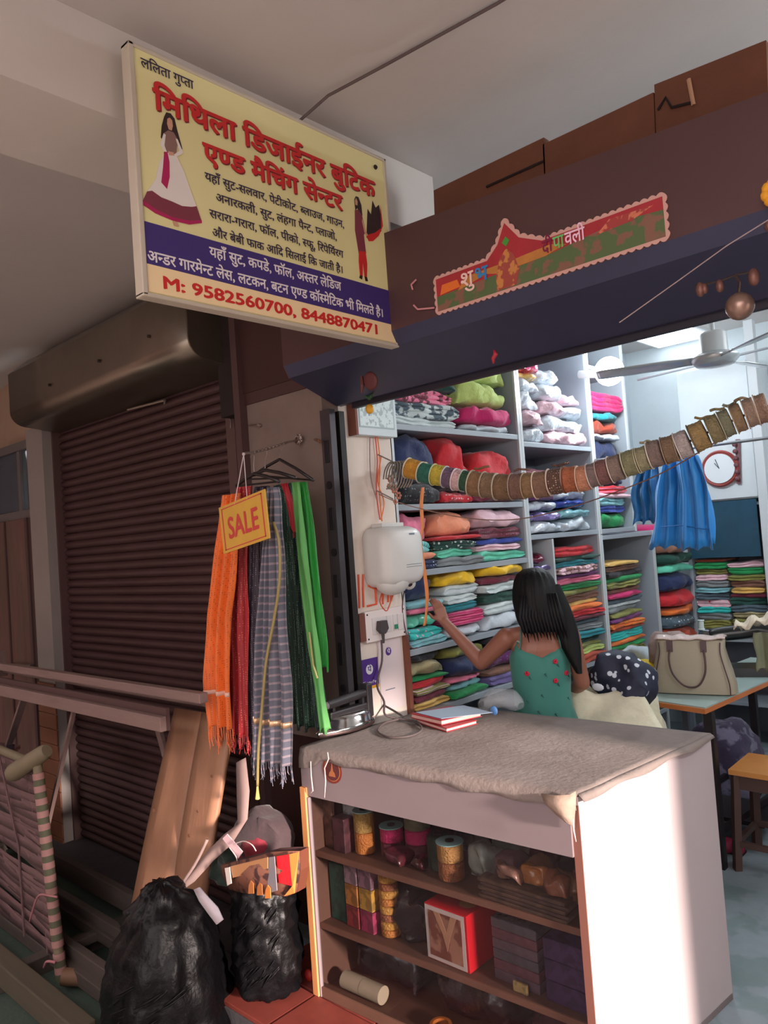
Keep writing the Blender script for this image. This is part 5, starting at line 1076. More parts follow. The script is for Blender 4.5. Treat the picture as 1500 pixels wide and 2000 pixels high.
# ================================================================== HANGING SCARVES, HANGERS AND THE SALE SIGN
hr = thing('hook_rod', 'twisted wire rod fixed to the pillar carrying the hangers', 'rod', (-2.404,2.100,2.041))
M_wire = mat('hook_steel', (140, 124, 116), 0.4, metal=0.6, var=0.2, vs=60)
rp = [(-2.392,2.090,2.043), (-2.378,2.000,2.024), (-2.325,1.850,1.982), (-2.270,1.750,1.961), (-2.275,1.700,1.955)]
obj('rod', MB().tube(rp, .005, 6), M_wire, hr)
for k in range(10):
    a = Vector(rp[1]).lerp(Vector(rp[3]), k / 9); obj('twist', MB().sphere(a, .0065, 6), M_wire, hr)
mb = MB()
for k in range(10):
    a = k * 2.4; mb.tube(smooth_path([Vector(rp[0]) + Vector((.02 * math.cos(a), -.012, .022 * math.sin(a))), Vector(rp[0]) + Vector((.012 * math.cos(a + 2), -.025, .02 * math.sin(a + 2))), Vector(rp[0]) + Vector((.018 * math.cos(a + 3.4), -.008, .02 * math.sin(a + 3.4)))], 3), .003, 5)
tag(obj('wire_knot', mb, M_wire, hr), kind='stuff')
for a, b, c_ in (((-2.749,2.095,2.155), (-2.635,2.050,2.141), (-2.572,2.030,2.119)), ((-2.322,2.095,2.025), (-2.253,2.060,2.018), (-2.228,2.050,2.001))):
    pass
nl = thing('wall_hook', 'small steel hook on the pillar above the twisted rod', 'hook', (-2.618,2.050,2.132))
obj('shank', MB().tube([(-2.751,2.100,2.160), (-2.615,2.040,2.138)], .0035, 6), M_wire, nl); obj('curl', MB().sphere((-2.585,2.030,2.128), .012, 8, (1, 1, .8)), M_wire, nl)
nl = thing('wall_hook', 'small brown hook on the pillar right of the twisted rod', 'hook', (-2.270,2.070,2.021))
obj('shank', MB().tube([(-2.318,2.100,2.033), (-2.253,2.060,2.018), (-2.241,2.060,2.008)], .005, 6), mat('hook_brown', (120, 84, 60), 0.5), nl)
M_hanger = mat('hanger_black', (32, 26, 28), 0.45)
def hanger(label, apex, l, r, hooktop):
    t = thing('clothes_hanger', label, 'hanger', apex, 'black hangers on the rod'); apex, l, r, hooktop = map(Vector, (apex, l, r, hooktop))
    obj('shoulder_bar', MB().tube([l, l.lerp(apex, .5) + Vector((0, 0, .004)), apex, r.lerp(apex, .5) + Vector((0, 0, .004)), r], .0065, 8), M_hanger, t, smooth=True)
    obj('trouser_bar', MB().tube([l, r], .004, 6), M_hanger, t)
    d = hooktop - apex
    obj('hook', MB().tube(smooth_path([apex, apex + d * .4, hooktop + Vector((.01, 0, -.008)), hooktop, hooktop + Vector((-.012, 0, -.008))], 4), .002, 6), M_wire, t)
hanger('rear black hanger, highest and widest of the three', (-2.333,1.920,1.947), (-2.500,1.920,1.903), (-2.143,1.920,1.844), (-2.326,1.920,1.989))
hanger('middle black hanger in front of the highest one', (-2.276,1.800,1.896), (-2.400,1.800,1.874), (-2.105,1.800,1.848), (-2.268,1.800,1.969))
hanger('front black hanger half hidden behind the red scarf', (-2.213,1.700,1.874), (-2.326,1.700,1.839), (-2.077,1.700,1.831), (-2.218,1.700,1.943))
def scarf(label, keys, pleats, amp, m, seed, n=41, rows_=46, fringe=None, band=None, dirv=(1, 0.05, 0), ripple=.012):
    t = thing('hanging_scarf', label, 'scarf', keys[0][0], 'scarves on the hangers')
    rr_ = interp(keys, rows_); mb = hang(rr_, n, pleats, amp, dirv, seed, ripple=ripple)
    obj('fabric', mb, m, t, smooth=True, solid=.0018)
    last = mb.v[-n:]
    if fringe:
        rnd = random.Random(seed); fb_ = MB()
        for k in range(0, n, 1):
            p = Vector(last[k]); fb_.tube([p, p + Vector((rnd.uniform(-.004, .004), 0, -.02 - .02 * rnd.random())), p + Vector((rnd.uniform(-.01, .01), rnd.uniform(-.006, .006), -fringe * (.6 + .6 * rnd.random())))], [.0022, .002, .0012], 4)
        tag(obj('fringe', fb_, m, t), kind='stuff')
    if band:
        i0, i1, mm = band; g = MB(); rws = [[Vector(p) + Vector((0, -.0025, 0)) for p in mb.v[i*n:(i+1)*n]] for i in range(i0, i1)]
        g.grid(rws); obj('woven_band', g, mm, t, smooth=True, solid=.001)
    return t
M_zari = mat('zari_gold', (226, 188, 150), 0.3, metal=0.6, var=0.2, vs=60)
def dots(nm, c1, c2, ps=120, rough=.5): return mat(nm, c1, rough, var=0.14, vs=9, sheen=.3, pat='dots', col2=c2, ps=ps)
scarf('bright green scarf hanging nearest the shop door', [((-2.231,1.940,1.846), .035), ((-2.210,1.940,1.532), .045), ((-2.199,1.940,1.239), .050), ((-2.192,1.940,1.130), .045)], 2.2, .008, mat('leaf_green', (26, 158, 52), .55, var=.12, vs=6, sheen=.3, bump=.15, bs=20), 1, fringe=None, n=25)
scarf('pale green scarf edge beside the bright green one', [((-2.227,1.900,1.845), .022), ((-2.217,1.900,1.535), .028), ((-2.188,1.900,1.187), .030), ((-2.154,1.900,0.908), .028)], 2, .008, mat('pale_leaf_green', (98, 178, 92), .55, var=.1, vs=6, sheen=.3), 3, n=21)
scarf('dark bottle green sequined scarf behind the grey one', [((-2.348,1.950,1.850), .055), ((-2.331,1.950,1.535), .085), ((-2.319,1.950,1.173), .11), ((-2.312,1.950,0.884), .125)], 5, .014, dots('bottle_green', (16, 58, 46), (150, 190, 170), 150), 5)
scarf('thin red scarf strip between the green scarves', [((-2.324,1.930,1.851), .018), ((-2.292,1.930,1.735), .015), ((-2.283,1.930,1.645), .010)], 1.5, .006, mat('scarf_red', (190, 34, 50), .5, sheen=.2), 6, n=13, rows_=14)
scarf('deep red scarf between the orange and the navy ones', [((-2.436,1.820,1.854), .045), ((-2.494,1.820,1.631), .065), ((-2.556,1.820,1.243), .075), ((-2.578,1.820,0.852), .070)], 3.6, .014, dots('deep_red', (164, 20, 30), (206, 120, 96), 110), 8, fringe=.05)
scarf('navy dotted scarf left of the grey striped one', [((-2.352,1.840,1.842), .035), ((-2.414,1.840,1.626), .055), ((-2.475,1.840,1.243), .06), ((-2.510,1.840,0.856), .055)], 3, .013, dots('night_navy', (38, 26, 44), (130, 110, 130), 120), 9)
scarf('orange scarf with tiny motifs at the far left of the hangers', [((-2.434,1.760,1.820), .045), ((-2.488,1.760,1.634), .060), ((-2.571,1.760,1.352), .068), ((-2.607,1.760,1.086), .075), ((-2.614,1.760,0.892), .070)], 2.4, .014, mat('marigold_orange', (226, 104, 30), .45, var=.14, vs=9, sheen=.3, pat='dots', col2=(150, 64, 24), ps=110), 11, fringe=.07,
      band=(36, 38, mat('woven_pale', (226, 180, 160), .5)))
gs = scarf('grey scarf with silver stripes and tasselled hem in front', [((-2.141,1.720,1.816), .022), ((-2.144,1.720,1.728), .024), ((-2.171,1.720,1.583), .052), ((-2.203,1.720,1.362), .078), ((-2.234,1.720,1.102), .105), ((-2.264,1.720,0.813), .108)], 4.2, .014,
      mat('slate_stripe', (92, 94, 108), .5, var=.12, vs=8, sheen=.2, pat='stripesZ', col2=(140, 126, 134), ps=11), 13, n=61, rows_=70, fringe=.05, band=(61, 63, M_zari))
obj('gold_border', MB().tube(smooth_path([(-2.117,1.695,1.691), (-2.093,1.695,1.617), (-2.097,1.690,1.492), (-2.144,1.690,1.349), (-2.196,1.685,1.203), (-2.238,1.685,1.036), (-2.275,1.685,0.885), (-2.303,1.690,0.741)], 6), .0055, 6), mat('border_olive_gold', (150, 134, 84), .5), gs, smooth=True)
obj('tassel', MB().tube([(-2.302,1.690,0.751), (-2.305,1.690,0.723), (-2.308,1.690,0.694)], [.003, .005, .009], 8), mat('tassel_gold', (190, 176, 90), .6), gs)
obj('gold_edging', MB().tube([(-2.185,1.885,1.276), (-2.180,1.885,1.209), (-2.175,1.885,1.152), (-2.157,1.885,1.106)], .004, 6), mat('edging_gold', (196, 180, 120), .35, metal=.4), thing('scarf_edging', 'short strip of gold edging on the dark green scarf', 'trim', (-2.182,1.885,1.190)))
# SALE sign
sl = thing('sale_sign', 'small yellow SALE sign hanging on two white strings', 'sign', (-2.218,1.640,1.699))
a, b, c_, d_ = map(Vector, ((-2.349,1.640,1.591), (-2.076,1.640,1.635), (-2.086,1.640,1.805), (-2.362,1.640,1.762)))
obj('board', MB().prism([a, b, c_, d_], (0, .006, 0)), mat('sale_yellow', (206, 160, 62), .5, var=.08, vs=10), sl)
ux = (b - a).normalized(); uy = (d_ - a).normalized(); wd = (b - a).length; ht = (d_ - a).length
M_salered = mat('sale_red', (196, 62, 62), .5)
def inset(k0, k1, nm, m, th):
    for (p, q, r_, s_) in ((k0, k0, 1 - k0, k1), (k0, 1 - k1, 1 - k0, 1 - k0), (k0, k0, k1, 1 - k0), (1 - k1, k0, 1 - k0, 1 - k0)):
        x0_, y0_, x1_, y1_ = p * wd, q * ht, r_ * wd, s_ * ht
        flat_poly(nm, [(x0_, y0_), (x1_, y0_), (x1_, y1_), (x0_, y1_)], m, sl, a, ux, uy, th)
inset(.055, .075, 'border_line', M_salered, .001)
letters_on('lettering', 'SALE', M_salered, sl, a + ux * wd * .17 + uy * ht * .27, ux, uy, wd * .66, ht * .42, .02, .0012)
top = Vector((-2.243,1.680,1.948))
for p in (a + ux * wd * .36 + uy * ht * .93, a + ux * wd * .64 + uy * ht * .93): obj('string', MB().tube([p, top], .0018, 5), mat('string_white', (206, 190, 190), .8), sl)
obj('knot', MB().sphere(top, .006, 8), mat('string_white', (206, 190, 190), .8), sl)


# ================================================================== THE GIRL (seen from behind, left arm raised)
gp = thing('person', 'girl with long black hair in turquoise dress, back turned, left arm raised', 'person', (-1.73, 2.80, 0))
Fd = Vector((-0.62, 0.785, 0)).normalized(); Rt = Vector((Fd.y, -Fd.x, 0))          # facing and her right-hand side
C0 = Vector((-1.785, 2.82, 0))
def bp(r, f, z): return C0 + Rt * r + Fd * f + Vector((0, 0, z))
def cap(bm, p, q, r0, r1, n=14):
    p, q = Vector(p), Vector(q)
    bm.sphere(p, r0, n); bm.sphere(q, r1, n); bm.tube([p, q], [r0, r1], n)
def ell(bm, c, rr_, rf, rz, n=18):
    m = MB().sphere((0, 0, 0), 1, n); bm.add([c + Rt * (v[0] * rr_) + Fd * (v[1] * rf) + Vector((0, 0, v[2] * rz)) for v in m.v], m.f)
bm = MB()
hd = bp(0.0, 0.01, 1.325)
ell(bm, hd, .070, .088, .098); ell(bm, hd + Fd * .035 + Vector((0, 0, -.045)), .050, .050, .055)      # skull and jaw
cap(bm, hd + Fd * .088 + Vector((0, 0, .005)), hd + Fd * .104 + Vector((0, 0, -.022)), .007, .011, 8)  # nose
for s_ in (-1, 1): ell(bm, hd + Rt * (.072 * s_) + Vector((0, 0, -.01)), .010, .018, .028, 10)         # ears
cap(bm, bp(0, -.005, 1.255), bp(0, -.015, 1.155), .040, .044)                                            # neck
ell(bm, bp(0, -.005, 1.09), .118, .070, .095); ell(bm, bp(0, 0, .985), .105, .068, .11); ell(bm, bp(0, 0, .87), .098, .068, .10); ell(bm, bp(0, -.005, .76), .115, .080, .09)
cap(bm, bp(-.035, -.012, 1.165), bp(-.125, -.01, 1.150), .030, .036); cap(bm, bp(.035, -.012, 1.165), bp(.125, -.005, 1.150), .030, .036)
shL = bp(-.135, -.01, 1.145); elL = Vector((-2.005, 2.70, 1.040)); wrL = Vector((-2.165, 2.665, 1.215)); 
cap(bm, shL, elL, .044, .035); cap(bm, elL, wrL, .035, .022)
shR = bp(.135, -.005, 1.140); elR = bp(.175, .03, .93); wrR = bp(.13, .20, .84)
cap(bm, shR, elR, .042, .033); cap(bm, elR, wrR, .032, .020)
for s_ in (-1, 1):
    hip = bp(.055 * s_, 0, .72); kn = bp(.060 * s_, .02, .40); an = bp(.060 * s_, -.01, .07)
    cap(bm, hip, kn, .066, .043); cap(bm, kn, an, .042, .027); cap(bm, an + Vector((0, 0, -.035)), an + Fd * .12 + Vector((0, 0, -.048)), .030, .020)
def hand(bm, wr, dirv, palm_n, side, curl):
    d_ = Vector(dirv).normalized(); s_ = Vector(palm_n).cross(d_).normalized() * side; n_ = Vector(palm_n).normalized()
    pc_ = wr + d_ * .035
    for k in range(-2, 3): cap(bm, wr + s_ * (.006 * k), wr + d_ * .062 + s_ * (.0095 * k), .012, .0105, 8)
    for k, ln_ in enumerate((.052, .060, .056, .044)):
        b0 = wr + d_ * .064 + s_ * (-.019 + .0127 * k); b1 = b0 + d_ * ln_ * .5 + n_ * curl * .4; b2 = b1 + d_ * ln_ * .32 + n_ * curl * 1.1; b3 = b2 + d_ * ln_ * .15 + n_ * curl
        cap(bm, b0, b1, .0066, .0060, 8); cap(bm, b1, b2, .0060, .0054, 8); cap(bm, b2, b3, .0054, .0046, 8)
    t0 = wr + d_ * .020 + s_ * -.020; t1 = t0 + s_ * -.022 + d_ * .020 + n_ * .010; t2 = t1 + d_ * .024 + s_ * -.004 + n_ * .010
    cap(bm, t0, t1, .010, .008, 8); cap(bm, t1, t2, .008, .0062, 8)
hand(bm, wrL, (-.35, -.06, .9), (-.7, .5, -.25), 1, .012)
hand(bm, wrR, Fd * .8 + Vector((-.2, 0, -.35)), (0, 0, -1), -1, .010)
me = bpy.data.meshes.new('body'); me.from_pydata([Vector(v) - gp.location for v in bm.v], [], bm.f)
b2m = bmesh.new(); b2m.from_mesh(me); bmesh.ops.recalc_face_normals(b2m, faces=b2m.faces[:]); b2m.to_mesh(me); b2m.free()
body = bpy.data.objects.new('body', me); COL.objects.link(body)
md = body.modifiers.new('skin', 'REMESH'); md.mode = 'VOXEL'; md.voxel_size = 0.0042; md.use_smooth_shade = True
md = body.modifiers.new('soften', 'SMOOTH'); md.factor = 0.5; md.iterations = 5
bpy.context.view_layer.update()
m2 = bpy.data.meshes.new_from_object(body.evaluated_get(bpy.context.evaluated_depsgraph_get()))
body.modifiers.clear(); body.data = m2; body.parent = gp
m2.materials.clear(); m2.materials.append(mat('skin_brown', (142, 92, 74), .5, var=.06, vs=8, bump=.05, bs=60))
M_hair = mat('hair_black', (9, 8, 9), .6, var=.3, vs=30, spec=.25, bump=.35, bs=90, stretch=(1, 1, .12))
for s_ in (-1, 1):
    obj('eye', MB().sphere(hd + Fd * .078 + Rt * (.028 * s_) + Vector((0, 0, .012)), .012, 10), mat('eye_white', (220, 215, 210), .3), gp, smooth=True)
    obj('iris', MB().sphere(hd + Fd * .088 + Rt * (.028 * s_) + Vector((0, 0, .012)), .0055, 8), mat('iris_dark', (30, 20, 18), .2), gp, smooth=True)
    obj('eyebrow', MB().tube([hd + Fd * .084 + Rt * (.014 * s_) + Vector((0, 0, .032)), hd + Fd * .078 + Rt * (.042 * s_) + Vector((0, 0, .034))], .003, 6), M_hair, gp)
obj('mouth', MB().tube([hd + Fd * .082 + Rt * -.018 + Vector((0, 0, -.05)), hd + Fd * .089 + Vector((0, 0, -.052)), hd + Fd * .082 + Rt * .018 + Vector((0, 0, -.05))], .005, 6), mat('lips', (140, 70, 66), .4), gp, smooth=True)
# hair: cap over the skull and a long fall down the back
rows = []
lv = [(1.436, .010, .010, 0.0), (1.432, .040, .044, 0), (1.415, .066, .074, -.002), (1.385, .083, .094, -.006), (1.345, .092, .102, -.012), (1.30, .096, .098, -.022), (1.27, .096, .086, -.034), (1.24, .095, .074, -.044),
      (1.22, .092, .062, -.050), (1.205, .088, .052, -.056), (1.19, .080, .044, -.060), (1.182, .066, .036, -.062)]
for j, (z, wr_, wf_, off) in enumerate(lv):
    row = []
    side = max(0, (1.30 - z)) * 0.20
    for k in range(56):
        a = 2 * PI * k / 56; ca, sa = math.cos(a), math.sin(a)
        fcut = 0.62 if z < 1.40 and sa > 0 else 1.0
        wv = 1 + 0.035 * math.sin(a * 17 + z * 8) + .02 * math.sin(a * 31)
        row.append(bp(wr_ * ca * wv + side * .45, wf_ * sa * fcut * wv + off - (.01 if sa > 0 and z < 1.40 else 0), z + (0.018 * math.sin(a * 9) if j == len(lv) - 1 else 0)))
    rows.append(row)
hm = MB().grid(rows, True); n = 56; hm.f += [tuple(range(n))[::-1], tuple((len(rows)-1)*n + k for k in range(n))]
obj('hair', hm, M_hair, gp, smooth=True)
rows = []
for j in range(16):                       # lock falling over her right shoulder blade
    t = j / 15; z = 1.36 - .37 * t; row = []
    for k in range(20):
        a = 2 * PI * k / 20; w_ = (.030 + .020 * math.sin(t * PI)) * (1 - .6 * t ** 4); row.append(bp(.075 + .075 * t + w_ * math.cos(a) * (1 + .1 * math.sin(a * 7)), -.035 - .03 * t + .028 * math.sin(a), z))
    rows.append(row)
obj('hair_lock', MB().grid(rows, True), M_hair, gp, smooth=True)
for k in range(14):
    r_ = random.Random(k); x_ = -.08 + .17 * k / 13
    obj('hair_strand', MB().tube([bp(x_ * .8, -.100, 1.33), bp(x_, -.112, 1.24), bp(x_ + .010, -.114, 1.19), bp(x_ + .018, -.106, 1.13 + .03 * r_.random())], [.008, .009, .007, .001], 6), M_hair, gp, smooth=True)
# dress
M_dress = mat('dress_turquoise', (52, 118, 106), .7, var=.08, vs=6, sheen=.2)
rows = []
lv = [(1.105, .108, .066, 0), (1.06, .127, .082, 0), (.98, .124, .080, 0), (.90, .118, .080, 0), (.84, .124, .084, 0), (.76, .146, .10, 0), (.62, .175, .13, 0), (.48, .205, .16, 0), (.42, .215, .17, 0)]
for j, (z, wr_, wf_, o_) in enumerate(lv):
    row = []
    for k in range(72):
        a = 2 * PI * k / 72; ca, sa = math.cos(a), math.sin(a); pl_ = 1 + max(0, (.88 - z)) * .16 * math.sin(a * 12)
        zz = z + ((-.045 if sa < 0 else 0) * max(0, 1 - abs(ca) * 1.25) + .030 * abs(ca) * (0 if abs(ca) > .93 else 1) if j == 0 else 0)
        row.append(bp(wr_ * ca * pl_, wf_ * sa * pl_, zz))
    rows.append(row)
obj('dress', MB().grid(rows, True), M_dress, gp, smooth=True, solid=.004)
obj('neckline_trim', MB().tube([v + Vector((0, 0, .002)) for v in rows[0]] + [rows[0][0]], .004, 6), mat('dress_trim', (150, 168, 150), .6), gp, smooth=True)
for s_ in (-1, 1): obj('strap', MB().tube(smooth_path([bp(.085 * s_, -.062, 1.10), bp(.078 * s_, -.058, 1.15), bp(.070 * s_, -.02, 1.195), bp(.072 * s_, .05, 1.16), bp(.075 * s_, .07, 1.09)], 4), .0035, 6), M_dress, gp, smooth=True)
M_rose = mat('rose_red', (196, 24, 60), .6); M_leaf = mat('rose_leaf', (46, 96, 86), .7)
for k, (r_, z) in enumerate(((.055, 1.045), (.05, .965), (-.02, .925), (-.065, 1.0), (.09, .90), (-.04, .86), (.03, .845), (-.08, .90), (.10, .99), (.0, 1.01))):
    def onback(r, z, lift=.001):
        for q in range(len(lv) - 1):
            if lv[q][0] >= z >= lv[q+1][0]:
                t = (lv[q][0] - z) / (lv[q][0] - lv[q+1][0]); wr_ = lv[q][1]*(1-t) + lv[q+1][1]*t; wf_ = lv[q][2]*(1-t) + lv[q+1][2]*t; break
        ca = max(-.98, min(.98, r / wr_)); return bp(r, -(wf_ + .004 + lift) * math.sqrt(1 - ca * ca), z)
    mb = MB(); c = onback(r_, z)
    if k in (0, 1, 3, 8):
        for q in range(5): mb.sphere(onback(r_ + .006 * math.cos(q * 1.26), z + .006 * math.sin(q * 1.26)), .0055, 6, (1, 1, 1))
        obj('rose_print', mb, M_rose, gp, smooth=True)
    obj('leaf_print', MB().tube([onback(r_ + .008, z - .012), onback(r_ + .016, z - .026)], [.0045, .001], 5), M_leaf, gp)

# ================================================================== BAGS AND BOARDS LEFT OF THE COUNTER
M_bin = mat('bin_bag_black', (9, 8, 10), .42, var=.2, vs=20, bump=.6, bs=24, spec=.22)
def sack(nm, label, cat, c, prof, m, seed, wob=.10, crease=0.0, n=64, sy=1.0, top=None):
    t = thing(nm, label, cat, c); rows = []
    ns = 30
    for j in range(ns + 1):
        q = j / ns * (len(prof) - 1); i = min(int(q), len(prof) - 2); f = q - i; f2 = f * f * (3 - 2 * f)
        r = prof[i][0] * (1 - f2) + prof[i+1][0] * f2; z = prof[i][1] * (1 - f) + prof[i+1][1] * f; row = []
        for k in range(n):
            a = 2 * PI * k / n; P = (math.cos(a) * 1.4, math.sin(a) * 1.4, z * 5)
            w_ = 1 + wob * nz(P, 1.1, seed) + wob * .5 * nz(P, 3, seed)
            ridge = crease * (abs(nz((math.cos(a) * 3 + z * 14, math.sin(a) * 3 - z * 6, z * 34), 1, seed)) - .2)
            zz = z + (.012 * nz(P, 2, seed + 2) if 0 < j < ns else 0)
            row.append((c[0] + r * math.cos(a) * w_ + ridge * math.cos(a), c[1] + sy * (r * math.sin(a) * w_ + ridge * math.sin(a)), c[2] + max(0, zz)))
        rows.append(row)
    mb = MB().grid(rows, True); mb.f += [tuple(range(n))[::-1], tuple(ns*n + k for k in range(n))]
    obj('bag_skin', mb, m, t, smooth=True); return t
b1 = sack('garbage_bag', 'large bulging black plastic bag on the street before the planks', 'bag', (-2.545, 1.42, -.249), [(.10, 0), (.19, .04), (.220, .16), (.212, .32), (.19, .46), (.145, .58), (.07, .66), (.02, .69)], M_bin, 21, .13, .045)
obj('white_handle', MB().grid([[(-1.968,1.200,0.641), (-1.938,1.200,0.655)], [(-1.926,1.190,0.623), (-1.883,1.190,0.646)], [(-1.876,1.185,0.604), (-1.831,1.185,0.634)], [(-1.831,1.180,0.590), (-1.800,1.180,0.612)]]), mat('bag_white_strap', (196, 184, 190), .5), b1, smooth=True, solid=.004)
b2 = sack('garbage_bag', 'smaller black plastic bag on the red tiles beside the counter', 'bag', (-2.325, 1.70, -.001), [(.07, 0), (.12, .03), (.130, .12), (.125, .24), (.12, .34), (.10, .40), (.05, .42)], M_bin, 33, .10, .035, sy=.95)
for t_, cx_, cy_, r_, zs, sd in ((b1, -2.545, 1.42, .214, (.10, .42), 3), (b2, -2.325, 1.70, .127, (.08, .36), 8)):
    rnd = random.Random(sd); mb = MB()
    for k in range(34):                    # fine stretch folds on the film, running slantwise
        a = R(rnd.uniform(-85, -20)); z0 = rnd.uniform(*zs); ln_ = rnd.uniform(.25, .6); pts = []
        for q in range(5):
            aa = a + ln_ * (q / 4 - .5); z_ = z0 + .05 * (q / 4 - .5) + cx_ * 0
            base = (-.249 if t_ is b1 else 0)
            P = (math.cos(aa) * 1.4, math.sin(aa) * 1.4, z_ * 5); pts.append((cx_ + (r_ * (1.0 + .0 * q)) * math.cos(aa), cy_ + r_ * math.sin(aa), base + z_))
        mb.tube(pts, [.0005, .0028, .0036, .0028, .0005], 5)
    tag(obj('film_folds', mb, M_bin, t_, smooth=True), kind='stuff')
cbg = thing('colourful_shopping_bag', 'open brown printed shopping bag with red and orange corner on the black bag', 'bag', (-2.38, 1.74, .42))
M_pbrown = mat('bag_print_brown', (122, 78, 62), .5, pat='blotch', col2=(60, 36, 36), ps=22, var=.2)
front = [[(-2.431,1.600,0.458), (-2.279,1.580,0.519), (-2.173,1.580,0.557), (-2.126,1.600,0.574), (-2.068,1.620,0.584), (-2.023,1.640,0.587)],
         [(-2.423,1.600,0.420), (-2.270,1.570,0.475), (-2.142,1.560,0.520), (-2.101,1.580,0.526), (-2.044,1.600,0.533), (-2.017,1.630,0.528)],
         [(-2.388,1.600,0.384), (-2.276,1.580,0.407), (-2.172,1.580,0.430), (-2.114,1.590,0.438), (-2.071,1.610,0.438), (-2.041,1.630,0.452)]]
obj('front_wall', MB().grid(front), M_pbrown, cbg, smooth=True, solid=.004)
back = [[(p[0] - .01, p[1] + .045, p[2] - .004) for p in r_] for r_ in front]
obj('rear_wall', MB().grid(back), mat('bag_inside', (70, 44, 44), .7), cbg, smooth=True, solid=.004)
obj('side_wall', MB().grid([[f[-1], b_[-1]] for f, b_ in zip(front, back)]), mat('bag_orange', (104, 58, 42), .5), cbg, solid=.004)
obj('side_wall', MB().grid([[f[0], b_[0]] for f, b_ in zip(front, back)]), M_pbrown, cbg, solid=.004)
def patch(nm, pts, m, par, dy=-.006): return obj(nm, MB().prism([(p[0], p[1] + dy, p[2]) for p in pts], (0, .003, 0)), m, par)
patch('red_patch', [(-2.085,1.600,0.573), (-2.029,1.610,0.589), (-2.024,1.610,0.487), (-2.081,1.600,0.487)], mat('patch_red', (210, 30, 40), .45), cbg, -.012)
patch('orange_patch', [(-2.029,1.610,0.589), (-1.993,1.620,0.601), (-2.028,1.620,0.459), (-2.071,1.610,0.442), (-2.024,1.610,0.487)], mat('patch_orange', (216, 130, 62), .45), cbg, -.012)
patch('grey_strip', [(-2.115,1.590,0.567), (-2.078,1.590,0.579), (-2.076,1.590,0.468), (-2.127,1.590,0.445)], mat('patch_grey', (130, 124, 130), .5), cbg, -.016)
patch('tan_band', [(-2.327,1.580,0.490), (-2.107,1.580,0.572), (-2.111,1.580,0.534), (-2.316,1.580,0.453)], mat('patch_tan', (176, 124, 84), .5), cbg, -.012)
patch('white_corner', [(-2.353,1.580,0.480), (-2.324,1.580,0.490), (-2.318,1.580,0.435), (-2.344,1.580,0.421)], mat('patch_white', (210, 196, 186), .5), cbg, -.018)
patch('orange_figure', [(-2.230,1.580,0.420), (-2.198,1.580,0.429), (-2.197,1.580,0.463), (-2.210,1.580,0.470), (-2.224,1.580,0.450)], mat('patch_orange2', (176, 106, 60), .45), cbg, -.012)
patch('orange_figure', [(-2.181,1.580,0.428), (-2.149,1.580,0.436), (-2.148,1.580,0.470), (-2.161,1.580,0.477), (-2.175,1.580,0.457)], mat('patch_orange2', (176, 106, 60), .45), cbg, -.012)
patch('orange_figure', [(-2.136,1.580,0.429), (-2.105,1.580,0.438), (-2.104,1.580,0.471), (-2.117,1.580,0.478), (-2.130,1.580,0.458)], mat('patch_orange', (216, 130, 62), .45), cbg, -.012)
def lump_thing(nm, label, cat, a, b_, depth, m, seed_group=None):
    x0_, x1_ = min(a[0], b_[0]), max(a[0], b_[0]); z0_, z1_ = min(a[2], b_[2]), max(a[2], b_[2]); y_ = a[1]
    mb = soft(0, depth, x0_, x1_, z0_, z1_, 'lump', 'X'); mb.v = [(v[1], y_ - v[0], v[2]) for v in mb.v]
    return obj(nm, mb, m, None, smooth=True, label=label, cat=cat, group=seed_group)
lump_thing('cloth_scrap', 'dark red cloth scrap inside the printed shopping bag', 'cloth', (-2.498,1.660,0.392), (-2.292,1.660,0.560), .10, cloth((120, 24, 40)))
lump_thing('cloth_scrap', 'dark brown crumpled cloth on top of the printed shopping bag', 'cloth', (-2.480,1.680,0.460), (-2.253,1.680,0.609), .12, cloth((62, 46, 48)))
lump_thing('cloth_scrap', 'dark green scrap at the left of the printed shopping bag', 'cloth', (-2.590,1.640,0.333), (-2.443,1.640,0.488), .10, cloth((34, 48, 40)))
wt = thing('paper_scrap', 'torn pale pink paper strip with white ring on the bag heap', 'paper', (-2.378,1.620,0.537))
patch('strip', [(-2.404,1.600,0.562), (-2.373,1.600,0.585), (-2.285,1.600,0.542), (-2.313,1.600,0.511)], mat('scrap_pink', (226, 190, 194), .6), wt)
obj('thread_loop', MB().tube(smooth_path([(-2.334,1.590,0.557), (-2.263,1.585,0.586), (-2.207,1.580,0.588), (-2.199,1.590,0.565)], 5), .0018, 5), mat('thread_white', (206, 190, 184), .9), wt)
obj('thread_loop', MB().tube(smooth_path([(-2.357,1.590,0.542), (-2.310,1.585,0.519), (-2.320,1.590,0.488)], 5), .0018, 5), mat('thread_white', (206, 190, 184), .9), wt)
sp = thing('cloth_strap', 'long pale grey-pink strap pulled tight from the bag heap to a knot', 'strap', (-2.529,1.550,0.453))
M_strap = mat('strap_greypink', (146, 122, 116), .85, var=.12, vs=20)
rows = [[(-2.381,1.660,0.821), (-2.322,1.660,0.848)], [(-2.377,1.650,0.694), (-2.299,1.650,0.735)], [(-2.367,1.640,0.606), (-2.308,1.640,0.636)], [(-2.422,1.620,0.568), (-2.388,1.620,0.535)], [(-2.506,1.600,0.497), (-2.476,1.600,0.466)], [(-2.584,1.560,0.408), (-2.552,1.560,0.384)], [(-2.621,1.520,0.351), (-2.604,1.520,0.344)]]
rr2 = []
for i in range(len(rows) - 1):
    for k in range(4):
        t = k / 4; rr2.append([Vector(rows[i][q]).lerp(Vector(rows[i+1][q]), t) for q in (0, 1)])
rr2.append([Vector(p) for p in rows[-1]])
obj('band', MB().grid([[a, a.lerp(b_, .5) + Vector((0, -.006, 0)), b_] for a, b_ in rr2]), M_strap, sp, smooth=True, solid=.003)
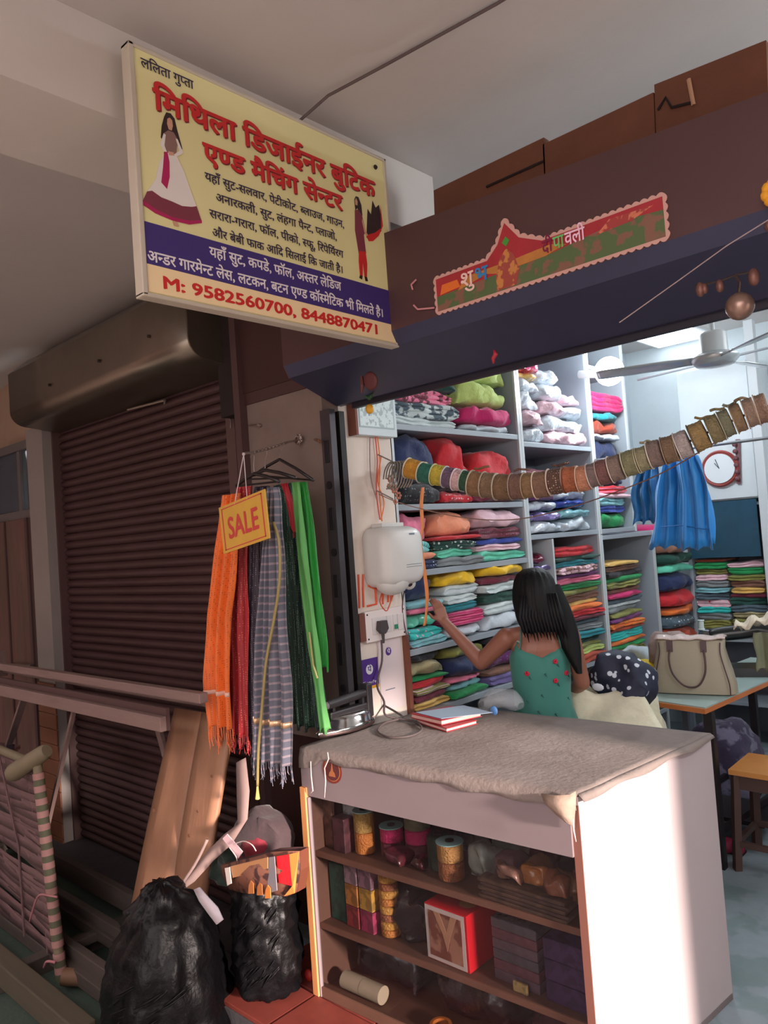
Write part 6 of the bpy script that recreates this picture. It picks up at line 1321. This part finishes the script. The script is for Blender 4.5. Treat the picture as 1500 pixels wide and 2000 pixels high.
obj('second_fold', MB().tube(smooth_path([(-2.496,1.590,0.540), (-2.545,1.560,0.446), (-2.614,1.520,0.349)], 4), .006, 6), M_strap, sp, smooth=True)
obj('knot', MB().sphere((-2.591,1.500,0.353), .016, 10, (1, 1, 1.3)), mat('knot_tan', (150, 128, 92), .8), sp, smooth=True)
obj('tail', MB().tube(smooth_path([(-2.591,1.500,0.353), (-2.597,1.480,0.322), (-2.609,1.460,0.299), (-2.608,1.460,0.277)], 4), [.007]*12 + [.008], 6), mat('knot_tan', (150, 128, 92), .8), sp, smooth=True)
rp_ = thing('red_scrap', 'small red scrap on the floor at the foot of the counter post', 'scrap', (-2.274,1.852,0.000)); obj('piece', MB().sphere(Vector((-2.252,1.828,0.000)) + Vector((0, 0, .02)), .022, 10, (1, .6, 1)), mat('scrap_red', (150, 28, 24), .6), rp_, smooth=True)

# leaning planks
M_plank = mat('plank_tan', (150, 108, 82), .55, var=.2, vs=3.5, stretch=(4, 4, .5), bump=.1, bs=20)
def plank(label, tl, tr, br, bl, th, m, knots=()):
    t = thing('wooden_plank', label, 'plank', bl, 'planks leaning by the shutter'); rows = []
    tl, tr, br, bl = map(Vector, (tl, tr, br, bl))
    for j in range(9):
        q = j / 8; a = tl.lerp(bl, q); b_ = tr.lerp(br, q); row = []
        for k in range(5):
            row.append(a.lerp(b_, k / 4) + Vector((0, -.010 * math.sin(q * PI), 0)))
        rows.append(row)
    obj('board', MB().grid(rows), m, t, smooth=True, solid=th)
    for (q, s_, r_) in knots:
        a = tl.lerp(bl, q).lerp(tr.lerp(br, q), s_) + Vector((0, -.010 * math.sin(q * PI) - th / 2 - .0005, 0)); obj('knot', MB().lathe([(r_, 0), (r_ * .7, .001)], a, (0, -1, 0), 10), mat('knot_dark', (120, 78, 58), .7), t)
plank('left broad tan plank leaning against the shutter', (-3.103,1.860,0.909), (-2.870,1.860,0.912), (-2.851,1.600,0.076), (-3.182,1.600,-0.034), .022, M_plank, ((.45, .1, .012),))
plank('right tan plank with dark knots leaning beside the left one', (-2.824,1.820,0.925), (-2.604,1.820,0.931), (-2.631,1.620,0.133), (-2.875,1.620,0.056), .022, M_plank, ((.28, .7, .009), (.44, .45, .008), (.55, .3, .010)))
# folding table frame
M_oldwood = mat('old_wood_pinkish', (128, 104, 98), .7, var=.16, vs=5, stretch=(.6, 4, 4), bump=.15, bs=30)
tf = thing('trestle_table', 'long old wooden trestle frame standing before the left shutter', 'table', (-3.9, 1.8, -.2))
zt_ = 1.02
obj('rear_rail', MB().bbox((-5.3, 1.90, zt_ - .10), (-2.64, 1.93, zt_ - .05), .004), M_oldwood, tf)
obj('top_board', MB().bbox((-5.3, 1.66, zt_ - .005), (-2.60, 1.70, zt_ + .035), .004), M_oldwood, tf)
obj('front_rail', MB().bbox((-5.3, 1.60, zt_ - .125), (-2.80, 1.63, zt_ - .065), .004), M_oldwood, tf)
obj('ledge', MB().box((-5.3, 1.63, zt_ - .125), (-2.80, 1.645, zt_ - .035)), mat('ledge_dark', (80, 56, 54), .8), tf)
for x in (-5.28,): obj('spacer', MB().box((x, 1.60, zt_ - .125), (x + .03, 1.93, zt_ + .04)), M_oldwood, tf)
for a, b_, w_ in (((-4.279,1.660,0.913), (-4.911,1.750,0.429), .035), ((-3.679,1.660,0.922), (-4.161,1.700,0.256), .018), ((-3.278,1.850,0.854), (-3.287,1.900,0.650), .030)):
    e = Vector(a) + (Vector(b_) - Vector(a)) * ((Vector(a).z + .165) / (Vector(a).z - Vector(b_).z)); obj('leg', MB().beam(a, e, w_, .02), M_oldwood, tf)
# charpai (string cot) standing on its side
M_web = mat('web_pink_brown', (104, 78, 78), .85, var=.2, vs=14, stretch=(.6, 4, 4), bump=.2, bs=60)
co = thing('string_cot', 'upturned string cot with pink and green wound rail at far left', 'cot', (-3.9, 1.42, -.2))
M_legw = mat('cot_leg_wood', (116, 104, 82), .7, var=.15, vs=6, bump=.1)
T, B_ = Vector((-3.574,1.420,0.721)), Vector((-3.435,1.420,-0.208))
obj('rail', MB().tube([T, B_], .021, 12), M_legw, co, smooth=True, autosmooth=50)
for k in range(16):
    q0_ = .06 + k * .0585; c0, c1 = T.lerp(B_, q0_), T.lerp(B_, q0_ + .0292)
    obj('wound_band', MB().tube([c0, c1], .0255, 12), mat('band_pink', (160, 118, 112), .7, var=.1, vs=30), co, smooth=True, autosmooth=50)
    if k not in (13,): obj('wound_band', MB().tube([c1, T.lerp(B_, q0_ + .0585)], .0245, 12), mat('band_green', (84, 84, 64), .7, var=.1, vs=30), co, smooth=True, autosmooth=50)
a, b_ = Vector((-3.718,1.360,0.653)), Vector((-3.506,1.440,0.769))
obj('leg', MB().tube([a, a.lerp(b_, .08), a.lerp(b_, .92), b_], [.034, .042, .036, .028], 14), M_legw, co, smooth=True, autosmooth=50)
obj('leg', MB().tube([B_ + Vector((.01, 0, .02)), B_ + Vector((.10, .10, .0))], [.036, .036], 12), mat('cot_foot', (120, 88, 66), .7, var=.15), co, smooth=True, autosmooth=50)
obj('far_rail', MB().tube([T + Vector((-1.5, .05, 0)), B_ + Vector((-1.5, .05, .03))], .021, 10), M_legw, co, smooth=True)
obj('top_rail', MB().tube([T + Vector((0, 0, -.02)), T + Vector((-1.5, .05, -.02))], .02, 10), M_legw, co, smooth=True)
rnd = random.Random(5)
for k in range(24):
    q = .05 + k * .037; p = T.lerp(B_, q); sag = rnd.uniform(-.03, .03); e = p + Vector((-1.5, .05, .06 * rnd.uniform(-1, 1) + (.10 * (q - .3)))); hw = .022 + .010 * rnd.random()
    rows = []
    for j in range(9):
        t = j / 8; c = p.lerp(e, t) + Vector((0, .012 * math.sin(j * PI + k * PI) + .02 * math.sin(t * PI), -.03 * math.sin(t * PI) + sag * math.sin(t * 2 * PI) * .6)); tw = .25 * math.sin(j * 1.1 + k)
        rows.append([c + Vector((0, -hw * math.sin(tw) * .8, -hw)), c + Vector((0, hw * math.sin(tw) * .8, hw))])
    obj('webbing_strap', MB().grid(rows), M_web, co, smooth=True, solid=.002)
for k, x in enumerate((.16, .42, .75)):
    obj('cross_strap', MB().tube([T + Vector((-x, .01 * (-1) ** k, -.04)), T.lerp(B_, .5) + Vector((-x + .03, .02, 0)), B_ + Vector((-x, .01, .06))], .006, 6), M_web, co)
obj('tied_cord', MB().tube(smooth_path([(-3.338,1.380,0.190), (-3.386,1.370,0.186), (-3.494,1.370,0.162), (-3.555,1.370,0.108), (-3.623,1.370,0.011)], 4), .0045, 6), mat('cord_pink', (166, 108, 112), .8), co, smooth=True)
obj('tied_cord', MB().tube(smooth_path([(-3.396,1.380,-0.101), (-3.456,1.370,-0.112), (-3.492,1.370,-0.149)], 4), .006, 6), mat('cord_pink', (166, 108, 112), .8), co, smooth=True)
tl_ = thing('blue_glass_tray', 'dark blue shiny sheet lying behind the cot top at the left edge', 'sheet', (-4.501,1.620,0.578))
obj('plate', MB().prism([(-5.191,1.750,0.509), (-4.627,1.750,0.552), (-4.360,1.600,0.592), (-4.842,1.600,0.492)], (0, 0, .02)), mat('blue_gloss', (30, 40, 84), .08, metal=.3), tl_)
# pallet of slats on the step
pt_ = thing('slat_pallet', 'stack of long grey wooden slats lying before the left shutter', 'pallet', (-3.9, 1.6, -.25))
M_slat = mat('slat_greybrown', (74, 64, 58), .8, var=.2, vs=5, stretch=(.6, 4, 4), bump=.2, bs=30)
for (y, z, xr, h) in ((1.84, -.03, -3.30, .10), (1.68, -.075, -3.12, .07), (1.66, -.12, -3.14, .05), (1.50, -.10, -3.02, .07), (1.47, -.16, -2.98, .06)):
    obj('slat', MB().bbox((-5.6, y - .02, z - h), (xr, y + .02, z), .004), M_slat, pt_)
obj('slat', MB().bbox((-5.6, 1.22, -.20), (-2.86, 1.30, -.10), .006), mat('slat_olive', (76, 68, 54), .8, var=.2, vs=5, stretch=(.6, 4, 4)), pt_)
for x in (-5.3, -3.7): obj('bearer', MB().bbox((x, 1.2, -.248), (x + .07, 1.86, -.17), .004), M_slat, pt_)
for x in (-5.2, -3.6): obj('bearer', MB().bbox((x, 1.45, -.17), (x + .05, 1.86, -.13), .004), M_slat, pt_)


# ================================================================== SEWING TABLE AND WHAT IS AROUND IT
tbl = thing('sewing_table', 'sewing table with pale green top and orange-brown wooden edge', 'table', (-1.2, 3.9, 0))
M_tt = mat('table_top_green', (150, 170, 166), .35, var=.05); M_te = mat('table_edge_orange', (186, 108, 56), .5, var=.1)
a, b_, c_ = Vector((-1.683,3.547,0.735)), Vector((-1.361,3.485,0.735)), Vector((-1.290,4.322,0.735))
u1 = (a - b_); u2 = (c_ - b_).normalized() * 1.3
P4 = [b_, b_ + u2, b_ + u2 + u1 * 1.05, b_ + u1 * 1.05]
def ringz(k, z): 
    cen = sum(P4, Vector()) / 4; return [Vector((cen.x + (p.x - cen.x) * k, cen.y + (p.y - cen.y) * k, z)) for p in P4]
obj('edge', MB().prism(ringz(1.0, .712), (0, 0, .022)), M_te, tbl); obj('top', MB().prism(ringz(.985, .734), (0, 0, .006)), M_tt, tbl)
lg = ringz(.90, 0)
for p in lg: obj('leg', MB().box((p.x - .02, p.y - .02, 0), (p.x + .02, p.y + .02, .712)), mat('table_leg_dark', (36, 30, 34), .5, metal=.3), tbl)
for i in range(4): obj('rail', MB().beam(lg[i] + Vector((0, 0, .16)), lg[(i+1) % 4] + Vector((0, 0, .16)), .02, .03), mat('table_leg_dark', (36, 30, 34), .5, metal=.3), tbl)
obj('treadle', MB().box((lg[0].x + .1, lg[0].y + .3, .10), (lg[0].x + .4 - .8, lg[0].y + .6, .12)), mat('table_leg_dark', (36, 30, 34), .5, metal=.3), tbl)
# handbag
hb = thing('handbag', 'beige handbag with dark piping and round handle on the sewing table', 'bag', (-1.542,3.794,0.741))
M_bag = mat('handbag_beige', (158, 148, 128), .6, var=.05, vs=5, bump=.06, bs=80); M_pip = mat('handbag_piping', (74, 50, 52), .5); M_shine = mat('handbag_top_silver', (206, 186, 178), .3, metal=.3, var=.15, vs=20, bump=.6, bs=40)
ub = Vector((.975, .22, 0)).normalized(); nb_ = Vector((ub.y, -ub.x, 0)); bc = Vector((-1.506,3.714,0.742)) - nb_ * .07
def bagp(x, y, z): return bc + ub * x + nb_ * y + Vector((0, 0, z))
rows = []
for (z, hw, hd_) in ((0, .190, .060), (.004, .198, .068), (.045, .196, .070), (.11, .184, .066), (.17, .168, .058), (.22, .158, .050), (.255, .160, .040), (.262, .156, .034)):
    row = []
    for k in range(40):
        t = 2 * PI * k / 40; ct_, st_ = math.cos(t), math.sin(t); row.append(bagp(hw * math.copysign(abs(ct_) ** .35, ct_), hd_ * math.copysign(abs(st_) ** .55, st_), z))
    rows.append(row)
mb = MB().grid(rows, True); mb.f += [tuple(range(40))[::-1], tuple((len(rows)-1)*40 + k for k in range(40))]
obj('body', mb, M_bag, hb, smooth=True, autosmooth=60)
for s_ in (-1, 1):
    obj('piping', MB().tube(smooth_path([bagp(s_ * .172, .070, .004), bagp(s_ * .172, .073, .055), bagp(s_ * .155, .066, .13), bagp(s_ * .140, .054, .20), bagp(s_ * .142, .045, .25)], 4), .003, 6), M_pip, hb)
obj('handle', MB().tube(smooth_path([bagp(-.090, .056, .215), bagp(-.094, .074, .165), bagp(-.080, .080, .10), bagp(-.03, .082, .045), bagp(.03, .082, .045), bagp(.066, .080, .10), bagp(.072, .072, .165), bagp(.066, .056, .215)], 5), .0045, 8), M_pip, hb, smooth=True)
for x in (-.090, .066): obj('handle_tab', MB().prism([bagp(x - .014, .052, .205), bagp(x + .014, .052, .205), bagp(x + .014, .044, .258), bagp(x - .014, .044, .258)], nb_ * .008), M_pip, hb)
mb = MB().grid([[bagp(-.165 + .33 * k / 20, q * .8, .266 + .004 * math.sin(k * 1.1) + (.010 if abs(q) < .03 else 0) + .006 * nz((k * .5, q * 20, 0), 1, 3)) for k in range(21)] for q in (.056, .05, .02, -.02, -.05, -.056)])
obj('top_flap', mb, M_shine, hb, smooth=True, solid=.008)
# old sewing machine with a cloth over the arm
sm = thing('sewing_machine', 'dark old sewing machine on the table behind the handbag', 'sewing machine', (-1.470,4.406,0.741))
so_ = Vector((-1.452,4.317,0.741)); us = Vector((.93, .36, 0)).normalized(); ns_ = Vector((us.y, -us.x, 0)); M_sm = mat('machine_black', (34, 36, 38), .3, metal=.4, coat=.3); M_smp = mat('machine_steel', (150, 150, 152), .25, metal=.9)
def smp(x, y, z): return so_ + us * x + ns_ * y + Vector((0, 0, z))
obj('bed', MB().prism([smp(-.20, -.09, 0), smp(.20, -.09, 0), smp(.20, .09, 0), smp(-.20, .09, 0)], (0, 0, .045)), M_sm, sm)
obj('pillar', MB().tube([smp(.14, 0, .045), smp(.14, 0, .12), smp(.13, 0, .21)], [.05, .036, .045], 14), M_sm, sm, smooth=True)
obj('arm', MB().tube(smooth_path([smp(.17, 0, .20), smp(.10, 0, .235), smp(0, 0, .225), smp(-.10, 0, .215), smp(-.16, 0, .205)], 4), [.05]*4 + [.04]*12 + [.036], 14), M_sm, sm, smooth=True)
obj('head', MB().bbox(smp(-.19, -.03, .10) , smp(-.14, .03, .24), .01), M_smp, sm)
obj('needle_bar', MB().cyl(smp(-.165, 0, .045), smp(-.165, 0, .12), .006, 8), M_smp, sm)
obj('hand_wheel', MB().lathe([(.03, -.012), (.065, -.012), (.07, 0), (.065, .012), (.03, .012)], smp(.215, 0, .19), us, 24), M_smp, sm, smooth=True)
obj('tension_knob', MB().lathe([(.016, 0), (.018, .012), (.008, .02)], smp(-.10, .038, .19), ns_, 14), M_smp, sm, smooth=True)
obj('spool_pin', MB().cyl(smp(-.02, 0, .25), smp(-.02, 0, .30), .003, 6), M_smp, sm)
tsp = thing('thread_spool', 'white thread spool standing on the sewing machine', 'spool', smp(-.16, 0, .25)); obj('spool_body', MB().lathe([(.018, 0), (.018, .004), (.014, .008), (.014, .045), (.018, .049), (.018, .053)], smp(-.20, .02, .245), (0, 0, 1), 14), mat('spool_white', (190, 206, 204), .5), tsp, smooth=True, autosmooth=40)
cv = thing('machine_cover', 'crumpled pale cloth with green underside over the machine at right edge', 'cloth', (-1.266,3.950,1.020))
obj('top_cloth', MB().grid([[Vector((-1.332,3.900,1.043)).lerp(Vector((-1.118,3.900,1.104)), k / 12) + Vector((0, -.05 + .10 * j / 5, .018 * math.sin(k * 1.3 + j) + .03 * math.sin(j / 5 * PI))) for k in range(13)] for j in range(6)]), mat('pale_rag', (206, 196, 176), .8, var=.12, vs=14, bump=.2), cv, smooth=True, solid=.006)
obj('hanging_cloth', hang(interp([((-1.171,3.920,1.027), .09), ((-1.169,3.900,0.921), .085), ((-1.165,3.880,0.852), .08)], 10), 21, 3, .012, (1, .2, 0), 3), mat('sage_rag', (112, 116, 92), .8, var=.12, vs=10), cv, smooth=True, solid=.004)
for k, (x, y, z, r_, cl) in enumerate(((-.30, .04, 0, .022, (150, 176, 60)), (-.32, -.02, 0, .026, (206, 210, 206)), (-.27, .08, 0, .02, (120, 150, 150)))):
    o_ = smp(x, y, z); t = thing('thread_cone', ('yellow-green', 'white', 'grey-green')[k] + ' thread cone between the handbag and the machine', 'thread', o_)
    obj('cone_body', MB().lathe([(r_, 0), (r_ * .95, .01), (r_ * .6, .10), (r_ * .3, .105)], o_, (0, 0, 1), 14), mat('thread_%d' % cl[0], cl, .7, var=.1, vs=60), t, smooth=True)
    obj('tip', MB().cyl(o_ + Vector((0, 0, .10)), o_ + Vector((0, 0, .115)), r_ * .25, 8), M_dark, t)
# stool
sl_ = thing('wooden_stool', 'low wooden stool with orange-tan seat at the right edge', 'stool', (-1.2, 3.72, 0))
A_, B2 = Vector((-1.313,3.567,0.450)), Vector((-1.319,3.867,0.450)); uS = Vector((1, -.02, 0)); vS = (B2 - A_)
Q4 = [A_, A_ + uS * .34, A_ + uS * .34 + vS, A_ + vS]
obj('seat', MB().prism([q + Vector((0, 0, -.022)) for q in Q4], (0, 0, .022)), mat('stool_seat', (196, 132, 70), .5, var=.15, vs=5), sl_)
cen = sum(Q4, Vector()) / 4; M_stl = mat('stool_dark', (74, 52, 46), .6, var=.15); ft = []
for q in Q4:
    p = cen + (q - cen) * .86; f = cen + (q - cen) * .98; f.z = 0; p.z = .428; ft.append((p, f)); obj('leg', MB().beam(p, f, .035, .03), M_stl, sl_)
for i in range(4):
    a, b2_ = ft[i][0].lerp(ft[i][1], .72), ft[(i+1) % 4][0].lerp(ft[(i+1) % 4][1], .72); obj('stretcher', MB().beam(a, b2_, .02, .025), M_stl, sl_)
    a, b2_ = ft[i][0].lerp(ft[i][1], .08), ft[(i+1) % 4][0].lerp(ft[(i+1) % 4][1], .08); obj('apron', MB().beam(a, b2_, .015, .06), M_stl, sl_)
sh_ = thing('red_shoe', 'dark pink slipper on the floor left of the stool', 'shoe', (-1.431,3.789,0.000))
so2 = Vector((-1.437,3.749,0.000)); rows = []
for j in range(9):
    t = j / 8; hw = .035 * math.sin(.35 + t * 2.6) + .006; h_ = .03 + .03 * math.sin(t * PI * .9); rows.append([so2 + Vector((.20 * (t - .5) + 0, 0, 0)) + Vector((0, hw * math.cos(a_), .008 + h_ * max(-.1, math.sin(a_)))) for a_ in [2 * PI * k / 14 for k in range(14)]])
mb = MB().grid(rows, True); mb.f += [tuple(range(14))[::-1], tuple(8*14 + k for k in range(14))]
obj('upper', mb, mat('shoe_magenta', (150, 26, 66), .5), sh_, smooth=True); obj('sole', MB().prism([so2 + Vector((-.10, -.03, 0)), so2 + Vector((.10, -.035, 0)), so2 + Vector((.10, .035, 0)), so2 + Vector((-.10, .03, 0))], (0, 0, .01)), M_dark, sh_)
# dark cloths hanging and lying under the table
def lump2(nm, label, x0_, x1_, y_, z0_, z1_, dep, m, cat='cloth', group=None):
    mb = soft(0, dep, x0_, x1_, z0_, z1_, 'lump', 'X'); mb.v = [(v[1], y_ - v[0], v[2]) for v in mb.v]; return obj(nm, mb, m, None, smooth=True, label=label, cat=cat, group=group)
lump2('cloth_heap', 'dark maroon cloth heap under the sewing table', -1.30, -.95, 4.25, .001, .40, .35, cloth((84, 40, 50), 'flowers', (140, 60, 70), 14))
lump2('cloth_heap', 'dark purple cloth heap on the floor behind the sewing table legs', -1.85, -1.50, 4.35, .001, .42, .35, cloth((66, 58, 84), 'blotch', (120, 116, 140), 9))
lump2('cloth_heap', 'dark red cloth heap at the far right under the table', -.95, -.55, 4.5, .001, .55, .35, cloth((110, 40, 44)))
# sack covered by cream cloth, floral cushion, yellow cloth
cs = lump2('cloth_sack', 'big cream cloth covered sack right behind the counter', -1.94, -1.50, 3.11, .001, .90, .36, cloth((206, 198, 168)), 'sack')
mb = MB(); rows = []
TLc, TRc, BRc, BLc = map(Vector, ((-1.811,3.000,0.877), (-1.505,3.100,0.895), (-1.312,3.000,0.750), (-1.753,2.900,0.716)))
for j in range(15):
    q = j / 14; rows.append([TLc.lerp(BLc, q).lerp(TRc.lerp(BRc, q), k / 18) + Vector((0, -.05 * math.sin(k / 18 * PI) - .03 * q, .018 * math.sin(k / 18 * 7 + q * 4) + .01 * nz((k * .3, q * 4, 0), 1, 4))) for k in range(19)])
obj('cream_sheet', mb.grid(rows), cloth((212, 206, 180)), None, smooth=True, solid=.006, label='folded cream sheet hanging over the sack behind the counter', cat='cloth')
fcu = thing('floral_bundle', 'navy bundle with white flowers lying on the cream sheet', 'cloth', (-1.592,3.050,0.913))
mb = soft(0, .16, *sorted((Vector((-1.696,3.000,0.926)).x, Vector((-1.440,3.000,0.903)).x)), Vector((-1.576,3.000,0.814)).z, Vector((-1.557,3.000,1.027)).z, 'lump', 'X')
ccx = Vector((-1.567,3.000,0.918)); Mr = Matrix.Rotation(R(24), 3, 'Y')
mb.v = [tuple(ccx + Mr @ (Vector((v[1], 3.05 - v[0], v[2])) - ccx)) for v in mb.v]
obj('bundle', mb, mat('navy_floral', (30, 36, 56), .7, var=.1, pat='flowers', col2=(196, 204, 214), ps=24, bump=.2, bs=30), fcu, smooth=True)
obj('white_flower', MB().sphere(ccx + Vector((0, -.10, .01)), .02, 8, (1.4, .3, .8)), mat('flower_white', (196, 200, 206), .7), fcu, smooth=True)
def lump3(nm, label, p1, p2, dep, m, cat='cloth', group=None):
    return lump2(nm, label, min(p1[0], p2[0]), max(p1[0], p2[0]), p1[1], min(p1[2], p2[2]), max(p1[2], p2[2]), dep, m, cat, group)
lump3('cloth_bundle', 'bright yellow cloth between the floral bundle and the handbag', (-2.016,3.900,0.743), (-1.785,3.900,0.846), .18, cloth((216, 186, 30)), 'cloth')
lump3('cloth_bundle', 'pale bluish cloth heaped behind the yellow cloth', (-2.100,4.100,0.777), (-1.870,4.100,0.882), .2, cloth((168, 180, 190)), 'cloth')
lump3('cloth_bundle', 'mauve cloth below the yellow cloth beside the handbag', (-1.805,3.700,0.732), (-1.652,3.700,0.821), .18, cloth((120, 104, 124)), 'cloth')
lump3('cloth_bundle', 'dark print cloth below the mauve cloth', (-1.818,3.680,0.662), (-1.724,3.680,0.748), .18, cloth((60, 50, 66)), 'cloth')
bt = thing('work_bench', 'low dark bench carrying the yellow and mauve cloths', 'bench', (-1.9, 4.0, 0))
zb2 = Vector((-1.915,3.900,0.745)).z
obj('board', MB().box((-2.15, 3.60, zb2 - .12), (-1.72, 4.25, zb2 - .09)), M_lamdark, bt)
for x in (-2.13, -1.77):
    for y in (3.62, 4.20): obj('leg', MB().box((x, y, 0), (x + .03, y + .03, zb2 - .12)), M_lamdark, bt)
bp2 = thing('brown_fabric_bag', 'grey-brown cloth bag standing behind the handbag left side', 'bag', (-1.786,4.000,0.915))
lump3('cloth_bundle', 'grey-brown cloth lump just behind the left edge of the handbag', (-1.838,3.950,0.824), (-1.656,3.950,0.995), .2, cloth((128, 108, 100)), 'cloth')
bpy.data.objects.remove(bp2)
